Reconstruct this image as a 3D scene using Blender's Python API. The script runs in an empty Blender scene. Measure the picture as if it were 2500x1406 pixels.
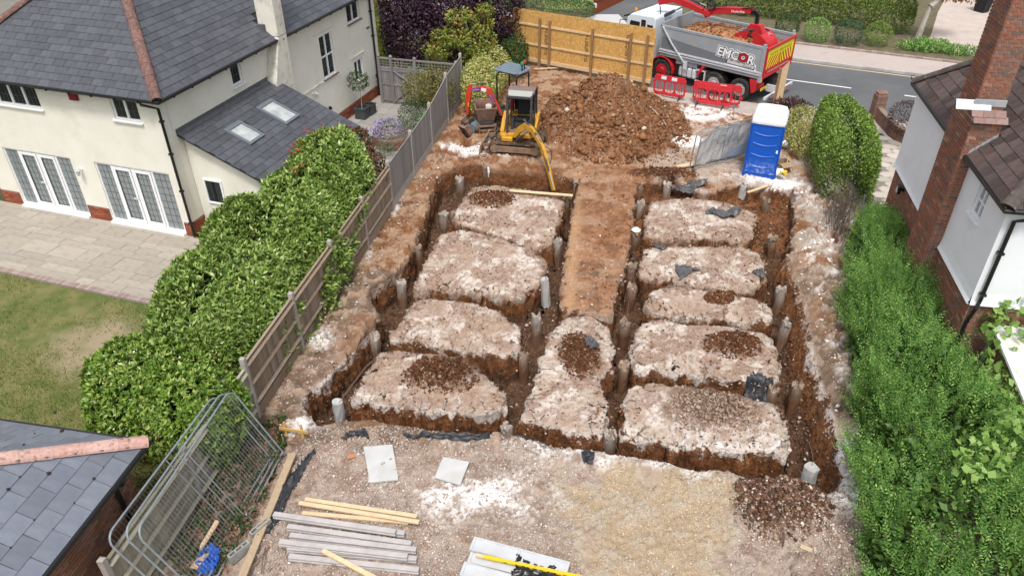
import bpy, math, random
import numpy as np
from mathutils import Vector, Matrix, Euler

# ---------------------------------------------------------------- camera, sky, sun, exposure
SC = bpy.context.scene
CAM_H, CAM_PITCH, CAM_ROLL, CAM_F = 11.94, 0.6087, -0.00676, 1838.35     # metres, radians, pixels of a 2500 px wide frame
_cp, _sp = math.cos(CAM_PITCH), math.sin(CAM_PITCH)
_fwd = np.array([0, _cp, -_sp]); _rt = np.array([1.0, 0, 0]); _up = np.cross(_rt, _fwd)
_c, _s = math.cos(CAM_ROLL), math.sin(CAM_ROLL)
_R2, _U2 = _c * _rt + _s * _up, -_s * _rt + _c * _up
cam = bpy.data.cameras.new('camera'); camo = bpy.data.objects.new('camera', cam); SC.collection.objects.link(camo)
camo.matrix_world = Matrix(((_R2[0], _U2[0], -_fwd[0], 0), (_R2[1], _U2[1], -_fwd[1], 0), (_R2[2], _U2[2], -_fwd[2], CAM_H), (0, 0, 0, 1)))
cam.sensor_width = 36; cam.lens = CAM_F / 2500 * 36; cam.clip_end = 2000; cam.clip_start = .1
SC.camera = camo
W = bpy.data.worlds.new('World'); SC.world = W; W.use_nodes = True
_n = W.node_tree.nodes; _l = W.node_tree.links
SUN_EL, SUN_ROT = math.radians(64), math.radians(184)
_sky = _n.new('ShaderNodeTexSky'); _sky.sky_type = 'NISHITA'; _sky.sun_disc = False
_sky.sun_elevation = SUN_EL; _sky.sun_rotation = SUN_ROT; _sky.dust_density = 4; _sky.air_density = 1.0; _sky.ozone_density = 1
_hs = _n.new('ShaderNodeHueSaturation'); _hs.inputs['Saturation'].default_value = .35          # overcast: the blue is veiled by cloud
_l.new(_sky.outputs[0], _hs.inputs['Color']); _l.new(_hs.outputs[0], _n['Background'].inputs[0])
_n['Background'].inputs[1].default_value = .12
sun = bpy.data.lights.new('sun', 'SUN'); suno = bpy.data.objects.new('sun', sun); SC.collection.objects.link(suno)
sun.energy = 1.5; sun.angle = math.radians(10); sun.color = (1, .96, .91)
_d = Vector((math.sin(SUN_ROT) * math.cos(SUN_EL), math.cos(SUN_ROT) * math.cos(SUN_EL), math.sin(SUN_EL)))
suno.rotation_euler = _d.to_track_quat('Z', 'Y').to_euler()
suno.location = (0, 0, 40)
SC.view_settings.view_transform = 'Standard'; SC.view_settings.look = 'None'; SC.view_settings.gamma = 1
SC.view_settings.use_curve_mapping = False; SC.view_settings.exposure = 0.72
SC.cycles.max_bounces = 5; SC.cycles.use_denoising = True

# ---------------------------------------------------------------- measuring: a sight line through the photograph met with a known height
def ray(x, y):
    a, b = (x - 1250) / CAM_F, -(y - 703) / CAM_F
    return a * _R2 + b * _U2 + _fwd
def at(x, y, z=0.0):
    d = ray(x, y); t = (z - CAM_H) / d[2]
    return np.array([d[0] * t, d[1] * t, z])
def at2(pts, z=0.0): return np.array([at(x, y, z)[:2] for x, y in pts])

# ---------------------------------------------------------------- helpers
rng = np.random.default_rng(7); random.seed(7)
def link(o, parent=None):
    SC.collection.objects.link(o)
    if parent is not None: o.parent = parent
    return o
def tag(o, label=None, cat=None, group=None, kind=None):
    if label: o['label'] = label
    if cat: o['category'] = cat
    if group: o['group'] = group
    if kind: o['kind'] = kind
    return o
def thing(name, label, cat, loc=(0, 0, 0), rz=0.0, group=None):
    o = bpy.data.objects.new(name, None); o.empty_display_size = .2; link(o)
    o.location = loc; o.rotation_euler = (0, 0, rz)
    return tag(o, label, cat, group)
def copy_tree(o, parent=None):
    c = o.copy(); SC.collection.objects.link(c)
    if parent is not None: c.parent = parent
    for ch in list(o.children): copy_tree(ch, c)
    return c
BOXF = [(0, 3, 2, 1), (4, 5, 6, 7), (0, 1, 5, 4), (1, 2, 6, 5), (2, 3, 7, 6), (3, 0, 4, 7)]
class MB:
    def __init__(s): s.v = []; s.f = []
    def add(s, vs, fs, M=None):
        o = len(s.v)
        if M is not None: vs = [M @ Vector(p) for p in vs]
        s.v += [tuple(p) for p in vs]; s.f += [tuple(i + o for i in f) for f in fs]; return s
    def box(s, x0, x1, y0, y1, z0, z1, M=None):
        return s.add([(x0, y0, z0), (x1, y0, z0), (x1, y1, z0), (x0, y1, z0), (x0, y0, z1), (x1, y0, z1), (x1, y1, z1), (x0, y1, z1)], BOXF, M)
    def beam(s, p, q, w, h, up=(0, 0, 1)):
        p, q = Vector(p), Vector(q); d = (q - p); L = d.length; d.normalize(); up = Vector(up)
        x = d.cross(up)
        if x.length < 1e-4: x = d.cross(Vector((1, 0, 0)))
        x.normalize(); u = x.cross(d)
        M = Matrix(((x[0], d[0], u[0], p[0]), (x[1], d[1], u[1], p[1]), (x[2], d[2], u[2], p[2]), (0, 0, 0, 1)))
        return s.box(-w / 2, w / 2, 0, L, -h / 2, h / 2, M)
    def cyl(s, p, q, r, r2=None, n=12, cap=True):
        r2 = r if r2 is None else r2
        p, q = Vector(p), Vector(q); d = (q - p).normalized(); x = d.orthogonal().normalized(); y = d.cross(x)
        vs = []
        for c, rr in ((p, r), (q, r2)):
            for i in range(n):
                a = 2 * math.pi * i / n; vs.append(c + x * math.cos(a) * rr + y * math.sin(a) * rr)
        fs = [(i, (i + 1) % n, n + (i + 1) % n, n + i) for i in range(n)]
        if cap: fs += [tuple(range(n - 1, -1, -1)), tuple(range(n, 2 * n))]
        return s.add(vs, fs)
    def tube(s, pts, r, n=6):
        pts = [Vector(p) for p in pts]; vs = []; fs = []; m = len(pts); up = None
        for i, p in enumerate(pts):
            d = (pts[min(i + 1, m - 1)] - pts[max(i - 1, 0)]).normalized()
            x = d.orthogonal().normalized() if up is None else (up - d * up.dot(d)).normalized()
            up = x; y = d.cross(x); rr = r[i] if hasattr(r, '__len__') else r
            for k in range(n):
                a = 2 * math.pi * k / n; vs.append(p + x * math.cos(a) * rr + y * math.sin(a) * rr)
        for i in range(m - 1):
            for k in range(n): fs.append((i * n + k, i * n + (k + 1) % n, (i + 1) * n + (k + 1) % n, (i + 1) * n + k))
        fs += [tuple(range(n - 1, -1, -1)), tuple(range((m - 1) * n, m * n))]
        return s.add(vs, fs)
    def prism(s, pts, vec):
        n = len(pts); vec = Vector(vec); a = [Vector(p) for p in pts]; b = [p + vec for p in a]
        return s.add(a + b, [tuple(range(n - 1, -1, -1)), tuple(range(n, 2 * n))] + [(i, (i + 1) % n, n + (i + 1) % n, n + i) for i in range(n)])
    def lathe(s, prof, c=(0, 0, 0), n=16):
        vs = []; m = len(prof)
        for r, z in prof:
            for k in range(n): a = 2 * math.pi * k / n; vs.append((c[0] + r * math.cos(a), c[1] + r * math.sin(a), c[2] + z))
        fs = [(i * n + k, i * n + (k + 1) % n, (i + 1) * n + (k + 1) % n, (i + 1) * n + k) for i in range(m - 1) for k in range(n)]
        fs += [tuple(range(n - 1, -1, -1)), tuple(range((m - 1) * n, m * n))]
        return s.add(vs, fs)
    def mesh(s, name, m, smooth=False):
        me = bpy.data.meshes.new(name); me.from_pydata(s.v, [], s.f)
        if m is not None: me.materials.append(m)
        if smooth: me.polygons.foreach_set('use_smooth', [True] * len(me.polygons))
        me.update(); return me
    def build(s, name, m, parent=None, smooth=False, bevel=0, label=None, cat=None, group=None, kind=None, loc=None, rot=None):
        o = bpy.data.objects.new(name, s.mesh(name, m, smooth)); link(o, parent)
        if loc is not None: o.location = loc
        if rot is not None: o.rotation_euler = rot
        if bevel:
            b = o.modifiers.new('bevel', 'BEVEL'); b.width = bevel; b.segments = 2; b.limit_method = 'ANGLE'; b.angle_limit = .6
        return tag(o, label, cat, group, kind)
def np_mesh(name, V, F, m, smooth=False):
    """V n x 3, F m x k with k the same for every face"""
    me = bpy.data.meshes.new(name); V = np.ascontiguousarray(V, np.float32); F = np.ascontiguousarray(F, np.int32); k = F.shape[1]
    me.vertices.add(len(V)); me.vertices.foreach_set('co', V.ravel())
    me.loops.add(F.size); me.loops.foreach_set('vertex_index', F.ravel())
    me.polygons.add(len(F)); me.polygons.foreach_set('loop_start', np.arange(0, F.size, k, dtype=np.int32))
    me.polygons.foreach_set('loop_total', np.full(len(F), k, np.int32))
    if smooth: me.polygons.foreach_set('use_smooth', np.ones(len(F), bool))
    if m is not None: me.materials.append(m)
    me.update(calc_edges=True); return me
def np_obj(name, V, F, m, parent=None, smooth=False, **kw):
    o = bpy.data.objects.new(name, np_mesh(name, V, F, m, smooth)); link(o, parent); return tag(o, **kw)
def pieces(name, meshes, mats, parent, limit=300, key=None, kind_name=None):
    """mats: 4x4 matrices in the parent's space. The nearest LIMIT become objects that share mesh data, the rest one joined part."""
    mats = list(mats)
    if len(mats) > limit:
        pm = parent.matrix_world if parent is not None else Matrix()
        wm = world_of(parent)
        key = key or (lambda M: ((wm @ M.translation) - Vector((0, 0, CAM_H))).length)
        mats.sort(key=key)
    for i, M in enumerate(mats[:limit]):
        o = bpy.data.objects.new(name, meshes[i % len(meshes)]); o.matrix_basis = M; link(o, parent)
    rest = mats[limit:]
    if rest:
        b = MB()
        for i, M in enumerate(rest):
            me = meshes[i % len(meshes)]
            b.add([v.co for v in me.vertices], [tuple(p.vertices) for p in me.polygons], M)
        o = b.build(kind_name or name, meshes[0].materials[0], parent); o['kind'] = 'stuff'
def world_of(o):
    M = Matrix()
    while o is not None:
        M = o.matrix_basis @ M; o = o.parent
    return M
def T(x=0, y=0, z=0, rx=0, ry=0, rz=0, s=None):
    M = Matrix.Translation((x, y, z)) @ Euler((rx, ry, rz)).to_matrix().to_4x4()
    if s is not None: M = M @ Matrix.Diagonal((s[0], s[1], s[2], 1))
    return M
def text(body, size, m, parent, M, extrude=.004, name='lettering', shear=0, align='LEFT', sx=1, offset=0, second=None, m2=None):
    cu = bpy.data.curves.new(name, 'FONT'); cu.body = body; cu.size = size; cu.extrude = extrude; cu.shear = shear; cu.align_x = align
    cu.materials.append(m); cu.resolution_u = 2; cu.offset = offset
    if second is not None: cu.materials.append(m2); cu.body_format[second].material_index = 1
    tmp = bpy.data.objects.new(name, cu); me = bpy.data.meshes.new_from_object(tmp); bpy.data.objects.remove(tmp)
    o = bpy.data.objects.new(name, me); o.matrix_basis = M @ Matrix.Diagonal((sx, 1, 1, 1)); return link(o, parent)

def glyphs(w, h, n, m, parent, M, name='lettering', seed=1):
    """a row of marks where the photograph's print is too small to read"""
    g = random.Random(seed); b = MB(); p = w / n
    for i in range(n):
        x = p * i; k = h * g.choice((1, 1, .75, .75)); b.box(x, x + p * .22, 0, k, 0, .001, M)
        if g.random() < .75: b.box(x + p * .22, x + p * .72, k * .4, k * .62, 0, .001, M)
        if g.random() < .6: b.box(x + p * .5, x + p * .72, 0, k * .4, 0, .001, M)
    return b.build(name, m, parent)

# ---------------------------------------------------------------- materials
class NT:
    def __init__(s, name):
        s.m = bpy.data.materials.new(name); s.m.use_nodes = True; s.t = s.m.node_tree; s.n = s.t.nodes; s.b = s.n['Principled BSDF']; s._co = None
    def new(s, typ, **kw):
        x = s.n.new('ShaderNode' + typ)
        for k, v in kw.items(): setattr(x, k, v)
        return x
    def inp(s, node, i, v):
        if isinstance(v, bpy.types.NodeSocket): s.t.links.new(v, node.inputs[i])
        elif v is not None: node.inputs[i].default_value = v
    def coord(s): 
        if s._co is None: s._co = s.new('TexCoord').outputs['Object']
        return s._co
    def mapped(s, sc=(1, 1, 1), rot=(0, 0, 0)):
        x = s.new('Mapping'); s.inp(x, 0, s.coord()); x.inputs['Scale'].default_value = sc; x.inputs['Rotation'].default_value = rot; return x.outputs[0]
    def noise(s, scale, detail=4, rough=.55, vec=None, dist=0):
        x = s.new('TexNoise'); s.inp(x, 'Vector', vec if vec is not None else s.coord()); x.inputs['Scale'].default_value = scale
        x.inputs['Detail'].default_value = detail; x.inputs['Roughness'].default_value = rough; x.inputs['Distortion'].default_value = dist; return x.outputs[0]
    def voro(s, scale, feature='F1', out='Distance', vec=None):
        x = s.new('TexVoronoi'); x.feature = feature; s.inp(x, 'Vector', vec if vec is not None else s.coord()); x.inputs['Scale'].default_value = scale; return x.outputs[out]
    def ramp(s, fac, stops, interp='LINEAR'):
        x = s.new('ValToRGB'); e = x.color_ramp; e.interpolation = interp
        while len(e.elements) < len(stops): e.elements.new(.5)
        for el, (p, c) in zip(e.elements, stops): el.position = p; el.color = (*c, 1) if len(c) == 3 else c
        s.inp(x, 0, fac); return x.outputs[0]
    def mix(s, f, a, b, mode='MIX'):
        x = s.new('Mix', data_type='RGBA', blend_type=mode); s.inp(x, 0, f); s.inp(x, 6, rgba(a)); s.inp(x, 7, rgba(b)); return x.outputs[2]
    def math(s, op, a, b=0.0, clamp=False):
        x = s.new('Math', operation=op); x.use_clamp = clamp; s.inp(x, 0, a); s.inp(x, 1, b); return x.outputs[0]
    def step(s, v, lo, hi):
        x = s.new('MapRange'); x.inputs[1].default_value = lo; x.inputs[2].default_value = hi; s.inp(x, 0, v); return x.outputs[0]
    def rnd(s):
        """one number per loose piece, whether the piece is an object or an island of a joined mesh"""
        g = s.new('NewGeometry'); o = s.new('ObjectInfo')
        return s.math('FRACT', s.math('ADD', g.outputs['Random Per Island'], o.outputs['Random']))
    def bump(s, h, strength=.3, dist=.01):
        x = s.new('Bump'); x.inputs['Strength'].default_value = strength; x.inputs['Distance'].default_value = dist; s.inp(x, 'Height', h)
        s.t.links.new(x.outputs[0], s.b.inputs['Normal'])
    def done(s, col, rough=.8, metal=0, spec=.3):
        s.inp(s.b, 'Base Color', rgba(col)); s.inp(s.b, 'Roughness', rough); s.inp(s.b, 'Metallic', metal); s.inp(s.b, 'Specular IOR Level', spec); return s.m
def rgba(c):
    return (*c, 1) if isinstance(c, (tuple, list)) and len(c) == 3 else c
def mat(name, c1, c2=None, scale=6, rough=.7, bump=0, bscale=60, var=0, metal=0, spec=.3, dirt=None, dscale=3, dlo=.55, dhi=.75, stretch=None, detail=4):
    t = NT(name); vec = t.mapped(stretch) if stretch else None
    col = rgba(c1)
    if c2 is not None: col = t.mix(t.step(t.noise(scale, detail, vec=vec), .35, .65), c1, c2)
    if dirt is not None: col = t.mix(t.step(t.noise(dscale, 6, .65), dlo, dhi), col, dirt)
    if var:
        x = t.new('HueSaturation'); r = t.rnd()
        t.inp(x, 'Value', t.math('ADD', t.math('MULTIPLY', r, 2 * var), 1 - var)); t.inp(x, 'Saturation', t.math('ADD', t.math('MULTIPLY', t.math('FRACT', t.math('MULTIPLY', r, 7.3)), var), 1 - var / 2)); t.inp(x, 'Color', col); col = x.outputs[0]
    if bump: t.bump(t.noise(bscale, 5, .6, vec=vec), bump, .02)
    return t.done(col, rough, metal, spec)
def leaf_mat(name, stops, rough=.5, trans=.25, spec=.35, bright=.95):
    t = NT(name); r = t.rnd()
    col = t.ramp(r, stops)
    x = t.new('HueSaturation'); t.inp(x, 'Value', t.math('ADD', t.math('MULTIPLY', t.noise(1.3, 3), .8), bright)); t.inp(x, 'Color', col); col = x.outputs[0]
    t.done(col, rough, 0, spec)
    tr = t.new('BsdfTranslucent'); t.inp(tr, 0, col); mx = t.new('MixShader'); mx.inputs[0].default_value = trans
    t.t.links.new(t.b.outputs[0], mx.inputs[1]); t.t.links.new(tr.outputs[0], mx.inputs[2])
    t.t.links.new(mx.outputs[0], t.n['Material Output'].inputs[0]); return t.m

# numpy noise
_tab = np.random.default_rng(11).random((256, 256))
def vn(x, y):
    xi = np.floor(x).astype(int); yi = np.floor(y).astype(int); fx = x - xi; fy = y - yi
    fx = fx * fx * (3 - 2 * fx); fy = fy * fy * (3 - 2 * fy)
    a = _tab[xi & 255, yi & 255]; b = _tab[(xi + 1) & 255, yi & 255]; c = _tab[xi & 255, (yi + 1) & 255]; d = _tab[(xi + 1) & 255, (yi + 1) & 255]
    return (a * (1 - fx) + b * fx) * (1 - fy) + (c * (1 - fx) + d * fx) * fy
def fbm(x, y, s, o=4, seed=0, g=.5):
    r = 0; a = 1; t = 0
    for k in range(o):
        r = r + a * vn(x * s + 17.3 * seed + 5.1 * k, y * s + 31.7 * seed + 9.7 * k); t += a; a *= g; s *= 2.03
    return r / t                                                     # 0..1, mean .5
def sst(x, a, b): u = np.clip((x - a) / (b - a), 0, 1); return u * u * (3 - 2 * u)
def sdf(px, py, poly):
    """signed distance to a polygon, negative inside"""
    d = np.full(px.shape, 1e9); ins = np.zeros(px.shape, bool); n = len(poly)
    for i in range(n):
        x0, y0 = poly[i]; x1, y1 = poly[(i + 1) % n]; ex, ey = x1 - x0, y1 - y0; L = ex * ex + ey * ey + 1e-12
        t = np.clip(((px - x0) * ex + (py - y0) * ey) / L, 0, 1); d = np.minimum(d, np.hypot(px - x0 - t * ex, py - y0 - t * ey))
        c = (y0 > py) != (y1 > py); ins ^= c & (px < ex * (py - y0) / (ey + 1e-12) + x0)
    return np.where(ins, -d, d)
# ---------------------------------------------------------------- the ground: one sheet, with the foundation trenches dug into it
FENCE_YAW = math.radians(10.68)
def fence_x(y): return -5.24 + (y - 14.55) * .1886
PIT = at2([(1068, 428), (1112, 402), (1178, 396), (1205, 407), (1330, 416), (1372, 424), (1400, 432), (1412, 450), (1400, 500), (1385, 600), (1370, 700), (1366, 742), (1375, 752), (1495, 766), (1497, 735), (1525, 660), (1535, 600), (1545, 545), (1550, 470), (1556, 446),
           (1600, 442), (1640, 432), (1690, 452), (1700, 462), (1720, 470), (1752, 466), (1775, 452), (1815, 446), (1850, 455), (1900, 462), (1936, 458), (1942, 520), (1930, 590), (1934, 640), (1950, 690), (1970, 750), (1985, 843), (2008, 930), (2036, 1003), (2052, 1090), (2068, 1160), (2050, 1204), (2013, 1206),
           (1955, 1187), (1853, 1187), (1782, 1148), (1683, 1150), (1608, 1126), (1540, 1117), (1452, 1102), (1350, 1092), (1290, 1072), (1224, 1058), (1184, 1060), (1084, 1055), (985, 1037), (899, 1023), (837, 1025), (771, 1034),
           (740, 990), (748, 965), (814, 900), (876, 845), (898, 815), (916, 790), (928, 770), (900, 730), (905, 708), (935, 690), (965, 665), (1000, 625), (1026, 560), (1040, 520), (1052, 470)])
BLOCKS = [at2(p) for p in (
    [(1105, 520), (1130, 490), (1157, 456), (1210, 450), (1290, 463), (1378, 488), (1366, 520), (1352, 560), (1345, 592), (1310, 600), (1262, 592), (1215, 570), (1160, 552), (1120, 540)],
    [(1076, 571), (1127, 559), (1217, 577), (1258, 595), (1303, 613), (1330, 634), (1324, 667), (1309, 692), (1273, 717), (1199, 712), (1109, 703), (1012, 697), (1019, 676), (1040, 640), (1061, 604)],
    [(1019, 728), (1109, 730), (1169, 741), (1208, 756), (1252, 790), (1274, 806), (1266, 841), (1235, 861), (1127, 844), (1041, 832), (956, 818), (970, 798), (992, 766)],
    [(936, 858), (973, 852), (1019, 861), (1098, 872), (1184, 921), (1216, 945), (1229, 989), (1190, 999), (1127, 998), (1041, 995), (956, 986), (862, 969), (882, 938), (911, 887)],
    [(1386, 776), (1441, 767), (1484, 800), (1493, 843), (1490, 890), (1464, 923), (1477, 985), (1466, 1046), (1423, 1058), (1340, 1034), (1275, 1012), (1290, 985), (1310, 925), (1325, 870), (1350, 805)],
    [(1593, 490), (1677, 481), (1778, 493), (1838, 517), (1850, 529), (1835, 567), (1817, 585), (1719, 580), (1620, 579), (1578, 570), (1581, 523)],
    [(1575, 606), (1659, 600), (1808, 600), (1850, 615), (1865, 648), (1860, 684), (1821, 705), (1749, 698), (1655, 684), (1564, 671), (1568, 640)],
    [(1589, 711), (1640, 696), (1749, 711), (1840, 725), (1876, 745), (1886, 768), (1866, 788), (1785, 776), (1676, 762), (1586, 752), (1582, 731)],
    [(1564, 789), (1611, 778), (1676, 789), (1785, 796), (1865, 812), (1892, 843), (1898, 894), (1888, 932), (1840, 929), (1749, 916), (1658, 901), (1553, 898), (1547, 850)],
    [(1542, 941), (1586, 934), (1713, 950), (1821, 970), (1890, 983), (1916, 1021), (1920, 1068), (1907, 1096), (1821, 1094), (1713, 1087), (1622, 1073), (1520, 1057), (1528, 995)])]
# heaps of dug earth: centre px, half sizes m, height m, kind
def _heap(px, rx, ry, h): c = at(*px)[:2]; return (c[0], c[1], rx, ry, h)
HEAPS = [_heap((1082, 920), 1.02, .66, .24), _heap((1200, 488), .85, .62, .12), _heap((1735, 1003), 1.15, .75, .16), _heap((1788, 845), .8, .55, .16), _heap((1415, 868), .55, .95, .1), _heap((1755, 728), .42, .3, .1),
         _heap((1905, 1240), 1.0, .85, .22), _heap((1620, 425), 1.3, .5, .1)]
MOUND = (3.9, 28.7)
def mound_h(x, y):
    dx, dy = x - MOUND[0], y - MOUND[1]
    r = np.hypot(dx / np.where(dx > 0, 2.75, 2.7), dy / np.where(dy > 0, 3.2, 3.35)) * (1 + .16 * (fbm(x, y, .9, 3, 4) - .5) * 2)
    return 2.12 * np.clip(1 - r / 1.12, 0, 1) ** 1.06 * np.where(r < .22, 1 - .4 * (1 - r / .22) ** 2 * .25, 1)
TERR_SHIFT = []
_DP, _DA = [-9, -.5, -.13, .16, .37, 9], [-9, -.5, -.03, .075, .37, 9]
def terrain(x, y, col=True, grid=False):
    n1 = fbm(x, y, .8, 3, 1); n2 = fbm(x, y, 4.5, 4, 2); n3 = fbm(x, y, 14, 3, 3); n4 = fbm(x, y, 30, 2, 5)
    left = x - fence_x(y)                                            # right of the fence is positive
    site = sst(left, -.1, .05) * sst(11.2 - x + (y - 18) * .12, 0, .3) * (y > 2) * (y < 36.5)
    z = -.28 * (1 - sst(left, -.12, .0)) * (y < 37)
    rn = .423 * x + .906 * y                                          # distance toward the road
    rs = .906 * x - .423 * y
    rt = np.where(rs < -8.6, 32.9 + .12 * np.clip(-8.2 - rs, 0, 9), 31.0); flat = 1 - sst(rn, rt - .3, rt)
    near = (x > -8) & (x < 12) & (y > 5) & (y < 36.5)
    j = (n2 - .5) * .26 + (n3 - .5) * .07 + (n4 - .5) * .02
    dp = sdf(x, y, PIT)
    db = np.full(x.shape, 9.0)
    for b in BLOCKS: db = np.minimum(db, sdf(x, y, b))
    right = sst(x - .62 - y * .335, -.2, .3) * (y < 19)               # the sloping bank on the hedge side
    D0 = np.minimum(-dp + .8 * (n2 - .5) * .2, db - .045 + (n2 - .5) * .30 + (n3 - .5) * .08)   # distance into the trench, negative on the blocks and outside
    squeeze = (1 - .85 * right * (-dp < db)) * near
    if grid: D = D0; shift = (np.interp(D0, _DP, _DA) - D0) * squeeze
    else: D = D0 + (np.interp(D0, _DA, _DP) - D0) * squeeze
    dp = dp + j * .4; db = db + j * .4
    wp = .29 + .5 * right * (-dp < db)
    cut = sst(D + (n3 - .5) * .10 + (n1 - .5) * .08, -.13, -.13 + wp)
    rough = .10 * (n2 - .5) + .10 * (n3 - .5) + .035 * (n4 - .5)
    floor = -1.0 + .30 * (n1 - .5) + .26 * (n2 - .5) + .14 * (n3 - .5)
    back = sst(y, 19.2, 20.6) * (x > 2.5); floor = floor + back * .38     # the far right corner is only half dug
    top = .10 * (n1 - .5) + rough * 1.05
    lip = sst(-db, .08, .24); top = top - .03 * (1 - lip) ** 2 * (db < .02)
    left_bank = sst(left, 0, .3) * (1 - sst(left, 1.0, 2.2)) * sst(y, 8, 9); top = top + left_bank * (.34 * (n1 - .45) + .18 * (n2 - .5))
    rb = sst(dp, .05, .5) * (x > 5) * (y < 23) * (y > 7); top = top + rb * (.16 + .3 * (n2 - .5))
    lipf = np.exp(-(dp - .25) ** 2 / .05) * (y < 11.5) * (y > 7) * (dp > -.1); top = top + .10 * lipf * (.5 + n2)
    strip = at2([(1385, 400), (1560, 400), (1548, 560), (1500, 768), (1364, 752), (1392, 560)])
    st = sst(-sdf(x, y, strip), -.1, .3)
    cx = x - (.95 + (y - 14.5) * .105)
    tr = np.exp(-((np.abs(cx) - .42) / .17) ** 2) * st * sst(y, 13.2, 14.2)
    top = top * (1 - .75 * tr) - .05 * tr + .06 * tr * np.sin((y - .1 * x) * 2 * math.pi / .155) - .10 * st * (1 - sst(y, 13.0, 15.0)) 
    hp = np.zeros(x.shape)
    for hx, hy, rx, ry, hh in HEAPS:
        q = np.hypot((x - hx) / rx, (y - hy) / ry) * (1 + .7 * (n2 - .5) + .3 * (n3 - .5)); w = 1 - sst(q, .55, 1.05)
        top = top + w * hh * (.55 + .9 * n3); hp = np.maximum(hp, w)
    mh = mound_h(x, y); mm = sst(mh, .0, .22)
    top = top + mh + mm * (.30 * (n2 - .5) + .14 * (n3 - .5) + .08 * (n4 - .5))
    zz = top * (1 - cut) + floor * cut
    z = z + np.where(near, site * zz * flat, 0)
    if grid: TERR_SHIFT[:] = [D0, shift]
    if not col: return z
    # ------- what the soil is, place by place
    def lerp(c, d, w): return c * (1 - w[..., None]) + np.array(d) * w[..., None]
    n5 = fbm(x, y, 1.7, 4, 8); n6 = fbm(x, y, 2.6, 5, 9, .62)
    C = np.zeros(x.shape + (3,)) + np.array((.075, .085, .04))
    soil = lerp(np.zeros(x.shape + (3,)) + np.array((.17, .115, .08)), (.34, .25, .185), sst(n2, .42, .62))
    clay = lerp(np.zeros(x.shape + (3,)) + np.array((.18, .082, .038)), (.285, .145, .075), sst(n2 * .5 + n3 * .5, .40, .62)); clay = lerp(clay, (.12, .05, .026), sst(n3 * .6 + n4 * .4, .56, .74) * .8)
    dusty = lerp(np.zeros(x.shape + (3,)) + np.array((.46, .375, .305)), (.60, .525, .465), sst(n2, .42, .6)); dusty = lerp(dusty, (.27, .17, .12), sst(n6, .49, .58) * .85); dusty = lerp(dusty, (.20, .125, .09), sst(n3, .56, .70) * .7); dusty = lerp(dusty, (.34, .235, .17), sst(n5, .5, .62) * .7)
    hard = lerp(np.zeros(x.shape + (3,)) + np.array((.38, .30, .245)), (.27, .19, .145), sst(n2, .45, .65)); 
    white = np.array((.79, .76, .735))
    S = lerp(soil, (.24, .125, .065), sst(n5, .48, .64) * .6)
    S = np.where((y > 18)[..., None], lerp(clay, (.40, .275, .185), sst(n6, .45, .58) * .75), S)     # the clay-smeared back of the site
    gr = sst(x - 4.2, 0, 1.2) * sst(y, 17.5, 19.5) * (1 - sst(y, 26.5, 29)); S = lerp(S, (.40, .33, .275), gr * sst(n5, .38, .52) * .85)
    front = sst(11.5 - y + .6 * (n5 - .5) + .1 * x * (x > 1), 0, .5) * sst(left, .9, 1.5); S = lerp(S, (0, 0, 0), front) + hard * front[..., None]
    sandp = at2([(1385, 1190), (1500, 1120), (1640, 1140), (1790, 1160), (1800, 1250), (1790, 1406), (1760, 1500), (1420, 1500), (1400, 1340)])
    sand = sst(-sdf(x, y, sandp) + 1.9 * (n5 - .5) + .8 * (n2 - .5), -.25, .45); S = lerp(S, (.40, .31, .21), sand); S = lerp(S, (.42, .36, .29), sand * sst(n2, .48, .62) * .8)
    on_block = sst(-db, -.02, .1); S = lerp(S, (0, 0, 0), on_block) + dusty * on_block[..., None]
    S = lerp(S, (.30, .145, .075), st * sst(n6, .3, .55) * .85); S = lerp(S, (.38, .255, .17), st * sst(n5, .5, .62) * .55); S = lerp(S, (.16, .08, .045), st * sst(n2, .54, .68) * .7); S = lerp(S, (.43, .27, .155), tr * .75)
    S = lerp(S, (0, 0, 0), mm) + clay * mm[..., None]
    # white chalk: on the block tops near the camera, on the front edge, along the banks and by the machines
    ch = .42 * on_block * sst(-y, -13.5, -9.5) + .13 * on_block
    ch = ch + .58 * np.exp(-((x + .8) / 1.7) ** 2 - ((y - 9.9) / .8) ** 2) + .45 * np.exp(-(dp / .5) ** 2) * (y < 11.4)
    for px, rx, ry, a in (((1130, 360), .8, .35, .75), ((1200, 352), .6, .3, .6), ((1760, 425), 1.6, .5, .3), ((1930, 470), .5, .9, .55), ((1665, 345), 1.0, .5, .9), ((1180, 375), 1.6, .5, .5), ((1720, 270), 2.6, 1.8, .55), ((1640, 345), .8, .4, .6), ((1900, 440), 1.0, .7, .6), ((770, 830), .5, .4, .6), ((905, 600), .16, 1.2, .4), ((965, 490), .2, .9, .75), ((730, 1035), .35, .4, .5), ((1150, 430), .5, .4, .4)):
        c = at(*px); ch = ch + a * np.exp(-((x - c[0]) / rx) ** 2 - ((y - c[1]) / ry) ** 2)
    ch = ch + .30 * rb * sst(x - .33 * y - 1.35, .0, .5) * (y > 9) 
    ch = ch * (1 - mm) * (1 - .8 * tr)
    chalk = sst(n6 * .55 + n3 * .30 + n4 * .15 + ch * .5, .60, .84) * np.clip(ch * 2.2, 0, 1)
    S = S * (1 - chalk[..., None]) + white * chalk[..., None]
    S = lerp(S, (.10, .042, .02), hp * sst(n3, .25, .5) * .95); S = lerp(S, (.17, .08, .042), hp * sst(n4, .55, .7) * .8)
    # trench: pale crust at the top of each wall, orange clay below, brown rubble on the floor
    tw = sst(D0, -.30, -.12)
    fleck = sst(n4 * .6 + n3 * .4, .66, .72) * (1 - sand) * (1 - tw); S = lerp(S, (.66, .57, .49), fleck * .3)
    C = C * (1 - site[..., None]) + S * site[..., None]
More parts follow.
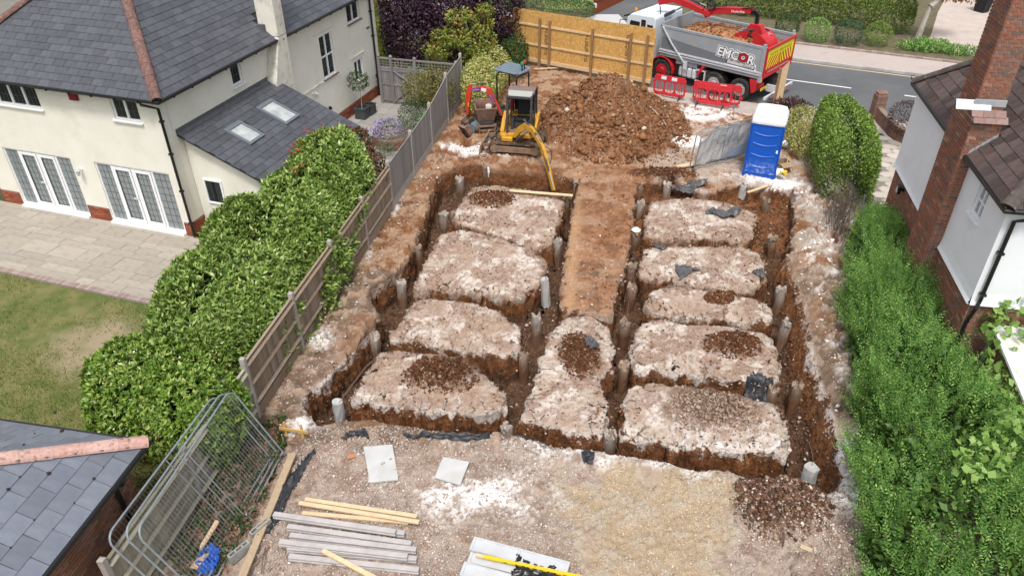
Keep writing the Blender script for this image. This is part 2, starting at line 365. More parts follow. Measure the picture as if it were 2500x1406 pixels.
    return z, np.concatenate([np.clip(C, .01, .92), (tw * site)[..., None]], -1)
def _axis(pts):
    out = [pts[0][0]]
    for a, s in pts[1:]:
        n = max(1, int(round((a - out[-1]) / s))); out += list(np.linspace(out[-1], a, n + 1)[1:])
    return np.array(out)
gx = _axis([(-300, 0), (-60, 60), (-20, 8), (-8, 2), (-7.4, .1), (10.2, .034), (13.2, .08), (20, 1), (60, 8), (300, 60)])
gy = _axis([(-100, 0), (0, 20), (6.4, 1), (14, .032), (21, .042), (36.6, .068), (40, 1), (60, 4), (120, 15), (600, 80)])
GX, GY = np.meshgrid(gx, gy)
GZ, GC = terrain(GX, GY, True, True)
def rough_xy(x, y, z):
    steep = np.hypot(*np.gradient(z, axis=(0, 1))); w = sst(steep, .02, .08) * (x > -7.6) * (x < 12) * (y > 6) * (y < 24)
    k = 2.1
    dx = (fbm(x + k * z, y - 1.7 * z, 3.2, 4, 21) - .5) * .17 + (fbm(x + k * z, y - 1.7 * z, 9, 3, 23) - .5) * .08
    dy = (fbm(x - k * z, y + 1.9 * z, 3.2, 4, 22) - .5) * .17 + (fbm(x - k * z, y + 1.9 * z, 9, 3, 24) - .5) * .08
    return x + w * dx, y + w * dy
D0, SH = TERR_SHIFT; _gy, _gx = np.gradient(D0, gy, gx); _L = np.hypot(_gx, _gy) + 1e-6; _in = (GX > -7.5) & (GX < 12) & (GY > 6.5) & (GY < 26)
SX, SY = GX + np.where(_in, SH * _gx / _L, 0), GY + np.where(_in, SH * _gy / _L, 0)      # more of the sheet's mesh goes down the trench walls
VX, VY = rough_xy(SX, SY, GZ)
_i = np.arange(len(gx) * len(gy)).reshape(len(gy), len(gx))
GF = np.stack([_i[:-1, :-1], _i[:-1, 1:], _i[1:, 1:], _i[1:, :-1]], -1).reshape(-1, 4)
t = NT('soil'); a = t.new('VertexColor'); a.layer_name = 'soil'
_hv = t.new('HueSaturation'); t.inp(_hv, 'Color', a.outputs[0]); t.inp(_hv, 'Value', t.math('ADD', t.math('MULTIPLY', t.math('ADD', t.math('MULTIPLY', t.noise(45, 4, .7), .6), t.math('MULTIPLY', t.noise(14, 5, .7), .5)), 1.35), .28)); 
_sp = t.step(t.voro(55, out='Distance'), .14, .06); _spm = t.math('MULTIPLY', _sp, t.step(t.noise(3, 3), .45, .6))
col = t.mix(t.math('MULTIPLY', _spm, .55), _hv.outputs[0], (.70, .62, .54))
# inside the dig the soil changes with depth: pale crust, orange brown clay, brown floor rubble, its colour darkened for the scarce skylight
pz = t.new('SeparateXYZ'); t.inp(pz, 0, t.coord()); dep = t.math('MULTIPLY', pz.outputs[2], -1.0)
nl, nm, nh = t.noise(1.9, 4, .6), t.noise(6.5, 5, .65), t.noise(24, 4, .7)
jd = t.math('ADD', dep, t.math('ADD', t.math('MULTIPLY', nl, 1.25), t.math('MULTIPLY', nm, .42)))
wallc = t.ramp(t.math('ADD', t.math('MULTIPLY', nm, .6), t.math('MULTIPLY', nh, .4)), [(.30, (.055, .026, .015)), (.44, (.135, .055, .022)), (.54, (.235, .10, .042)), (.64, (.30, .15, .07)), (.74, (.40, .28, .19))])
wallc = t.mix(t.math('MULTIPLY', t.step(nl, .52, .66), .75), wallc, (.08, .045, .03))
ny = t.math('ADD', nm, t.step(pz.outputs[1], 24.0, 6.0)); crc = t.ramp(ny, [(.70, (.20, .10, .06)), (.82, (.38, .28, .21)), (.98, (.55, .46, .39)), (1.12, (.80, .76, .72))])
crc = t.mix(t.math('MULTIPLY', t.step(nh, .5, .66), .6), crc, (.30, .21, .15))
flc = t.ramp(t.math('ADD', t.math('MULTIPLY', nm, .5), t.math('MULTIPLY', nh, .5)), [(.32, (.04, .022, .014)), (.48, (.10, .055, .033)), (.60, (.16, .09, .055)), (.72, (.30, .22, .165))])
pm = a.outputs['Alpha']
col = t.mix(t.math('MULTIPLY', pm, t.step(dep, .03, .10)), col, t.mix(.55, col, crc))
col = t.mix(t.math('MULTIPLY', pm, t.step(jd, 1.00, 1.07)), col, wallc)
col = t.mix(t.math('MULTIPLY', pm, t.step(t.math('ADD', dep, t.math('MULTIPLY', nm, .25)), .80, .92)), col, flc)
t.bump(t.math('ADD', t.math('ADD', t.noise(38, 5, .65), t.math('MULTIPLY', t.voro(26), .5)), t.math('MULTIPLY', t.math('MULTIPLY', nm, 3.0), t.math('MULTIPLY', pm, t.step(dep, .02, .12)))), .8, .035)
t.done(col, .95, 0, .12)
GROUND = np_obj('ground', np.stack([VX, VY, GZ], -1).reshape(-1, 3), GF, t.m, smooth=True, kind='structure', label='excavated clay and chalk ground cut by foundation trenches')
ca = GROUND.data.color_attributes.new('soil', 'FLOAT_COLOR', 'POINT')
ca.data.foreach_set('color', GC.reshape(-1, 4).astype(np.float32).ravel())
def gz(x, y): return float(terrain(np.array([float(x)]), np.array([float(y)]), False)[0])

# ---------------------------------------------------------------- loose stones and clods
_ph = (1 + 5 ** .5) / 2
ICO = np.array([(-1, _ph, 0), (1, _ph, 0), (-1, -_ph, 0), (1, -_ph, 0), (0, -1, _ph), (0, 1, _ph), (0, -1, -_ph), (0, 1, -_ph), (_ph, 0, -1), (_ph, 0, 1), (-_ph, 0, -1), (-_ph, 0, 1)]) / 1.9
ICOF = np.array([(0, 11, 5), (0, 5, 1), (0, 1, 7), (0, 7, 10), (0, 10, 11), (1, 5, 9), (5, 11, 4), (11, 10, 2), (10, 7, 6), (7, 1, 8), (3, 9, 4), (3, 4, 2), (3, 2, 6), (3, 6, 8), (3, 8, 9), (4, 9, 5), (2, 4, 11), (6, 2, 10), (8, 6, 7), (9, 8, 1)])
def rand_rot(n, g):
    q = g.normal(size=(n, 4)); q /= np.linalg.norm(q, axis=1, keepdims=True); w, x, y, z = q.T
    return np.stack([1 - 2 * (y * y + z * z), 2 * (x * y - z * w), 2 * (x * z + y * w), 2 * (x * y + z * w), 1 - 2 * (x * x + z * z), 2 * (y * z - x * w), 2 * (x * z - y * w), 2 * (y * z + x * w), 1 - 2 * (x * x + y * y)], -1).reshape(n, 3, 3)
OCT = np.array([(1, 0, 0), (0, 1, 0), (-1, 0, 0), (0, -1, 0), (0, 0, 1), (0, 0, -1)], float); OCTF = np.array([(0, 1, 4), (1, 2, 4), (2, 3, 4), (3, 0, 4), (1, 0, 5), (2, 1, 5), (3, 2, 5), (0, 3, 5)])
def stones(name, xy, size, m, label, seed=1, sink=.25, cat=None, jag=.3, small=True, z=None):
    g = np.random.default_rng(seed); n = len(xy)
    s = size[0] * (size[1] / size[0]) ** (g.random(n) ** 2.2)
    SH_, SF_ = (OCT, OCTF) if small else (ICO, ICOF); nv = len(SH_)
    V = SH_[None] * (1 + g.uniform(-jag, jag, (n, nv, 1))); V = V * g.uniform(.6, 1.25, (n, 1, 3))
    V = np.einsum('nij,nvj->nvi', rand_rot(n, g), V); V[..., 2] *= .75; V *= s[:, None, None] / 2
    z = terrain(xy[:, 0], xy[:, 1], False) if z is None else z
    V[..., 0] += xy[:, None, 0]; V[..., 1] += xy[:, None, 1]; V[..., 2] += (z + s * (.5 - sink) * .6)[:, None]
    F = (SF_[None] + nv * np.arange(n)[:, None, None]).reshape(-1, 3)
    return np_obj(name, V.reshape(-1, 3), F, m, label=label, kind='stuff')
def scatter(n, poly, seed=0, keep=None):
    g = np.random.default_rng(seed); lo, hi = poly.min(0), poly.max(0); p = g.uniform(lo, hi, (int(n * 3), 2)); ok = sdf(p[:, 0], p[:, 1], poly) < 0
    p = p[ok]
    if keep is not None: p = p[keep(p[:, 0], p[:, 1], g)]
    return p[:n]
def stone_mat(name, stops, bump=.4):
    t = NT(name); c = t.ramp(t.rnd(), stops); n = t.noise(25, 4, .7)
    x = t.new('HueSaturation'); t.inp(x, 'Color', c); t.inp(x, 'Value', t.math('MULTIPLY', t.math('ADD', t.math('MULTIPLY', n, .7), .65), t.math('ADD', t.math('MULTIPLY', t.noise(1.1, 4, .6), 1.3), .35))); t.bump(n, bump, .02)
    return t.done(x.outputs[0], .9, 0, .15)
M_HARD = stone_mat('hardcore_stone', [(0, (.31, .24, .19)), (.3, (.46, .385, .325)), (.55, (.37, .295, .245)), (.82, (.58, .52, .475)), (.9, (.30, .15, .10)), (1, (.80, .77, .74))])
M_SAND = stone_mat('shingle_stone', [(0, (.40, .28, .155)), (.35, (.54, .425, .28)), (.6, (.34, .24, .15)), (.85, (.62, .54, .43)), (1, (.72, .67, .58))])
M_CLOD = stone_mat('clay_clod', [(0, (.165, .07, .03)), (.4, (.26, .122, .056)), (.7, (.12, .052, .025)), (.93, (.33, .19, .105)), (.985, (.46, .34, .24)), (1, (.62, .52, .43))])
M_DCLOD = stone_mat('dark_clod', [(0, (.07, .028, .013)), (.5, (.115, .048, .022)), (.9, (.16, .07, .035)), (.975, (.34, .22, .14)), (1, (.55, .46, .38))])
M_GCLOD = stone_mat('grey_clod', [(0, (.28, .20, .15)), (.5, (.38, .29, .22)), (.85, (.20, .13, .095)), (1, (.52, .43, .36))])
M_BCRUMB = stone_mat('block_crumb', [(0, (.34, .25, .19)), (.35, (.48, .38, .30)), (.6, (.22, .115, .07)), (.8, (.56, .48, .41)), (.93, (.15, .085, .055)), (1, (.75, .70, .65))])
M_RUB_ = stone_mat('trench_rubble', [(0, (.07, .035, .02)), (.5, (.13, .068, .04)), (.85, (.20, .12, .08)), (.95, (.36, .27, .2)), (1, (.6, .53, .47))])
M_CHALK = stone_mat('chalk_lump', [(0, (.86, .83, .80)), (.6, (.80, .75, .70)), (.85, (.68, .60, .52)), (1, (.5, .4, .32))])
fr = at2([(700, 1110), (780, 1040), (980, 1042), (1230, 1065), (1400, 1095), (1560, 1120), (1800, 1150), (1960, 1192), (2060, 1210), (2120, 1406), (2120, 1500), (560, 1500), (600, 1406)])
sandp = at2([(1395, 1190), (1500, 1125), (1640, 1140), (1790, 1165), (1800, 1250), (1790, 1406), (1760, 1500), (1420, 1500), (1400, 1340)])
def _thin(x, y, g): return (sdf(x, y, sandp) > -.05 + .3 * (fbm(x, y, 1.7, 3, 8) - .5)) & (g.random(len(x)) < (.35 + 1.1 * sst(fbm(x, y, 1.1, 3, 6), .38, .6)) * (1 - .72 * np.exp(-((x + .8) / 1.7) ** 2 - ((y - 9.9) / .8) ** 2))) & (sdf(x, y, PIT) > 0)
stones('gravel', scatter(34000, fr, 3, _thin), (.016, .08), M_HARD, 'pale crushed hardcore gravel spread before the trenches', 5)
stones('shingle', scatter(13000, sandp, 4, lambda x, y, g: sdf(x, y, sandp) < -.25 + 1.6 * (fbm(x, y, 1.7, 4, 8) - .5)), (.014, .045), M_SAND, 'yellow shingle patch in front of the trenches', 6)
md = np.array([(MOUND[0] + 3.3 * math.cos(a) * (1 if math.cos(a) > 0 else .86), MOUND[1] + (3.2 if math.sin(a) > 0 else 3.9) * math.sin(a)) for a in np.linspace(0, 2 * math.pi, 24, endpoint=False)])
stones('spoil_clods', scatter(15000, md, 8), (.02, .14), M_CLOD, 'loose orange clay clods covering the big spoil heap', 9)
stones('spoil_lumps', scatter(900, md, 28, lambda x, y, g: fbm(x, y, 1.0, 3, 2) > g.uniform(.35, .62, len(x))), (.12, .34), M_CLOD, 'big lumps of clay lying on the spoil heap', 27, .3, jag=.4, small=False)
bk = at2([(1105, 385), (1125, 300), (1240, 250), (1340, 230), (1680, 260), (1700, 420), (1560, 450), (1540, 600), (1500, 760), (1370, 740), (1400, 430), (1180, 392)])
stones('clay_crumbs', scatter(6500, bk, 10, lambda x, y, g: (sdf(x, y, PIT) > .0) & (g.random(len(x)) < sst(fbm(x, y, 1.2, 3, 7), .35, .6))), (.02, .11), M_CLOD, 'clay crumbs trodden over the back of the site', 11)
for k, (hx, hy, rx, ry, hh) in enumerate(HEAPS):
    el = np.array([(hx + rx * math.cos(a), hy + ry * math.sin(a)) for a in np.linspace(0, 6.28, 16, endpoint=False)])
    stones('earth_clods', scatter(2400, el, 20 + k, lambda x, y, g: np.hypot((x - hx) / rx, (y - hy) / ry) < g.uniform(.5, 1.05, len(x))), (.03, .15) if k == 6 else (.025, .12), M_GCLOD if k == 2 else M_RUB_ if k == 6 else M_DCLOD,
           ['dark red heap of clods on the nearest left block', 'brown clods spread on the farthest left block', 'grey heap of clods on the nearest right block', 'brown clods and chalk on the second nearest right block', 'dark clods on the narrow middle block', 'small orange heap on the thin right block', 'brown clods beside the shingle patch', 'clods behind the farthest right trench'][k], 30 + k)
flo = PIT
stones('rubble', scatter(14000, flo, 12, lambda x, y, g: terrain(x, y, False) < -.55), (.025, .13), M_RUB_, 'brown rubble lying along the trench floors', 13)
tops = scatter(20000, flo, 14, lambda x, y, g: (terrain(x, y, False) > -.25) & (g.random(len(x)) < .08 + sst(fbm(x, y, 1.6, 3, 2), .45, .58)))
brn = scatter(12000, flo, 15, lambda x, y, g: (terrain(x, y, False) > -.25) & (g.random(len(x)) < sst(fbm(x, y, 2.6, 5, 9, .62), .50, .60)))
stones('brown_crumbs', brn, (.014, .085), M_CLOD, 'brown crumbs in patches on the earth blocks', 29)
stones('block_crumbs', tops, (.012, .075), M_BCRUMB, 'crumbs and small stones on the earth blocks', 15)
rbk = at2([(1950, 440), (2010, 500), (2030, 620), (2045, 740), (2040, 900), (2050, 1040), (2080, 1130), (2130, 1300), (2070, 1230), (2060, 1100), (2030, 960), (1990, 800), (1955, 680), (1935, 560)])
stones('chalk_lumps', scatter(1500, rbk, 16, lambda x, y, g: fbm(x, y, 1.3, 3, 5) > g.uniform(.38, .6, len(x))), (.02, .16), M_CHALK, 'white chalk lumps along the bank below the hedge', 17)
lbk = np.array([(fence_x(y) + d, y) for y, d in ((9, .1), (12, .1), (16, .1), (20, .1), (24, .1), (26, .15), (26, .9), (22, .9), (19, .75), (15, .95), (13, 1.3), (11, 1.3), (9, 1.2))])
stones('bank_stones', scatter(3200, lbk, 18, lambda x, y, g: g.random(len(x)) < .25 + sst(fbm(x, y, 1.5, 3, 9), .42, .62)), (.02, .12), M_HARD, 'pale stones along the foot of the timber fence', 19)
_sl = np.hypot(*np.gradient(GZ, axis=(0, 1))); _k = np.flatnonzero(((_sl > .03) & (GZ < -.03) & (GX > -7.5) & (GX < 12) & (GY > 6.5) & (GY < 26)).ravel()); _k = np.random.default_rng(5).choice(_k, min(16000, len(_k)), False)
_p = np.stack([VX.ravel()[_k], VY.ravel()[_k]], 1); _z = GZ.ravel()[_k]; _hi = _z > -.26
stones('wall_stones', _p[~_hi], (.02, .10), M_RUB_, 'stones and lumps sticking out of the trench walls', 25, .3, z=_z[~_hi] - .01)
stones('crust_lumps', _p[_hi], (.02, .11), M_BCRUMB, 'crumbling pale lumps along the edges of the earth blocks', 26, .3, z=_z[_hi] - .01)
# ---------------------------------------------------------------- building materials
M_REND = mat('cream_render', (.80, .775, .69), (.76, .73, .635), 1.2, .9, .35, 45, spec=.1, dirt=(.66, .63, .54), dscale=1.3, dlo=.50, dhi=.85)
M_CHIM = mat('weathered_render', (.74, .71, .62), (.66, .63, .54), 2, .95, .4, 40, dirt=(.22, .21, .18), dscale=2.6, dlo=.5, dhi=.8)
M_WHITE = mat('white_render', (.84, .86, .88), (.80, .82, .85), .8, .85, .1, 30, spec=.15, dirt=(.72, .73, .74), dscale=1.4, dlo=.52, dhi=.85)
M_UPVC = mat('white_upvc', (.83, .84, .85), None, 5, .35, spec=.4)
M_SLATE = mat('dark_slate', (.062, .066, .078), (.088, .092, .104), 5, .42, .25, 30, var=.17, spec=.45, dirt=(.13, .13, .13), dscale=9, dlo=.6, dhi=.85)
M_SLATE2 = mat('blue_slate', (.135, .15, .185), (.17, .185, .22), 3, .45, .12, 20, var=.14, spec=.4, dirt=(.05, .05, .055), dscale=6, dlo=.68, dhi=.85)
M_HIP = mat('hip_tile', (.13, .066, .055), (.245, .15, .128), 18, .95, .6, 60, var=.15, dirt=(.10, .07, .06), dscale=8, dlo=.52, dhi=.66)
M_HIP2 = mat('pink_hip_tile', (.50, .29, .24), (.60, .40, .345), 16, .95, .5, 60, var=.12, dirt=(.14, .09, .07), dscale=9, dlo=.56, dhi=.68)
M_BLK = mat('black_plastic', (.012, .012, .013), None, 4, .3, spec=.5)
M_RBRICK = mat('red_brick', (.25, .062, .034), (.33, .10, .055), 20, .9, .3, 60, var=.25, dirt=(.10, .04, .03), dscale=10, dlo=.6, dhi=.75)
M_MORTAR = mat('mortar', (.56, .49, .42), (.48, .42, .36), 12, .95, .3, 60)
M_MORTD = mat('dark_mortar', (.20, .15, .12), (.28, .21, .17), 12, .95, .3, 60)
t = NT('chimney_brick'); r = t.rnd()
_c = t.ramp(r, [(0, (.32, .115, .07)), (.35, (.265, .10, .065)), (.55, (.295, .155, .11)), (.72, (.21, .12, .09)), (.86, (.14, .09, .075)), (.95, (.42, .16, .085)), (1, (.38, .25, .19))])
t.bump(t.noise(60, 4), .3, .01); M_CBRICK = t.done(t.mix(t.math('MULTIPLY', t.step(t.noise(13, 5), .45, .7), .5), _c, (.33, .22, .17)), .92, 0, .15)
M_PTILE = mat('concrete_tile', (.070, .052, .049), (.105, .072, .065), 6, .85, .45, 50, var=.35, dirt=(.19, .165, .15), dscale=12, dlo=.58, dhi=.8)
M_LEAD = mat('lead_flashing', (.50, .53, .56), (.42, .45, .48), 6, .5, .15, 20, metal=.3)
M_LEADD = mat('dark_lead', (.12, .125, .135), (.09, .095, .10), 6, .55, .2, 20)
M_RIDGE = mat('dark_ridge_tile', (.075, .06, .055), (.11, .09, .08), 10, .9, .5, 50, dirt=(.28, .25, .2), dscale=7, dlo=.62, dhi=.8)
M_CHROME = mat('chrome', (.7, .7, .7), None, 4, .25, metal=1)
t = NT('window_glass'); t.done((.018, .022, .026), .05, 0, .5); M_GLASS = t.m
t = NT('curtained_glass'); t.inp(t.b, 'Coat Weight', .6); t.inp(t.b, 'Coat Roughness', .06); M_CGLASS = t.done(t.mix(t.step(t.noise(9, 2, vec=t.mapped((9, 1, .6))), .4, .6), (.20, .235, .245), (.27, .30, .305)), .25, 0, .5)
t = NT('rooflight_glass'); t.inp(t.b, 'Coat Weight', .8); t.inp(t.b, 'Coat Roughness', .05); M_RGLASS = t.done(t.mix(t.step(t.noise(2.2, 3), .4, .62), (.33, .36, .37), (.50, .51, .505)), .2, 0, .5)
M_GREYM = mat('grey_metal', (.13, .15, .165), None, 4, .45, spec=.4)
M_SOFFIT = mat('dark_soffit', (.03, .028, .028), None, 4, .8)

def in_frame(p, m=120):
    d = np.array(p) - np.array([0, 0, CAM_H]); z = d @ _fwd
    if z < .5: return False
    x = 1250 + CAM_F * (d @ _R2) / z; y = 703 - CAM_F * (d @ _U2) / z
    return -m < x < 2500 + m and -m < y < 1406 + m
def holed(b, L0, L1, z0, z1, holes, depth, M):
    """a wall face in the local x-z plane looking to -y, with openings and their reveals running to +y"""
    xs = sorted({L0, L1, *[h[0] for h in holes], *[h[1] for h in holes]}); zs = sorted({z0, z1, *[h[2] for h in holes], *[h[3] for h in holes]})
    for i in range(len(xs) - 1):
        for k in range(len(zs) - 1):
            cx, cz = (xs[i] + xs[i + 1]) / 2, (zs[k] + zs[k + 1]) / 2
            if not any(h[0] < cx < h[1] and h[2] < cz < h[3] for h in holes):
                b.add([(xs[i], 0, zs[k]), (xs[i + 1], 0, zs[k]), (xs[i + 1], 0, zs[k + 1]), (xs[i], 0, zs[k + 1])], [(0, 1, 2, 3)], M)
    for x0, x1, a, c in holes:
        b.add([(x0, 0, a), (x1, 0, a), (x1, 0, c), (x0, 0, c), (x0, depth, a), (x1, depth, a), (x1, depth, c), (x0, depth, c)], [(0, 4, 5, 1), (1, 5, 6, 2), (2, 6, 7, 3), (3, 7, 4, 0)], M)
    return b
def window(parent, M, x0, x1, z0, z1, cols=2, rows=1, fw=.055, glass=None, sill=None, lead=True, name='window', y=.07, widths=None, msill=None):
    """frame with its panes; the wall face is local y = 0"""
    b = MB(); w = x1 - x0; h = z1 - z0
    b.box(x0, x1, y - .02, y + .05, z0, z0 + fw, M); b.box(x0, x1, y - .02, y + .05, z1 - fw, z1, M); b.box(x0, x0 + fw, y - .018, y + .05, z0 + fw, z1 - fw, M); b.box(x1 - fw, x1, y - .018, y + .05, z0 + fw, z1 - fw, M)
    xs = np.linspace(x0 + fw / 2, x1 - fw / 2, cols + 1) if widths is None else np.array([x0 + fw / 2] + list(x0 + fw / 2 + np.cumsum(widths) / sum(widths) * (w - fw)))
    zs = np.linspace(z0 + fw / 2, z1 - fw / 2, rows + 1)
    for x in xs[1:-1]: b.box(x - fw * .7, x + fw * .7, y - .024, y + .048, z0 + fw, z1 - fw, M)
    for z in zs[1:-1]: b.box(x0 + fw, x1 - fw, y - .022, y + .046, z - fw / 2, z + fw / 2, M)
    f = b.build(name, M_UPVC, parent, bevel=.006)
    for i in range(cols):
        for k in range(rows):
            a, c = xs[i] + fw * .5, xs[i + 1] - fw * .5; d, e = zs[k] + fw * .4, zs[k + 1] - fw * .4
            MB().box(a, c, y + .015, y + .025, d, e, M).build('pane', glass or M_GLASS, f)
            if lead:
                g = MB(); nx = max(2, round((c - a) / .17)); nz = max(2, round((e - d) / .27))
                for q in range(1, nx): g.box(a + (c - a) * q / nx - .005, a + (c - a) * q / nx + .005, y + .010, y + .0145, d, e, M)
                for q in range(1, nz): g.box(a, c, y + .009, y + .0135, d + (e - d) * q / nz - .005, d + (e - d) * q / nz + .005, M)
                g.build('lead_lattice', M_LEADD, f)
    if sill: MB().box(x0 - .06, x1 + .06, -.07, y - .022, z0 - .05, z0 - .002, M).build('sill', msill or M_UPVC, f, bevel=.006)
    return f
def course_bricks(L0, L1, z0, z1, holes=(), bl=.225, bh=.075, off=0.0):
    """bricks as (x, z, half width, half height), split at the ends and at the openings"""
    out = []; k = 0; z = z0
    while z + bh * .6 < z1:
        segs = [(L0, L1)]
        for h in holes:
            if h[2] < z + bh / 2 < h[3]: segs = [s for a, c in segs for s in ((a, min(c, h[0])), (max(a, h[1]), c)) if s[1] - s[0] > .03]
        for a, c in segs:
            x = math.floor((a - off - (k % 2) * bl / 2) / bl) * bl + off + (k % 2) * bl / 2
            while x < c:
                l, r = max(x, a), min(x + bl, c)
                if r - l > .03: out.append(((l + r) / 2, z + bh / 2, r - l - .017, bh - .017))
                x += bl
        z += bh; k += 1
    return out
_bm = MB().box(-.5, .5, -.009, .012, -.5, .5)
BRICK_R = _bm.mesh('brick', M_RBRICK); BRICK_C = _bm.mesh('brick', M_CBRICK)
def brick_mats(lst, M, jit=.002):
    return [M @ T(x, random.uniform(-jit, jit), z, 0, 0, 0, (w, 1, h)) for x, z, w, h in lst]
def clip_u(poly, v):
    """u range of a convex polygon (u, v) at height v"""
    us = []
    for i in range(len(poly)):
        (a, b), (c, d) = poly[i], poly[(i + 1) % len(poly)]
        if (b - v) * (d - v) <= 0 and b != d: us.append(a + (c - a) * (v - b) / (d - b))
    return (min(us), max(us)) if len(us) >= 2 else None
def slates(parent, name, mesh, poly, M, gauge, width, limit=300, vis=True, holes=()):
    """M takes (u along the eave, v up the slope, normal) to the parent's space"""
    vmax = max(p[1] for p in poly); vmin = min(p[1] for p in poly); out = []; k = 0; v = vmin; W_ = world_of(parent) @ M
    while v < vmax - .05:
        r = clip_u(poly, min(v + gauge * .45, vmax - .001))
        if r:
            x = math.floor(r[0] / width) * width - (k % 2) * width / 2
            while x < r[1]:
                l, e = max(x, r[0] - .04), min(x + width, r[1] + .04)
                if e - l > .06 and not any(h[0] < (l + e) / 2 < h[1] and h[2] < v + gauge / 2 < h[3] for h in holes):
                    if not vis or in_frame(W_ @ Vector(((l + e) / 2, v, 0))):
                        out.append(M @ T((l + e) / 2, v, .004 + random.uniform(0, .004), random.gauss(0, .004), random.gauss(0, .006), random.gauss(0, .008), ((e - l) * .982, 1, 1)))
                x += width
        v += gauge; k += 1
    pieces(name, [mesh], out, parent, limit)
def slate_mesh(name, m, g, thick=.012, round_=False):
    b = MB(); L = g * 1.18; t0 = thick
    b.add([(-.5, -.015, .012), (.5, -.015, .012), (.5, L, -.004), (-.5, L, -.004), (-.5, -.015, .012 + t0), (.5, -.015, .012 + t0), (.5, L, t0 - .004), (-.5, L, t0 - .004)], BOXF)
    return b.mesh(name, m)
def plane_M(o, u, v):
    o, u, v = Vector(o), Vector(u).normalized(), Vector(v).normalized(); n = u.cross(v)
    return Matrix(((u[0], v[0], n[0], o[0]), (u[1], v[1], n[1], o[1]), (u[2], v[2], n[2], o[2]), (0, 0, 0, 1)))
def half_round(b, p, q, r, n=8, lift=0.0, taper=1.06):
    p, q = Vector(p), Vector(q); d = (q - p).normalized(); x = d.cross(Vector((0, 0, 1))).normalized(); u = x.cross(d); vs = []
    for c, rr in ((p, r * taper), (q, r)):
        for rad in (rr, rr - .02):
            for i in range(n + 1):
                a = math.pi * i / n; vs.append(c + x * math.cos(a) * rad + u * (math.sin(a) * rad * .85 + lift))
    m = n + 1; fs = []
    for i in range(n): fs += [(i, i + 1, 2 * m + i + 1, 2 * m + i), (m + i + 1, m + i, 3 * m + i, 3 * m + i + 1), (i + 1, i, m + i, m + i + 1), (2 * m + i, 2 * m + i + 1, 3 * m + i + 1, 3 * m + i)]
    fs += [(0, 2 * m, 3 * m, m), (n, m + n, 3 * m + n, 2 * m + n)]
    b.add(vs, fs)
def hip_line(parent, p, q, m, r=.13, seg=.42, name='hip_tile', vis=True):
    p, q = Vector(p), Vector(q); L = (q - p).length; n = int(L / seg); d = (q - p) / n; W_ = world_of(parent)
    for i in range(n):
        if vis and not in_frame(W_ @ (p + d * i)): continue
        b = MB(); half_round(b, p + d * i, p + d * (i + 1.03), r * random.uniform(.97, 1.03), lift=random.uniform(0, .008)); b.build(name, m, parent)

# ---------------------------------------------------------------- the cream house on the left
LZ = -.15
LH = thing('cream_house', 'cream rendered house with dark slate hipped roof behind the tall hedge', 'house', (-9.91, 20.28, LZ), math.radians(-18.4))
I4 = Matrix()
EAST = Matrix(((0, -1, 0, 0), (1, 0, 0, 0), (0, 0, 1, 0), (0, 0, 0, 1)))          # wall x = 0 seen from +x: local x runs back along the house
hb = [(-3.08, -.32, .03, 2.11), (-6.74, -4.02, .03, 2.10), (-1.68, -.74, 3.66, 4.50), (-6.62, -4.38, 3.63, 4.50)]
b = holed(MB(), -7.6, 0, 0, 4.62, hb, .09, I4)
b.box(-7.6, 0, .3, .32, 0, 4.6); b.build('back_wall', M_REND, LH)
hs = [(3.36, 3.90, 3.63, 4.45), (8.65, 9.60, 2.08, 3.70), (10.9, 11.95, 3.56, 4.46), (11.0, 11.72, 1.16, 2.02)]
b = holed(MB(), 0, 13, 0, 4.62, hs, .09, EAST); b.box(.001, 12.99, .3, .32, 0, 4.6, EAST); b.build('side_wall', M_REND, LH)
b = MB().box(-7.6, -7.3, .02, 13, 0, 4.6).box(-7.6, 0, 12.98, 13.2, 0, 4.6); b.build('wall', M_REND, LH)
# brick plinth
ML = MB(); ML.box(-7.62, .012, -.012, 0, 0, .47); ML.box(0, .012, 0, 13.02, 0, .47)
segs = [(-7.6, -6.80), (-3.98, -3.12), (-.26, .0)]
for a, c in segs: pieces('brick', [BRICK_R], brick_mats(course_bricks(a, c, 0, .45), T(0, -.022, 0)), MB().box(a, c, -.016, 0, 0, .47).build('plinth', M_MORTD, LH), 300)
pieces('brick', [BRICK_R], brick_mats(course_bricks(9.3, 13.0, 0, .45), EAST @ T(0, -.022, 0)) + brick_mats(course_bricks(0, 3, 0, .45), EAST @ T(0, -.022, 0)), MB().box(0.001, .016, -.016, 13.02, 0, .47).build('plinth', M_MORTD, LH), 300)
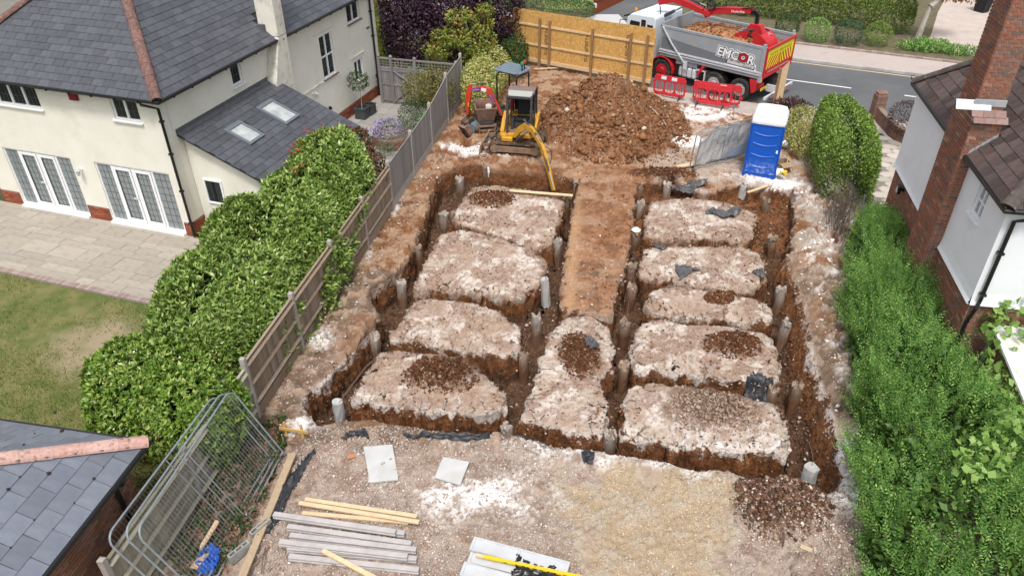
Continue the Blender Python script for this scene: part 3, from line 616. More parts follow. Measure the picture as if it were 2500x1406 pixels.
# openings
def french(x0, x1):
    f = MB(); z0, z1 = .07, 2.10; y = .05
    xs = [x0, x0 + .60, x0 + 1.36, x0 + 2.10, x1]
    f.box(x0, x1, y - .02, y + .05, z1 - .05, z1).box(x0, x1, y - .02, y + .05, z0, z0 + .05)
    for x in xs: 
        a = max(x - .04, x0); c = min(x + .04, x1); f.box(a, c, y - .018, y + .05, z0 + .05, z1 - .05)
    o = f.build('french_door', M_UPVC, LH, bevel=.006)
    for i in range(4):
        a, c = xs[i] + .045, xs[i + 1] - .045; d, e = z0 + .06, z1 - .06
        if i in (1, 2):
            g = MB(); g.box(a, c, y - .035, y - .0205, d, d + .13).box(a, c, y - .035, y - .0205, e - .1, e).box(a, a + .085, y - .034, y - .0205, d + .13, e - .1).box(c - .085, c, y - .034, y - .0205, d + .13, e - .1)
            g.build('door_leaf', M_UPVC, o, bevel=.004); a += .085; c -= .085; d += .13; e -= .1
            if i == 1:
                h = MB().tube([(c + .05, y - .04, 1.05), (c + .05, y - .085, 1.05), (c - .06, y - .09, 1.05)], .012); h.box(c + .03, c + .07, y - .047, y - .036, .95, 1.17); h.build('handle', M_UPVC, o)
        MB().box(a, c, y + .015, y + .025, d, e).build('pane', M_CGLASS, o)
        g = MB(); nz = 8; nx = 3
        for q in range(1, nx): g.box(a + (c - a) * q / nx - .006, a + (c - a) * q / nx + .006, y + .008, y + .0145, d, e)
        for q in range(1, nz): g.box(a, c, y + .007, y + .0135, d + (e - d) * q / nz - .006, d + (e - d) * q / nz + .006)
        g.build('lead_lattice', M_LEADD, o)
    MB().box(x0 - .03, x1 + .03, -.12, y - .021, .0, .075).build('sill', M_UPVC, o, bevel=.008)
french(-6.74, -4.02); french(-3.08, -.32)
window(LH, I4, *hb[2], cols=2, sill=True); window(LH, I4, *hb[3], cols=4, sill=True)
M_TSILL = mat('tile_sill', (.20, .15, .13), None, 5, .9)
window(LH, EAST, *hs[0], cols=1, sill=True); window(LH, EAST, *hs[1], cols=2, rows=2, sill=True, msill=M_TSILL); window(LH, EAST, *hs[2], cols=2, sill=True, msill=M_TSILL); window(LH, EAST, *hs[3], cols=2, sill=True, msill=M_TSILL)
for y0, y1, z in ((8.3, 9.75, 3.82), (10.75, 11.9, 2.22), (6.9, 8.5, 2.05)): MB().box(0, .05, y0, y1, z, z + .03).build('drip_mould', M_CHIM, LH)
MB().box(-3.08, -2.78, -.09, -.002, 4.10, 4.30).build('alarm_box', mat('alarm_red', (.22, .02, .025), None, 4, .4), LH, bevel=.02)
def lantern(parent, M):
    b = MB(); b.cyl((0, -.001, .12), (0, -.03, .12), .05); b.tube([(0, -.02, .12), (0, -.12, .2), (0, -.16, .17)], .012)
    o = b.build('wall_lamp', M_UPVC, parent); o.matrix_basis = M
    MB().lathe([(.02, .17), (.09, .13), (.075, .12), (.05, -.02), (.02, -.05)], (0, -.16, 0), 6).build('lamp_glass', M_RGLASS, o)
lantern(LH, T(-3.68, 0, 1.66)); lantern(LH, EAST @ T(7.7, 0, 1.75))
MB().lathe([(.03, -.03), (.08, 0), (.06, .1), (.02, .12)], (.12, 8.55, .95), 8).build('hose_hook', M_BLK, LH)
MB().box(0, .02, 12.35, 12.6, 2.98, 3.06).build('air_brick', M_LEADD, LH)
# main roof
EV = 4.37 + .15; k38 = .78; x0, x1, y0, y1 = -7.85, .30, -.28, 13.3; hw = (x1 - x0) / 2; RZ = EV + hw * k38
b = MB()
A, B, C_, D = (x0, y0, EV), (x1, y0, EV), (x1, y1, EV), (x0, y1, EV); R1, R2 = (x0 + hw, y0 + hw, RZ), (x0 + hw, y1 - hw, RZ)
b.add([A, B, C_, D, R1, R2], [(0, 1, 4), (1, 2, 5, 4), (2, 3, 5), (3, 0, 4, 5)]); b.add([(x0, y0, EV - .02), (x1, y0, EV - .02), (x1, y1, EV - .02), (x0, y1, EV - .02)], [(3, 2, 1, 0)])
roof = b.build('roof', M_SOFFIT, LH)
sl = math.hypot(1, k38); SLATE = slate_mesh('slate', M_SLATE, .235)
slates(roof, 'slate', SLATE, [(0, 0), (2 * hw, 0), (hw, hw * sl)], plane_M(A, (1, 0, 0), (0, 1, k38)), .235, .40, 220)
Lr = y1 - y0
slates(roof, 'slate', SLATE, [(0, 0), (Lr, 0), (Lr - hw, hw * sl), (hw, hw * sl)], plane_M(B, (0, 1, 0), (-1, 0, k38)), .235, .40, 80, holes=[(5.9, 6.55, 0, 1.2)])
hip_line(roof, B, R1, M_HIP, .15); hip_line(roof, A, R1, M_HIP, .15)
b = MB(); b.tube([(x0 - .05, y0 - .05, EV - .03), (x1 + .05, y0 - .05, EV - .03), (x1 + .05, y1, EV - .03)], .055, 8)
for q in np.arange(-7.5, .2, .8): b.box(q - .02, q + .02, y0 - .11, y0, EV - .09, EV - .03)
for q in np.arange(.3, 13, .8): b.box(x1, x1 + .11, q - .02, q + .02, EV - .09, EV - .03)
b.build('gutter', M_BLK, LH, smooth=False)
b = MB(); b.tube([(-.25, y0 - .05, EV - .06), (-.25, y0 - .04, EV - .15), (.06, -.07, EV - .32), (.06, -.07, .05)], .042, 8)
for z in (.5, 1.6, 2.8, 3.8): b.box(0, .12, -.12, -.02, z, z + .05)
b.tube([(x1, 12.75, EV - .1), (.07, 12.75, EV - .4), (.07, 12.75, .02)], .042, 8)
for z in (.9, 2.6, 3.6): b.box(.0, .12, 12.69, 12.81, z, z + .05)
b.build('downpipe', M_BLK, LH)
# rendered chimney breast on the side wall
b = MB(); b.prism([(.001, 5.35, 0), (.40, 5.35, 0), (.40, 5.2, 3.3), (.40, 5.62, 4.35), (.001, 5.62, 4.35)], (0, .001, 0))
b = MB(); b.add([(.001, 5.05, 0), (.4, 5.05, 0), (.4, 6.1, 0), (.001, 6.1, 0), (.001, 5.05, 3.2), (.4, 5.05, 3.2), (.4, 6.1, 3.2), (.001, 6.1, 3.2), (.001, 5.6, 4.6), (.4, 5.6, 4.6), (.4, 6.12, 4.6), (.001, 6.12, 4.6)],
      [(3, 2, 1, 0), (0, 1, 5, 4), (1, 2, 6, 5), (2, 3, 7, 6), (3, 0, 4, 7), (4, 5, 9, 8), (5, 6, 10, 9), (6, 7, 11, 10), (7, 4, 8, 11)])
b.box(-.3, .4, 5.6, 6.12, 4.6, 8.6).build('chimney', M_CHIM, LH, bevel=.03)
b = MB(); b.box(-.34, -.02, 5.5, 5.6, 4.75, 5.0); b.box(-.36, .42, 6.12, 6.16, 4.6, 5.15); b.build('lead_flashing', M_LEADD, LH)
# lean-to with slates and two rooflights
LT = 3.10 + .15; LE = 1.75 + .15; LW = 3.14
b = MB(); b.prism([(0.012, .62, 0), (2.9, .62, 0), (2.9, .62, LE + .02), (0.012, .62, LT - .08)], (0, .01, 0)); b.prism([(0.012, 5.2, 0), (2.9, 5.2, 0), (2.9, 5.2, LE + .02), (0.012, 5.2, LT - .08)], (0, .01, 0)); b.box(2.88, 2.9, .63, 5.2, 0, LE)
lw = b.build('lean_to_wall', M_REND, LH)
window(LH, T(0, .62, 0), .35, 1.0, .95, 1.78, cols=1, lead=False, y=-.03)
b = MB(); b.prism([(.012, .40, LT), (LW, .40, LE), (LW, .40, LE - .07), (.012, .40, LT - .07)], (0, 4.95, 0)); lr = b.build('lean_to_roof', M_SOFFIT, LH)
sl2 = math.hypot(LW, LT - LE); MP = plane_M((LW, .40, LE), (0, 1, 0), (-LW, 0, LT - LE))
RL = [(1.61 - .4, 2.30 - .4, sl2 * (1 - 1.53 / LW), sl2 * (1 - .80 / LW)), (3.40 - .4, 4.15 - .4, sl2 * (1 - 1.65 / LW), sl2 * (1 - .74 / LW))]
slates(lr, 'slate', slate_mesh('slate', M_SLATE, .255, .014), [(0, 0), (4.95, 0), (4.95, sl2 - .1), (0, sl2 - .1)], MP, .255, .46, 300, holes=RL)
for u0, u1, v0, v1 in RL:
    b = MB()
    for q in ((u0 - .05, u1 + .05, v0 - .05, v0 + .05), (u0 - .05, u1 + .05, v1 - .04, v1 + .10), (u0 - .05, u0 + .05, v0 + .05, v1 - .04), (u1 - .05, u1 + .05, v0 + .05, v1 - .04)): b.box(*q, -.02, .085, MP)
    f = b.build('rooflight', M_GREYM, LH, bevel=.01); MB().box(u0 + .05, u1 - .05, v0 + .05, v1 - .04, .03, .05, MP).build('pane', M_RGLASS, f)
b = MB(); b.box(0, 4.95, sl2 - .16, sl2 + .01, .018, .035, MP); b.box(.004, .02, .40, 5.35, LT, LT + .13); b.build('lead_flashing', M_LEADD, LH)
b = MB(); b.tube([(LW + .05, .4, LE - .02), (LW + .05, 5.36, LE - .02)], .05, 8); b.build('gutter', M_BLK, LH)
# the wing seen past the corner of the roof
WG = thing('house_wing', 'cream rendered wall with black downpipe beyond the slate roof corner', 'house', (-9.91 - 12.5, 20.28 + 8.5, LZ), math.radians(-18.4))
MB().box(-4, 2.6, 0, 6, 0, 6.3).build('wall', M_REND, WG); MB().tube([(1.6, -.06, 6.3), (1.6, -.06, .1)], .05, 8).build('downpipe', M_BLK, WG)
MB().add([(-4.3, -.3, 6.3), (2.9, -.3, 6.3), (2.9, 6.3, 6.3), (-4.3, 6.3, 6.3), (-.7, 3, 8.6)], [(0, 1, 4), (1, 2, 4), (2, 3, 4), (3, 0, 4), (3, 2, 1, 0)]).build('roof', M_SLATE, WG)

# ---------------------------------------------------------------- garage at the lower left
GA = thing('garage', 'brick garage with blue grey slate hipped roof and pink hip tiles', 'garage', (-6.45, 9.30, 0), -FENCE_YAW)
GE = 2.2; gk = math.tan(math.radians(30)); gs = math.hypot(1, gk)
b = MB(); b.box(-5.2, -.28, -5.5, -.28, -.3, 2.18); gw = b.build('wall', M_MORTD, GA)
EA = Matrix(((0, -1, 0, -.28), (1, 0, 0, 0), (0, 0, 1, 0), (0, 0, 0, 1)))
M_GBRICK = mat('brown_brick', (.20, .10, .065), (.27, .145, .095), 18, .9, .3, 60, var=.3)
BRICK_G = _bm.mesh('brick', M_GBRICK)
pieces('brick', [BRICK_G], brick_mats(course_bricks(-4.2, -.29, .6, 2.17), EA @ T(0, -.008, 0)), gw, 300)
b = MB(); g0 = -5.6
b.add([(g0, -6, GE), (0, -6, GE), (0, 0, GE), (g0, 0, GE), (-2.8, -3.2, GE + 2.8 * gk), (-2.8, -2.8, GE + 2.8 * gk)], [(0, 1, 4), (1, 2, 5, 4), (2, 3, 5), (3, 0, 4, 5), (3, 2, 1, 0)]); gr = b.build('roof', M_SOFFIT, GA)
SL2 = slate_mesh('slate', M_SLATE2, .30, .012)
slates(gr, 'slate', SL2, [(0, 0), (6, 0), (3.2, 2.8 * gs), (2.8, 2.8 * gs)], plane_M((0, -6, GE), (0, 1, 0), (-1, 0, gk)), .30, .50, 200)
slates(gr, 'slate', SL2, [(0, 0), (5.6, 0), (2.8, 2.8 * gs)], plane_M((0, 0, GE), (-1, 0, 0), (0, -1, gk)), .30, .50, 100)
hip_line(gr, (0.02, .02, GE), (-2.8, -2.8, GE + 2.8 * gk), M_HIP2, .13, .44)
M_MOSS = mat('dark_moss', (.025, .018, .014), (.05, .035, .02), 30, 1, .6, 60)
MPg = plane_M((0, -6, GE), (0, 1, 0), (-1, 0, gk)); b = MB()
for _ in range(60):
    u, v = random.uniform(1.5, 5.8), random.randint(1, 9) * .30; r = random.uniform(.012, .035)
    b.lathe([(r, .0), (r * .9, r * .6), (r * .3, r)], MPg @ Vector((round(u / .25) * .25, v - .01, .02)), 6)
b.build('moss', M_MOSS, gr, kind='stuff')
b = MB(); b.tube([(.05, -6, GE - .03), (.05, .05, GE - .03), (-5.6, .05, GE - .03)], .055, 8); b.build('gutter', M_BLK, GA)
b = MB(); b.tube([(.03, -.75, GE - .07), (.0, -.75, GE - .2), (-.22, -.72, GE - .35), (-.22, -.72, .0)], .045, 8); b.build('downpipe', M_BLK, GA)

# ---------------------------------------------------------------- brick and white rendered house on the right
RH = thing('brick_house', 'white rendered and red brick house with dark tiled roof and tall chimney stack', 'house', (9.599, 12.717, 0), math.radians(-10.6))
WEST = Matrix(((0, 1, 0, 0), (-1, 0, 0, 0), (0, 0, 1, 0), (0, 0, 0, 1)))          # wall x = 0 seen from -x: local x runs toward the camera
YL = 6.62; RB = 2.60; RE = 4.95
b = MB().box(.001, 7, .001, YL, -.1, RB); bw = b.build('brick_wall', M_MORTAR, RH)
lst = brick_mats(course_bricks(-YL, 0, 0, RB - .03), WEST @ T(0, -.008, 0)) + brick_mats(course_bricks(0, 4.5, 0, RB - .03, off=.11), T(0, -.008, 0))
pieces('brick', [BRICK_C], [m for m in lst if in_frame(world_of(RH) @ m.translation, 30)], bw, 300)
ws = [(-1.42, -.90, 4.02, 4.70)]
def rendered(b, L0, L1, holes, M):
    zb = RB; p = [(zb, .01), (zb + .03, -.10), (zb + .12, -.065), (zb + .3, -.05)]
    for i in range(3): b.add([(L0, p[i][1], p[i][0]), (L1, p[i][1], p[i][0]), (L1, p[i + 1][1], p[i + 1][0]), (L0, p[i + 1][1], p[i + 1][0])], [(0, 1, 2, 3)], M)
    holed(b, L0, L1, zb + .3, RE, holes, .08, M @ T(0, -.05, 0))
b = MB(); rendered(b, -YL - .05, .05, ws, WEST); rendered(b, -.05, 7, [], I4); b.box(.2, 6.9, .3, 6.4, RB + .01, RE - .01); b.build('rendered_wall', M_WHITE, RH)
window(RH, WEST @ T(0, -.05, 0), *ws[0], cols=2, rows=2, sill=True, lead=False, fw=.04, glass=M_CGLASS)
k43 = math.tan(math.radians(43)); s43 = math.hypot(1, k43); e0, e1 = -.16, 7.2; n0, n1 = -.2, YL + .15; hr = (n1 - n0) / 2
b = MB(); A, B, C_, D = (e0, n0, RE), (e1, n0, RE), (e1, n1, RE), (e0, n1, RE); R1, R2 = (e0 + hr, n0 + hr, RE + hr * k43), (e1 - hr, n0 + hr, RE + hr * k43)
b.add([A, B, C_, D, R1, R2], [(0, 1, 5, 4), (1, 2, 5), (2, 3, 4, 5), (3, 0, 4), (3, 2, 1, 0)]); rr = b.build('roof', M_SOFFIT, RH)
PT = slate_mesh('roof_tile', M_PTILE, .235, .022)
slates(rr, 'roof_tile', PT, [(0, 0), (n1 - n0, 0), (hr, hr * s43)], plane_M((e0, n1, RE), (0, -1, 0), (1, 0, k43)), .235, .27, 260, holes=[(n1 - 3.42, n1 - 2.2, 0, 1.05)])
slates(rr, 'roof_tile', PT, [(0, 0), (e1 - e0, 0), (e1 - hr - e0, hr * s43), (hr, hr * s43)], plane_M(A, (1, 0, 0), (0, 1, k43)), .235, .27, 40)
hip_line(rr, A, R1, M_RIDGE, .15, .38); hip_line(rr, D, R1, M_RIDGE, .13, .38)
b = MB(); b.tube([(e0 - .05, 2.18, RE - .03), (e0 - .05, n0 - .05, RE - .03), (e1, n0 - .05, RE - .03)], .055, 8); b.tube([(e0 - .05, n1, RE - .03), (e0 - .05, 3.46, RE - .03)], .055, 8)
b.tube([(e0 - .05, n1 + .05, RE), (e0 - .1, n1 + .1, RE + .12), (e0 - .02, n1 + .1, RE + .16)], .012, 5)
b.build('gutter', M_BLK, RH)
b = MB(); b.tube([(.24, n0 - .05, RE - .08), (.24, n0 - .03, RE - .2), (.10, -.12, RE - .3), (.10, -.12, 2.75), (.06, -.16, 2.6), (.02, -.10, 2.2), (.02, -.10, .05)], .04, 8)
for z in (2.9, 3.9): b.box(.04, .16, -.17, -.06, z, z + .05)
b.build('downpipe', M_BLK, RH)
# chimney: breast up the side wall, shoulder on the near side, stack above
b = MB(); b.box(-.29, .3, 2.22, 3.41, 0, 5.72).box(-.291, .26, 2.40, 3.24, 5.72, 9.2); ch = b.build('chimney', M_MORTAR, RH)
WB = Matrix(((0, 1, 0, -.30), (-1, 0, 0, 0), (0, 0, 1, 0), (0, 0, 0, 1)))
cl = brick_mats(course_bricks(-3.42, -2.21, 1.2, 5.72), WB) + brick_mats(course_bricks(-3.25, -2.39, 5.72, 8.6, off=.1), WB)
cl += brick_mats(course_bricks(-.30, .30, 2.0, 5.72, off=.1), T(0, 2.21, 0)) + brick_mats(course_bricks(-.30, .27, 5.72, 8.6), T(0, 2.39, 0))
pieces('brick', [BRICK_C], [m for m in cl if in_frame(world_of(RH) @ m.translation, 30)], ch, 300, key=lambda M: -M.translation.z)
MP2 = plane_M((-.33, 2.13, 5.70), (1, 0, 0), (0, .27, .30)); tl = slate_mesh('roof_tile', mat('brown_tile', (.24, .155, .135), (.30, .20, .175), 8, .9, .4, 50, var=.15), .13, .02)
for r_ in range(2):
    for c_ in range(3): 
        o = bpy.data.objects.new('roof_tile', tl); o.matrix_basis = MP2 @ T(.115 + .225 * c_ - (.04 if r_ else 0), .14 * r_, .01, 0, 0, 0, (.22, 1, 1)); link(o, ch)
b = MB(); b.box(-.35, .34, .27, .50, .015, .035, MP2); b.box(-.34, .29, 2.37, 2.385, 5.98, 6.13); b.build('lead_capping', M_LEAD, ch, bevel=.006)
b = MB()
for i in range(5):
    x = -.14 + i * .085; b.prism([(x - .04, 2.205, RE + (x - e0) * k43 - .02), (x + .085, 2.205, RE + (x + .085 - e0) * k43 + .0), (x + .085, 2.205, RE + (x + .085 - e0) * k43 + .10), (x - .02, 2.205, RE + (x - e0) * k43 + .10)], (0, -.012, 0))
b.box(-.18, .0, 3.425, 3.45, RE + .02, RE + .16); b.build('stepped_flashing', M_LEAD, ch)
b = MB().box(-.20, -.11, 5.42, 5.60, 2.33, 2.55); b.box(-.11, 0, 5.47, 5.53, 2.40, 2.48); fl = b.build('floodlight', M_BLK, RH, bevel=.01)
MB().box(-.205, -.199, 5.44, 5.58, 2.35, 2.53).build('lamp_glass', M_GLASS, fl)
# ---------------------------------------------------------------- paving, lawn, road
def sheet(name, poly, z, m, label=None, kind='structure', parent=None):
    return MB().add([(p[0], p[1], z) for p in poly], [tuple(range(len(poly)))]).build(name, m, parent, kind=kind, label=label)
def loc2w(o, x, y):
    c, s = math.cos(o.rotation_euler.z), math.sin(o.rotation_euler.z); return np.array([o.location.x + c * x - s * y, o.location.y + s * x + c * y])
LHW = lambda x, y: loc2w(LH, x, y)
M_JOINT = mat('joint_grit', (.20, .18, .15), (.27, .24, .20), 20, .95)
M_SLAB = mat('york_slab', (.33, .295, .245), (.41, .365, .305), 1.6, .9, .2, 40, var=.09, dirt=(.25, .225, .185), dscale=1.7, dlo=.47, dhi=.70)
M_SLABG = mat('grey_slab', (.29, .275, .25), (.35, .33, .30), 3, .9, .2, 40, var=.12, dirt=(.2, .19, .16), dscale=2.5)
t = NT('lawn_soil'); _dv = t.new('VectorMath', operation='DISTANCE'); t.inp(_dv, 0, t.coord()); _dv.inputs[1].default_value = (-10.5, 15.0, LZ - .035); _w = t.step(t.math('ADD', _dv.outputs['Value'], t.math('MULTIPLY', t.noise(1.6, 5, .65), 3.2)), 3.1, 1.9)
t.bump(t.noise(90, 4), .6, .02); M_LAWN = t.done(t.mix(_w, t.mix(t.step(t.noise(2.2, 5), .38, .64), (.095, .12, .03), (.175, .165, .062)), (.30, .24, .155)), .95)
M_LAWN_ = mat('lawn_soil_plain', (.085, .105, .03), (.155, .145, .06), 2.2, .95, .6, 90, dirt=(.27, .22, .13), dscale=.45, dlo=.56, dhi=.72)
def slab_field(name, frame, x0, x1, y0, y1, z, m, mj, size, label, rnd=False, gap=.012):
    """paving as slabs on a bed; the frame is an object with location and z turn"""
    P = [loc2w(frame, *q) for q in ((x0, y0), (x1, y0), (x1, y1), (x0, y1))]
    bed = sheet(name, P, z - .012, mj, label); lst = []; g = random.Random(3); y = y0; M0 = Matrix.Translation((frame.location.x, frame.location.y, z)) @ Matrix.Rotation(frame.rotation_euler.z, 4, 'Z')
    while y < y1 - .1:
        h = min(size[1] * (g.choice((.67, 1, 1.33)) if rnd else 1), y1 - y); x = x0 - (g.random() * size[0] if rnd else 0)
        while x < x1 - .05:
            w = size[0] * (g.choice((.67, 1, 1, 1.35)) if rnd else 1); a, c = max(x, x0), min(x + w, x1)
            if c - a > .06 and in_frame(M0 @ Vector(((a + c) / 2, y + h / 2, 0)), 60): lst.append(M0 @ T((a + c) / 2, y + h / 2, g.uniform(-.002, .004), g.gauss(0, .003), g.gauss(0, .003), 0, (c - a - gap, h - gap, 1)))
            x += w
        y += h
    pieces('slab', [MB().box(-.5, .5, -.5, .5, -.02, 0).mesh('slab', m)], lst, bed, 300)
    return bed
slab_field('patio', LH, -9, 4.2, -3.2, -.02, LZ + .004, M_SLAB, M_JOINT, (.80, .46), 'weathered stone slab patio behind the cream house', True)
slab_field('side_path', LH, -.0, 5.2, 5.45, 14.5, LZ + .004, M_SLABG, M_JOINT, (.60, .60), 'grey slab path between the cream house and the fence')
M_EDGE = mat('brick_edging', (.28, .21, .19), (.36, .28, .25), 9, .95, .4, 50, var=.2)
_em = MB().box(-.045, .045, -.10, .10, -.05, .03).mesh('brick', M_EDGE)
EDG = MB().box(-9, 4.2, -3.42, -3.2, -.06, -.001, Matrix.Translation((LH.location.x, LH.location.y, LZ)) @ Matrix.Rotation(LH.rotation_euler.z, 4, 'Z')).build('lawn_edging', M_JOINT, None, kind='structure', label='row of bricks edging the patio beside the lawn')
pieces('brick', [_em], [m for m in (Matrix.Translation((LH.location.x, LH.location.y, LZ)) @ Matrix.Rotation(LH.rotation_euler.z, 4, 'Z') @ T(x, -3.31, 0) for x in np.arange(-8.9, 2.4, .102)) if in_frame(m.translation, 40)], EDG, 300)
lawnp = [LHW(-14, -3.42), LHW(4.0, -3.42), (-6.0, 12.2), (-6.5, 9.6), (-14, 11), (-22, 14)]
sheet('lawn', lawnp, LZ - .035, M_LAWN, 'patchy dry lawn behind the patio')
def blades(name, xy, z, ln, m, label, seed, tilt=.7, w=.012, kind='stuff', parent=None):
    g = np.random.default_rng(seed); n = len(xy); a = g.uniform(0, 2 * np.pi, n); L = g.uniform(*ln, n); b = g.uniform(0, 2 * np.pi, n); t = g.uniform(.1, tilt, n)
    base = np.c_[xy, np.full(n, z) if np.isscalar(z) else z]; d = np.c_[np.cos(b) * t, np.sin(b) * t, np.ones(n)] * L[:, None]; s = np.c_[np.cos(a), np.sin(a), 0 * a] * w
    V = np.stack([base - s, base + s, base + d], 1).reshape(-1, 3); return np_obj(name, V, np.arange(3 * n).reshape(-1, 3), m, parent, label=label, kind=kind)
M_GRASS = leaf_mat('grass_blade', [(0, (.095, .13, .024)), (.45, (.15, .18, .04)), (.7, (.22, .21, .08)), (1, (.33, .28, .145))], .7, .2)
lp = np.array([p for p in lawnp]); gp = scatter(36000, lp, 41, lambda x, y, g: (fbm(x, y, .55, 4, 12) < g.uniform(.42, .72, len(x))) & (np.hypot(x + 10.5, y - 15.0) + 1.2 * fbm(x, y, 1.6, 3, 3) > g.uniform(.9, 2.2, len(x))) & (x > -16))
blades('grass', gp, LZ - .035, (.03, .075), M_GRASS, 'short dry grass growing on the lawn', 42)
RU, RN = np.array([.906, -.423]), np.array([.423, .906])
def RW(s, n): return RU * s + RN * n
t = NT('asphalt'); t.bump(t.noise(120, 3), .2, .01)
t.done(t.mix(t.step(t.noise(.35, 5, .6, vec=t.mapped((1, 1, 1))), .38, .66), (.098, .102, .108), (.135, .137, .14)), .85, 0, .25); M_ASPH = t.m
M_PAVE = mat('pavement_tarmac', (.40, .34, .31), (.45, .385, .35), .8, .9, .2, 90, dirt=(.33, .28, .26), dscale=.8)
M_KERB = mat('kerb_stone', (.36, .35, .33), (.44, .42, .40), 5, .9, .2, 40, var=.12)
M_LINE = mat('white_line', (.74, .74, .72), (.62, .62, .60), 9, .8)
M_YLINE = mat('yellow_line', (.66, .50, .27), (.58, .45, .27), 9, .85)
sheet('road', [RW(-60, 36), RW(-20, 34.8), RW(-15.2, 33.95), RW(-9.2, 33.1), RW(-7.8, 32.35), RW(60, 32.35), RW(60, 38.68), RW(-60, 38.68)], .006, M_ASPH, 'grey asphalt road passing the site')
for i, (a, c) in enumerate(((-16, -12), (-10, -6), (-4.1, -.02), (2.15, 6.2), (8.2, 12.2))): sheet('centre_line', [RW(a, 35.74), RW(c, 35.74), RW(c, 35.85), RW(a, 35.85)], .011, M_LINE)
sheet('yellow_line', [RW(-60, 38.42), RW(60, 38.42), RW(60, 38.51), RW(-60, 38.51)], .011, M_YLINE); sheet('yellow_line', [RW(-1, 32.56), RW(60, 32.56), RW(60, 32.64), RW(-1, 32.64)], .011, M_YLINE)
def strip(b, s0, s1, n0, n1, z0, z1):
    P = [RW(s0, n0), RW(s1, n0), RW(s1, n1), RW(s0, n1)]; return b.add([(*p, z0) for p in P] + [(*p, z1) for p in P], BOXF)
strip(MB(), -60, 60, 38.84, 41.0, -.05, .115).build('pavement', M_PAVE, None, kind='structure', label='pinkish far pavement beyond the road')
kb = strip(MB(), -60, 60, 38.69, 38.84, -.05, .095).build('kerb', M_KERB, None, kind='structure', label='stone kerb along the far pavement')
km = MB().box(-.45, .45, -.078, .078, -.05, .12).mesh('kerb_stone', M_KERB)
pieces('kerb_stone', [km], [m for m in (Matrix.Translation((*RW(s, 38.765), 0)) @ Matrix.Rotation(-.4367, 4, 'Z') for s in np.arange(-24, 24, .915)) if in_frame(m.translation, 40)], kb, 300)
M_DUSTY = mat('dusty_crossover', (.44, .38, .335), (.36, .32, .29), .9, .95, .3, 60, dirt=(.26, .20, .16), dscale=1.6)
strip(MB(), -8.4, 60, 31.0, 32.22, -.05, .02).build('footway', M_DUSTY, None, kind='structure', label='dusty pavement at the site entrance')
strip(MB(), -3, 60, 32.22, 32.36, -.05, .026).build('kerb', M_KERB, None, kind='structure', label='dropped kerb along the near side of the road')
M_COVER = mat('iron_cover', (.30, .27, .255), None, 5, .8)
for s, n, w, h in ((4.3, 39.9, .85, .6), (7.25, 39.75, .5, .3)): strip(MB(), s, s + w, n, n + h, .10, .119).build('manhole_cover', M_COVER, None, kind='structure')
# far verge, front gardens, drives
M_VERGE = mat('verge_soil', (.10, .085, .05), (.15, .13, .075), 3, .95, .4, 50)
M_BLOCK = mat('block_paving', (.44, .37, .325), (.50, .425, .375), 1.5, .9, .15, 60, dirt=(.38, .32, .28), dscale=.7)
M_FGRASS = mat('front_grass', (.16, .20, .06), (.24, .24, .10), 2, .95, .5, 60)
sheet('front_garden', [RW(-60, 41.15), RW(60, 41.15), RW(60, 75), RW(-60, 75)], .06, M_VERGE, 'planted front gardens across the road')
eb = strip(MB(), -8.6, 30, 41.0, 41.16, 0, .17).build('kerb_edging', M_MORTD, None, kind='structure', label='low stone edging behind the far pavement')
em = MB().box(-.14, .14, -.085, .085, 0, .2).mesh('edging_stone', M_EDGE)
pieces('edging_stone', [em], [m for m in (Matrix.Translation((*RW(s, 41.08), 0)) @ Matrix.Rotation(-.4367 + random.gauss(0, .02), 4, 'Z') @ Matrix.Translation((0, 0, random.uniform(-.01, .01))) for s in np.arange(-8.4, 26, .29)) if in_frame(m.translation, 30)], eb, 300)
bp = np.array([at(2260, 112, .07)[:2], at(2380, 138, .07)[:2], at(2520, 160, .07)[:2], at(2560, 20, .07)[:2], at(2330, -40, .07)[:2], at(2290, 30, .07)[:2], at(2275, 80, .07)[:2]])
sheet('block_drive', bp, .075, M_BLOCK, 'pale block paved drive across the road')
# herringbone-laid blocks that can still be told apart
sheet('side_drive', [at(1440, 45, .07)[:2], at(1560, 60, .07)[:2], at(1620, 20, .07)[:2], at(1580, -60, .07)[:2], at(1500, -60, .07)[:2]], .075, M_ASPH, 'grey drive across the road behind the boarded fence')
M_GRAVELW = mat('white_gravel', (.55, .55, .55), (.42, .42, .42), 40, .95, .6, 60)
sheet('gravel_bed', [at(1420, 48, .08)[:2], at(1460, 36, .08)[:2], at(1510, 36, .08)[:2], at(1535, 62, .08)[:2], at(1500, 70, .08)[:2]], .085, M_GRAVELW, 'pale gravel beside the drive across the road')
sheet('front_grass', [at(1330, 30, .06)[:2], at(1450, 20, .06)[:2], at(1470, -40, .06)[:2], at(1300, -60, .06)[:2]], .072, M_FGRASS, 'small front lawn across the road')
sheet('near_garden', [(-7.2, 46), (-6.1, 31.9), (-2.2, 30.6), (-.6, 36.6), (-5.5, 38.9)], -.2, M_VERGE, 'planted bed beside the gate')
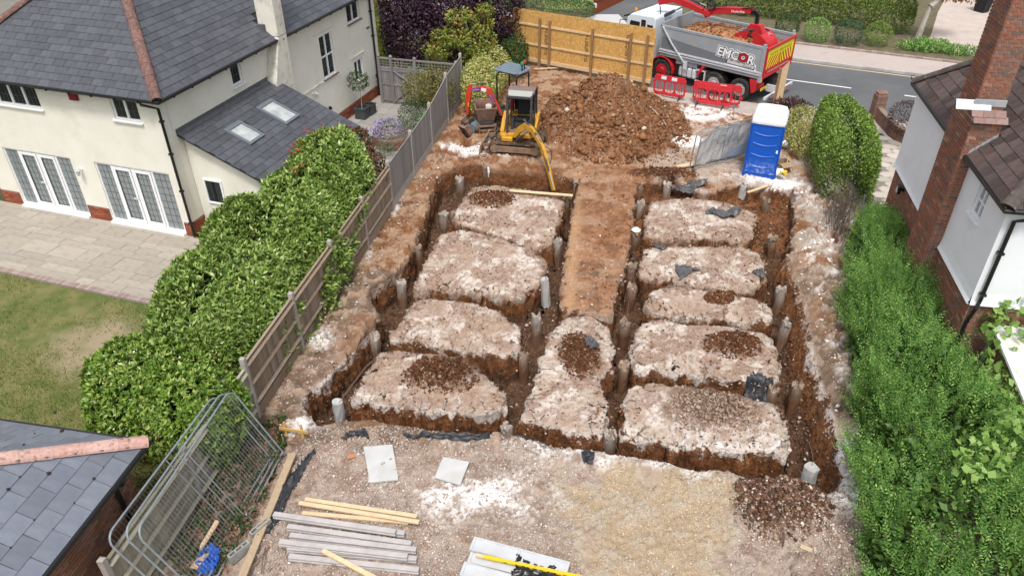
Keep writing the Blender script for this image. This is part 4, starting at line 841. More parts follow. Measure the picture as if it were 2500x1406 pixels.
# stone-flagged drive of the brick house
RHW = lambda x, y: loc2w(RH, x, y)
M_FLAG = mat('crazy_flag', (.45, .41, .36), (.52, .46, .40), 2, .9, .2, 40, var=.14, dirt=(.38, .31, .25), dscale=1.4)
fp = np.array([at(*p)[:2] for p in ((2130, 505), (2150, 340), (2165, 325), (2290, 335), (2330, 420), (2200, 560), (2140, 560))])
fb = sheet('flagged_drive', fp, .012, M_JOINT, 'stone flagged drive beside the brick house')
fm = [MB().prism([(.33 * math.cos(a) * r, .24 * math.sin(a) * r, 0) for a, r in zip(np.linspace(0, 6.28, 7)[:-1], q)], (0, 0, .012)).mesh('flagstone', M_FLAG) for q in ([1, 1.1, .9, 1, 1.1, .9], [.95, 1.05, 1.1, .9, 1, 1.1], [1.1, .9, 1, 1.1, .95, 1])]
fl_ = []
for i, s in enumerate(np.arange(-4, 6, .56)):
    for k, n in enumerate(np.arange(0, 10, .41)):
        p = np.array([10.9, 20.2]) + np.array([.98, -.19]) * (s + .28 * (k % 2)) + np.array([.19, .98]) * n
        if sdf(p[:1], p[1:], fp)[0] < -.1: fl_.append(T(p[0], p[1], .006, 0, 0, random.uniform(-.35, .2) - .2))
pieces('flagstone', fm, fl_, fb, 300)

# ---------------------------------------------------------------- foliage
def leaves(P, N, L, wr, seed, out=.6, up=.2, fold=.25, jit=1.0):
    g = np.random.default_rng(seed); n = len(P); d = N * out + g.normal(size=(n, 3)) * .55 * jit + np.array([0, 0, up]); d /= np.linalg.norm(d, axis=1, keepdims=True) + 1e-9
    r = N * .9 + np.array([0, 0, .5]) + g.normal(size=(n, 3)) * .35; s = np.cross(d, r); s /= np.linalg.norm(s, axis=1, keepdims=True) + 1e-9; nn = np.cross(s, d)
    ln = g.uniform(*L, n)[:, None]; w = ln * wr
    V = np.stack([P, P + d * ln * .5 + s * w * .5 + nn * w * fold, P + d * ln - nn * ln * .12, P + d * ln * .5 - s * w * .5 + nn * w * fold], 1)
    return V.reshape(-1, 3), (np.arange(n)[:, None] * 4 + np.array([0, 1, 2, 3]))
def rosettes(P, N, k, L, wr, seed, spread=1.0, up=.15):
    """k leaves round each shoot tip, fanned about the tip's direction"""
    g = np.random.default_rng(seed); n = len(P); A = N + g.normal(size=(n, 3)) * .35 + np.array([0, 0, .25]); A /= np.linalg.norm(A, axis=1, keepdims=True)
    x = np.cross(A, g.normal(size=(n, 3))); x /= np.linalg.norm(x, axis=1, keepdims=True); y = np.cross(A, x)
    V = []; 
    for i in range(k):
        a = 2 * np.pi * i / k * 1.62 + g.uniform(-.4, .4, n); e = g.uniform(.35, 1.15, n) * spread
        d = A * np.cos(e)[:, None] + (x * np.cos(a)[:, None] + y * np.sin(a)[:, None]) * np.sin(e)[:, None]; s = np.cross(d, A); s /= np.linalg.norm(s, axis=1, keepdims=True) + 1e-9; nn = np.cross(s, d)
        ln = g.uniform(*L, n)[:, None]; w = ln * wr; b = P - A * (.25 * ln * (i / k))
        V.append(np.stack([b, b + d * ln * .5 + s * w * .5 + nn * w * .2, b + d * ln - nn * ln * .15, b + d * ln * .5 - s * w * .5 + nn * w * .2], 1))
    V = np.concatenate(V, 0); return V.reshape(-1, 3), (np.arange(len(V))[:, None] * 4 + np.array([0, 1, 2, 3]))
def sprays(P, N, k, SL, L, wr, seed, up=.6):
    """feathery shoots: leaves in two rows along a short stem"""
    g = np.random.default_rng(seed); n = len(P); A = N * .8 + g.normal(size=(n, 3)) * .4 + np.array([0, 0, up]); A /= np.linalg.norm(A, axis=1, keepdims=True)
    x = np.cross(A, g.normal(size=(n, 3))); x /= np.linalg.norm(x, axis=1, keepdims=True); y = np.cross(A, x); sl = g.uniform(*SL, n)[:, None]; V = []
    for i in range(k):
        t = (i + .5) / k; sg = 1 if i % 2 else -1; b = P + A * sl * (t - .4) + x * sl * .12 * t * t
        d = A * .75 + x * (sg * .8) + y * g.uniform(-.35, .35, n)[:, None]; d /= np.linalg.norm(d, axis=1, keepdims=True); s = np.cross(d, y + A * .2); s /= np.linalg.norm(s, axis=1, keepdims=True)
        ln = g.uniform(*L, n)[:, None] * (1.15 - .45 * t); w = ln * wr; nn = np.cross(s, d)
        V.append(np.stack([b, b + d * ln * .5 + s * w * .5 + nn * w * .2, b + d * ln, b + d * ln * .5 - s * w * .5 + nn * w * .2], 1))
    V = np.concatenate(V, 0); return V.reshape(-1, 3), (np.arange(len(V))[:, None] * 4 + np.array([0, 1, 2, 3]))
def on_blobs(blobs, n, seed, bulge=.14, shell=(.72, 1.0), zmin=None, bs=1.6):
    """points and normals through the outer shell of a union of ellipsoids (cx, cy, cz, rx, ry, rz)"""
    g = np.random.default_rng(seed); B = np.array(blobs, float); area = (B[:, 3] * B[:, 4] + B[:, 3] * B[:, 5] + B[:, 4] * B[:, 5]); cnt = np.maximum(1, (n * 1.7 * area / area.sum()).astype(int)); Ps, Ns = [], []
    for i, c in enumerate(cnt):
        d = g.normal(size=(c, 3)); d /= np.linalg.norm(d, axis=1, keepdims=True); q = d * B[i, 3:6]
        w = B[i, :3] + q; bump_ = 1 + bulge * 2 * (fbm(w[:, 0] + w[:, 2] * .9, w[:, 1] - w[:, 2] * .7, bs, 3, 40 + i % 7) - .5)
        r = (shell[0] + (shell[1] - shell[0]) * g.random(c) ** .6) * bump_; Ps.append(B[i, :3] + q * r[:, None]); nn = d / B[i, 3:6]; Ns.append(nn / np.linalg.norm(nn, axis=1, keepdims=True))
    P, N = np.concatenate(Ps), np.concatenate(Ns); own = np.repeat(np.arange(len(B)), cnt); keep = np.ones(len(P), bool)
    for i in range(len(B)): keep &= (own == i) | ((((P - B[i, :3]) / B[i, 3:6]) ** 2).sum(1) > shell[0] ** 2 * .8)
    if zmin is not None: keep &= P[:, 2] > zmin
    P, N = P[keep], N[keep]; k = g.permutation(len(P))[:n]; return P[k], N[k]
def on_sweep(path, n, seed, bulge=.12, shell=(.75, 1.0), p=.6, zmin=.03, bs=1.3, ends=True):
    """path: (x, y, half width, height); a hedge with a rounded box section swept along it"""
    g = np.random.default_rng(seed); Pt = np.array(path, float); sg = np.hypot(*np.diff(Pt[:, :2], axis=0).T); cum = np.r_[0, np.cumsum(sg)]
    s = g.random(n) * cum[-1]; X = np.array([np.interp(s, cum, Pt[:, k]) for k in range(4)]).T; e = 1e-2
    tx = np.interp(s + e, cum, Pt[:, 0]) - np.interp(s - e, cum, Pt[:, 0]); ty = np.interp(s + e, cum, Pt[:, 1]) - np.interp(s - e, cum, Pt[:, 1]); L = np.hypot(tx, ty); nx, ny = ty / L, -tx / L
    a = g.uniform(-.12, np.pi + .12, n); ca, sa = np.cos(a), np.sin(a); cx = np.sign(ca) * np.abs(ca) ** p; cz = np.sign(sa) * np.abs(sa) ** p
    endd = np.minimum(s, cum[-1] - s); tap = np.sqrt(np.clip(1 - (1 - np.clip(endd / X[:, 2], 0, 1)) ** 2, .02, 1)) if ends else 1
    r = shell[0] + (shell[1] - shell[0]) * g.random(n) ** .6
    P = np.stack([X[:, 0] + nx * cx * X[:, 2] * r * tap, X[:, 1] + ny * cx * X[:, 2] * r * tap, cz * X[:, 3] * r * (.75 + .25 * tap)], 1)
    bmp = bulge * 2 * (fbm(P[:, 0] + P[:, 2], P[:, 1] - .8 * P[:, 2], bs, 3, 50) - .5); N = np.stack([nx * cx, ny * cx, np.abs(cz) * 1.0 + .05], 1); N /= np.linalg.norm(N, axis=1, keepdims=True)
    P = P + N * (bmp * X[:, 2])[:, None]; k = P[:, 2] > zmin; return P[k], N[k]
M_BARK = mat('bark', (.10, .075, .055), (.16, .125, .095), 14, .95, .5, 40)
M_GBARK = mat('grey_bark', (.30, .27, .23), (.40, .36, .31), 10, .95, .4, 40)
def stems(parent, pts, r, m=None, name='stem'):
    for p in pts: MB().tube(p, [r * (1 - .7 * i / (len(p) - 1)) for i in range(len(p))], 6).build(name, m or M_BARK, parent)
def plant(name, label, cat, VF, m, group=None, stem=(), r=.03, part='foliage', bark=None, sname='stem', loc=None):
    """VF: list of (V, F, material)"""
    c = np.mean([v.mean(0) for v, f, *_ in VF], 0); base = (c[0], c[1], 0)
    t_ = thing(name, label, cat, base, 0, group)
    for k, (V, F, *mm) in enumerate(VF): np_obj(part if k == 0 else (mm[1] if len(mm) > 1 else 'leaf_spray'), V - np.array(base), F, mm[0] if mm else m, t_)
    stems(t_, [[tuple(np.array(q) - np.array(base)) for q in p] for p in stem], r, bark, sname)
    return t_
def leafy(*a): return [(*x,) for x in a]
ML_LAUREL = leaf_mat('laurel_leaf', [(0, (.09, .16, .03)), (.4, (.15, .24, .045)), (.75, (.215, .29, .065)), (1, (.30, .345, .11))], .38, .2, .45)
ML_LAUREL2 = leaf_mat('choisya_leaf', [(0, (.06, .125, .016)), (.45, (.115, .205, .028)), (.8, (.19, .27, .045)), (1, (.29, .33, .085))], .38, .2, .45)
ML_REDTIP = leaf_mat('photinia_leaf', [(0, (.035, .06, .018)), (.45, (.06, .09, .03)), (.7, (.16, .05, .035)), (1, (.30, .05, .04))], .4, .2)
ML_RED = leaf_mat('red_tip', [(0, (.33, .045, .035)), (1, (.46, .11, .07))], .45, .25)
ML_PRIVET = leaf_mat('privet_leaf', [(0, (.065, .155, .04)), (.4, (.115, .23, .055)), (.75, (.175, .295, .07)), (1, (.27, .37, .11))], .42, .3, .4, 1.25)
ML_TRIM = leaf_mat('trimmed_leaf', [(0, (.06, .12, .018)), (.4, (.12, .205, .032)), (.75, (.18, .27, .045)), (1, (.27, .34, .09))], .5, .25)
ML_YEL = leaf_mat('variegated_leaf', [(0, (.15, .20, .04)), (.4, (.29, .31, .08)), (.7, (.42, .40, .15)), (1, (.55, .50, .25))], .5, .25)
ML_LIME = leaf_mat('lime_leaf', [(0, (.10, .15, .02)), (.5, (.22, .26, .04)), (1, (.36, .37, .09))], .5, .25)
ML_PURPLE = leaf_mat('purple_leaf', [(0, (.012, .006, .012)), (.5, (.028, .012, .022)), (.85, (.05, .02, .034)), (1, (.075, .038, .05))], .45, .12, .3)
ML_MAPLE = leaf_mat('maple_leaf', [(0, (.085, .13, .02)), (.55, (.17, .215, .032)), (.85, (.28, .25, .05)), (1, (.40, .17, .05))], .55, .3)
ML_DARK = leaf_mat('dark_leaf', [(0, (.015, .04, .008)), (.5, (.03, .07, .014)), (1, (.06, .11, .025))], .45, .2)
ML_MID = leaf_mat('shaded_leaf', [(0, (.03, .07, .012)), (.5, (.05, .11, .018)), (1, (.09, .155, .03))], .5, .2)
ML_BROWN = leaf_mat('brown_leaf', [(0, (.14, .07, .025)), (.5, (.24, .125, .04)), (1, (.34, .22, .08))], .6, .25)
ML_MRED = leaf_mat('dark_red_leaf', [(0, (.03, .012, .014)), (.5, (.055, .022, .024)), (1, (.09, .04, .036))], .5, .15)
ML_SHRUB = leaf_mat('mottled_leaf', [(0, (.05, .06, .012)), (.4, (.11, .12, .02)), (.75, (.22, .20, .04)), (1, (.24, .12, .07))], .5, .2)
ML_LAV = leaf_mat('aster_petal', [(0, (.30, .24, .48)), (.6, (.40, .33, .60)), (1, (.55, .48, .68))], .6, .3)
ML_GREYG = leaf_mat('grey_green_leaf', [(0, (.10, .13, .08)), (1, (.19, .22, .14))], .6, .2)
ML_VINE = leaf_mat('vine_leaf', [(0, (.10, .19, .035)), (.5, (.17, .28, .06)), (1, (.27, .38, .12))], .5, .3)
M_BLOOM = leaf_mat('blossom', [(0, (.62, .42, .33)), (1, (.72, .60, .50))], .7, .3)

# tall hedge along the left fence
fx = lambda y, d: fence_x(y) + d
hp_ = [(fx(12.6, -1.9), 12.6, 1.25, 1.95), (fx(14.4, -1.75), 14.4, 1.65, 2.15), (fx(16.5, -1.75), 16.5, 1.75, 2.2), (fx(18.6, -1.7), 18.6, 1.65, 2.3), (fx(20.4, -1.65), 20.4, 1.55, 2.5), (fx(21.6, -1.75), 21.6, 1.3, 2.7), (fx(22.5, -1.9), 22.5, 1.0, 2.75)]
P, N = on_sweep(hp_, 16000, 60, .34, (.80, 1.02), .66, bs=.75); P2, N2 = on_sweep(hp_, 11000, 61, .34, (.5, .84), .66, bs=.75)
P3, N3 = on_sweep([(a - .35, b, .9, h + .06) for a, b, c, h in hp_[3:]], 90, 62, .1, (.98, 1.06), .8, 2.2)
st = [[(fx(y, -1.4), y, -.2), (fx(y, -1.6), y + .1, .8), (fx(y, -1.5), y + .2, 1.7)] for y in (12.8, 14.2, 15.6, 17, 18.4, 19.8, 21.2)]
plant('laurel_hedge', 'tall glossy evergreen hedge leaning over the left timber fence', 'hedge', [(*rosettes(P, N, 5, (.10, .19), .36, 63),), (*leaves(P2, N2, (.10, .17), .4, 64), ML_MID, 'inner_foliage'), (*rosettes(P3, N3, 5, (.07, .13), .32, 65), ML_RED, 'red_shoots')], ML_LAUREL, stem=st, r=.06)
P, N = on_blobs([(-7.45, 11.9, .95, 1.5, 1.35, 1.15), (-6.5, 11.2, .95, 1.05, 1.05, 1.05), (-8.3, 12.5, .8, .95, 1.15, .95)], 6500, 66, .2, (.82, 1), -.1); P2, N2 = on_blobs([(-7.45, 11.9, .9, 1.4, 1.25, 1.05), (-6.5, 11.2, .9, .95, .95, .95), (-8.3, 12.5, .75, .85, 1.05, .85)], 4500, 67, .16, (.5, .85), -.1)
PB, NB = on_blobs([(-7.3, 11.8, 1.0, 1.4, 1.3, 1.15)], 150, 68, .1, (1, 1.06), .8)
plant('blossom_shrub', 'rounded bush with spent cream blossoms at the lawn end of the tall hedge', 'shrub', [(*rosettes(P, N, 6, (.08, .155), .42, 69),), (*leaves(P2, N2, (.1, .15), .4, 70), ML_MID, 'inner_foliage'), (*leaves(PB, NB, (.03, .06), .9, 71), M_BLOOM, 'blossom')], ML_LAUREL2, stem=[[(-7.2, 11.4, -.2), (-7.3, 11.3, .6)], [(-6.7, 11.5, -.2), (-6.5, 11.3, .7)]], r=.04)
P, N = on_blobs([(-4.75, 21.6, 1.45, .75, 1.0, .62), (-5.2, 22.6, 1.7, .7, .8, .7)], 1700, 72, .3, (.6, 1.05), .7)
plant('photinia', 'straggly shrub with red young leaves at the far end of the tall hedge', 'shrub', [(*rosettes(P, N, 5, (.07, .13), .36, 73),)], ML_REDTIP, stem=[[(-5.1, 22.3, 0), (-4.9, 21.9, .7), (-4.5, 21.2, 1.3)], [(-5.1, 22.3, 0), (-5.1, 22.2, .9), (-4.9, 21.8, 1.6)], [(-5.2, 22.4, 0), (-4.6, 21.9, .8), (-4.2, 21.3, 1.2)]], r=.035)
P, N = on_blobs([(-8.55, 12.85, 1.05, .35, .5, .35)], 70, 74, .3, (.8, 1.15), .7)
plant('red_sapling', 'slender red tipped shoots standing beside the lawn', 'shrub', [(*rosettes(P, N, 5, (.08, .14), .34, 75),)], ML_RED, stem=[[(-8.5, 12.7, -.2), (-8.6, 12.9, 1.2)], [(-8.3, 12.6, -.2), (-8.4, 12.5, 1.0)]], r=.012)
# feathery hedge along the right
rp = [(6.95, 5.2, 1.8, 1.75), (7.6, 7.4, 1.75, 1.8), (8.05, 9.2, 1.65, 1.85), (8.55, 11.0, 1.45, 1.9), (8.95, 12.8, 1.2, 1.9), (9.45, 14.8, 1.05, 1.9), (9.95, 16.8, .80, 1.8), (10.25, 18.2, .55, 1.65), (10.4, 19.2, .35, 1.3)]
P, N = on_sweep(rp, 17000, 80, .42, (.74, 1.0), .7); _q = fbm(P[:, 0] + P[:, 2] * .6, P[:, 1] - P[:, 2] * .6, 1.7, 3, 6) > np.random.default_rng(8).uniform(.34, .58, len(P)); P, N = P[_q], N[_q]; P2, N2 = on_sweep(rp, 22000, 81, .2, (.55, .88), .66)
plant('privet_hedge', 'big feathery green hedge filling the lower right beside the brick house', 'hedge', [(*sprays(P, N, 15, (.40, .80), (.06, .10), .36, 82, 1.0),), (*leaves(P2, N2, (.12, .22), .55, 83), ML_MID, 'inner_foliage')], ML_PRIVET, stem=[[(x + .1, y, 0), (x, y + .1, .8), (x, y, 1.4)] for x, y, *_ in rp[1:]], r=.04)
tp = [(10.75, 21.3, .75, 1.9), (11.15, 22.8, .95, 2.15), (11.5, 24.4, .95, 2.2), (11.75, 25.8, .75, 2.2), (11.9, 26.6, .5, 2.1)]
P, N = on_sweep(tp, 17000, 84, .10, (.8, 1.0), .52); P2, N2 = on_sweep(tp, 5000, 85, .1, (.5, .86), .52)
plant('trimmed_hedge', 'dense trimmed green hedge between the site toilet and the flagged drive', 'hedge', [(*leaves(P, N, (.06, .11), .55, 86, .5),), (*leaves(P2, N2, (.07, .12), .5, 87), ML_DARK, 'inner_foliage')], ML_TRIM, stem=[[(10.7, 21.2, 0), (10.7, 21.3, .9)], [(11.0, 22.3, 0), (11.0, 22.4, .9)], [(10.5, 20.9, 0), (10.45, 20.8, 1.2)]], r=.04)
P, N = on_blobs([(10.95, 26.6, .75, .75, .8, .75), (10.7, 25.6, .6, .55, .8, .6)], 5200, 88, .15, (.55, 1), .05)
plant('variegated_shrub', 'yellow variegated shrub behind the blue site toilet', 'shrub', [(*leaves(P, N, (.05, .09), .5, 89, .5),)], ML_YEL, stem=[[(10.9, 26.5, 0), (10.9, 26.5, .6)]], r=.03)
P, N = on_blobs([(10.9, 28.1, .75, .8, .5, .45)], 420, 90, .3, (.4, 1.05), .2)
plant('smoke_bush', 'low dark red leaved bush at the foot of the timber plank post', 'shrub', [(*rosettes(P, N, 6, (.10, .22), .22, 91),)], ML_MRED, stem=[[(10.9, 28.1, 0), (10.9, 28.1, .6)]], r=.02)
P, N = on_blobs([(14.9, 26.6, .95, .75, .9, .65)], 2600, 92, .12, (.75, 1), .2)
plant('berberis_bush', 'dark maroon bush behind the low brick wall by the flagged drive', 'shrub', [(*leaves(P, N, (.04, .08), .5, 93, .5),)], ML_MRED, stem=[[(14.9, 26.6, 0), (14.9, 26.6, .7)]], r=.04)
# planting round the side gate
P, N = on_blobs([(-1.25, 31.2, .85, .95, 1.3, .95), (-.9, 32.6, .95, .9, 1.1, 1.0), (-1.4, 30.0, .6, .6, .9, .7)], 12000, 94, .15, (.6, 1), .05)
plant('euonymus_hedge', 'yellow green variegated bushes on the site side of the fence end', 'shrub', [(*leaves(P, N, (.07, .11), .55, 95, .5),)], ML_YEL, stem=[[(-1.2, 31, 0), (-1.2, 31.2, .8)]], r=.04)
P, N = on_blobs([(-2.95, 29.4, 1.25, .75, .9, .75), (-3.6, 29.9, 1.0, .8, .8, .75)], 4600, 96, .2, (.55, 1.03), .3)
plant('mottled_shrub', 'mottled yellow and bronze shrub leaning on the inner side of the fence', 'shrub', [(*leaves(P, N, (.06, .11), .45, 97, .5),)], ML_SHRUB, stem=[[(-3.2, 29.6, -.2), (-3.1, 29.5, .9)]], r=.04)
P, N = on_blobs([(-3.75, 28.6, .45, .75, .9, .6)], 1800, 98, .15, (.72, 1), -.1)
plant('box_shrub', 'dark green shrub between the aster bed and the side gate', 'shrub', [(*leaves(P, N, (.05, .09), .5, 99, .5),)], ML_DARK, stem=[[(-3.7, 28.6, -.2), (-3.7, 28.6, .4)]], r=.03)
P, N = on_blobs([(-3.2, 27.9, .5, .45, .45, .35)], 260, 100, .2, (.6, 1), 0)
plant('spurge', 'pale blue green leafy plant next to the fence above the asters', 'plant', [(*rosettes(P, N, 6, (.07, .12), .4, 101),)], leaf_mat('spurge_leaf', [(0, (.13, .22, .11)), (1, (.25, .35, .18))], .5, .25), stem=[[(-3.2, 27.9, -.2), (-3.2, 27.9, .4)]], r=.02)
P, N = on_blobs([(-4.35, 34.6, 1.9, 1.45, 1.3, 1.8), (-2.2, 35.2, 2.0, 1.75, 1.4, 1.9), (-.7, 36.6, 2.4, 1.35, 1.0, 1.8), (-3.3, 36.0, 3.0, 1.8, 1.2, 1.6), (-5.0, 36.2, 2.9, 1.1, 1.0, 1.4)], 30000, 102, .2, (.6, 1.03), .3)
plant('purple_tree', 'dark purple leaved tree behind the side gate', 'tree', [(*leaves(P, N, (.09, .17), .6, 103, .5),)], ML_PURPLE, stem=[[(-2.3, 35.4, -.2), (-2.3, 35.5, 1.2), (-2.1, 35.6, 2.4)], [(-2.3, 35.4, 1.0), (-3.4, 35.3, 2.2)], [(-2.3, 35.4, 1.0), (-1.1, 36, 2.5)]], r=.14, part='crown', sname='trunk')
P, N = on_blobs([(-2.55, 32.6, 2.35, .8, .7, .35), (-1.7, 32.9, 2.0, .75, .7, .4), (-2.2, 33.0, 3.05, .55, .5, .3), (-1.2, 33.1, 2.75, .5, .5, .35), (-3.1, 32.4, 1.85, .6, .5, .25), (-1.5, 32.6, 1.45, .75, .5, .3), (-1.05, 33.2, 3.3, .35, .4, .25), (-.95, 32.7, 2.15, .35, .4, .3)], 3300, 104, .3, (.4, 1.1), .5)
plant('maple_tree', 'small yellow green maple with orange tips in front of the purple tree', 'tree', [(*leaves(P, N, (.09, .17), .62, 105, .6, -.1),)], ML_MAPLE, stem=[[(-1.9, 32.7, -.2), (-1.9, 32.7, 1.0), (-2.3, 32.8, 2.2), (-2.3, 33, 3)], [(-1.9, 32.7, .9), (-1.4, 32.9, 1.9), (-1.0, 33.2, 3.2)], [(-1.9, 32.7, .9), (-2.9, 32.5, 1.8)]], r=.05, part='crown', sname='trunk')
P, N = on_blobs([(-6.9, 38.6, 1.2, 1.1, 1.3, 1.5), (-6.0, 36.8, .9, .95, 1.2, 1.1), (-7.6, 40.3, 1.3, 1.1, 1.2, 1.6)], 8500, 106, .16, (.74, 1.02), .05)
plant('lime_shrub', 'light yellow green shrub beyond the far corner of the cream house', 'shrub', [(*sprays(P, N, 7, (.18, .34), (.05, .09), .45, 107),)], ML_LIME, stem=[[(-6.8, 38.5, -.2), (-6.8, 38.5, .9)]], r=.05)
V = []; g_ = np.random.default_rng(5); n_ = 70
a_ = g_.uniform(0, 6.28, n_); e_ = g_.uniform(.1, 1.25, n_); base = np.array([-4.9, 33.4, .45]); sw = []; sf = []
for i in range(n_):
    d = np.array([math.cos(a_[i]) * math.cos(e_[i]), math.sin(a_[i]) * math.cos(e_[i]), math.sin(e_[i])]); L = g_.uniform(.7, 1.1); s_ = np.array([-math.sin(a_[i]), math.cos(a_[i]), 0]) * .022; k = len(sw)
    sw += [base - s_, base + s_, base + d * L * .6 + s_, base + d * L * .6 - s_, base + d * L - np.array([0, 0, .25])]; sf += [(k, k + 1, k + 2, k + 3), (k + 3, k + 2, k + 4, k + 4)]
ct = thing('cordyline', 'spiky narrow leaved plant in front of the lime shrub', 'plant', (-4.9, 33.4, 0)); MB().add([tuple(v - np.array([-4.9, 33.4, 0])) for v in sw], [f if f[2] != f[3] else f[:3] for f in sf]).build('foliage', leaf_mat('cordyline_leaf', [(0, (.14, .13, .06)), (.6, (.22, .21, .11)), (1, (.34, .30, .19))], .5, .2), ct); MB().cyl((0, 0, -.2), (0, 0, .5), .05).build('trunk', M_BARK, ct)
P, N = on_blobs([(-3.2, 31.9, 1.2, .5, .4, .7), (-2.7, 31.7, 1.0, .6, .4, .5)], 700, 108, .3, (.5, 1.05), .2)
plant('yew_shrub', 'dull green feathery conifer standing behind the trellis', 'shrub', [(*sprays(P, N, 9, (.2, .35), (.05, .08), .3, 109),)], leaf_mat('yew_leaf', [(0, (.07, .085, .018)), (1, (.16, .16, .04))], .5, .2), stem=[[(-3, 31.8, -.2), (-3, 31.8, 1)]], r=.03)
P, N = on_blobs([(-4.2, 32.2, .55, .75, .5, .6)], 1000, 110, .15, (.7, 1), 0)
plant('green_shrub', 'bright green low shrub behind the trellis beside the gate', 'shrub', [(*leaves(P, N, (.06, .1), .5, 111, .5),)], ML_PRIVET, stem=[[(-4.2, 32.2, -.2), (-4.2, 32.2, .5)]], r=.03)
P, N = on_blobs([(.1, 34.3, .75, .65, .9, .95), (.35, 35.6, .7, .5, .6, .9)], 3800, 112, .2, (.7, 1.03), .05)
plant('dark_shrub', 'dark green shrub at the left end of the chipboard hoarding', 'shrub', [(*leaves(P, N, (.06, .1), .5, 113, .5),)], ML_DARK, stem=[[(.1, 34.3, 0), (.1, 34.3, .8)]], r=.03)
# across the road
hs0 = at(1285, 25, .1); hs1 = at(1450, 45, .1)
P, N = on_sweep([(hs0[0] - 2, hs0[1] + 1, .7, .9), (hs0[0], hs0[1], .7, .95), (hs1[0], hs1[1], .65, .95)], 5200, 114, .2, (.75, 1), .6)
plant('street_hedge', 'low dark green hedge across the road above the hoarding', 'hedge', [(*leaves(P, N, (.07, .13), .5, 115, .5),)], leaf_mat('street_hedge_leaf', [(0, (.025, .065, .015)), (.6, (.055, .115, .025)), (1, (.12, .18, .05))], .45, .2), stem=[[(hs0[0], hs0[1], 0), (hs0[0], hs0[1], .5)]], r=.03)
q0, q1, q2 = at(1700, 35, .1), at(2000, 62, .1), at(2285, 100, .1); off = np.array([.42, .9, 0]) * 1.0
P, N = on_sweep([(q0[0] + .3, q0[1] + 1.5, 1.0, 1.55), (q1[0] + .4, q1[1] + 1.3, 1.05, 1.65), (q2[0] - .6, q2[1] + 1.6, .95, 1.75)], 22000, 116, .2, (.55, 1.02), .62)
plant('boundary_hedge', 'long leafy hedge across the road behind the clipped round bushes', 'hedge', [(*leaves(P, N, (.08, .15), .5, 117, .5),)], leaf_mat('boundary_leaf', [(0, (.035, .075, .012)), (.4, (.075, .13, .022)), (.75, (.15, .20, .03)), (1, (.24, .26, .055))], .5, .25), stem=[[(q1[0], q1[1] + 1.3, 0), (q1[0], q1[1] + 1.3, .8)]], r=.05)
for k, (px, py, r_, m_, lb) in enumerate(((1918, 88, .62, ML_DARK, 'dark clipped round bush nearest the lorry tailboard'), (1990, 98, .66, ML_PRIVET, 'mid green clipped round bush left of the blue green ball'), (2066, 106, .70, leaf_mat('blue_box_leaf', [(0, (.025, .06, .03)), (1, (.06, .115, .055))], .5, .2), 'blue green clipped round bush in the street row'), (2138, 108, .64, ML_TRIM, 'bright green clipped round bush nearest the street tree'))):
    c = at(px, py, .1); P, N = on_blobs([(c[0], c[1], .62, r_, r_, r_ * .92)], 1800, 118 + k, .06, (.84, 1), .12)
    plant('round_bush', lb, 'bush', [(*leaves(P, N, (.05, .09), .5, 122 + k, .5),)], m_, 'clipped round bushes across the road', stem=[[(c[0], c[1], 0), (c[0], c[1], .5)]], r=.03)
c = at(2236, 104, .1); top_ = (c[0] + .8, c[1] + .6, 2.9)
P, N = on_blobs([(c[0] + .9, c[1] + .9, 2.55, 1.7, 1.1, .5), (c[0] + 1.9, c[1] + .6, 2.35, .9, .7, .38), (c[0] + .0, c[1] + .9, 2.5, .9, .8, .38)], 2200, 130, .3, (.4, 1.05))
plant('street_tree', 'pale trunked tree with browning leaves beside the block paved drive', 'tree', [(*leaves(P, N, (.10, .20), .4, 131, .5, -.3),)], ML_BROWN, stem=[[(c[0], c[1], 0), (c[0] + .08, c[1], .8), (c[0] + .3, c[1] + .2, 1.8), top_], [(c[0] + .3, c[1] + .2, 1.8), (c[0] + 1.6, c[1] + .6, 2.8)]], r=.17, part='crown', bark=M_GBARK, sname='trunk')
P = []
for px, py in ((2215, 118), (2240, 122), (2270, 124), (2300, 127), (2330, 131), (2360, 134), (2255, 112), (2290, 116)):
    c = at(px, py, .1); P.append((c[0], c[1], .22, .55, .3, .26))
P, N = on_blobs(P, 2600, 132, .3, (.4, 1.1), .08)
plant('kerb_weeds', 'leafy weeds sprawling over the stone edging below the street tree', 'plant', [(*leaves(P, N, (.08, .2), .3, 133, .5, .5),)], ML_PRIVET)
# ---------------------------------------------------------------- timber fence on the left
M_BOARD = mat('weathered_board', (.30, .235, .17), (.20, .15, .108), 3, .95, .4, 30, var=.25, stretch=(30, 30, 1.5), dirt=(.16, .125, .095), dscale=4, dlo=.55, dhi=.8)
M_BOARDG = mat('grey_board', (.275, .265, .255), (.215, .20, .19), 3, .95, .4, 30, var=.16, stretch=(30, 30, 1.5))
M_OLDB = mat('mossy_board', (.36, .33, .255), (.27, .255, .19), 3, .95, .4, 30, var=.2, stretch=(30, 30, 1.5), dirt=(.20, .21, .13), dscale=3, dlo=.5, dhi=.75)
M_CPOST = mat('concrete_post', (.40, .37, .335), (.33, .305, .275), 8, .95, .3, 50, dirt=(.22, .20, .17), dscale=3, dlo=.6, dhi=.85)
fdir = Vector((math.sin(FENCE_YAW), math.cos(FENCE_YAW), 0)); fn_ = Vector((math.cos(FENCE_YAW), -math.sin(FENCE_YAW), 0))
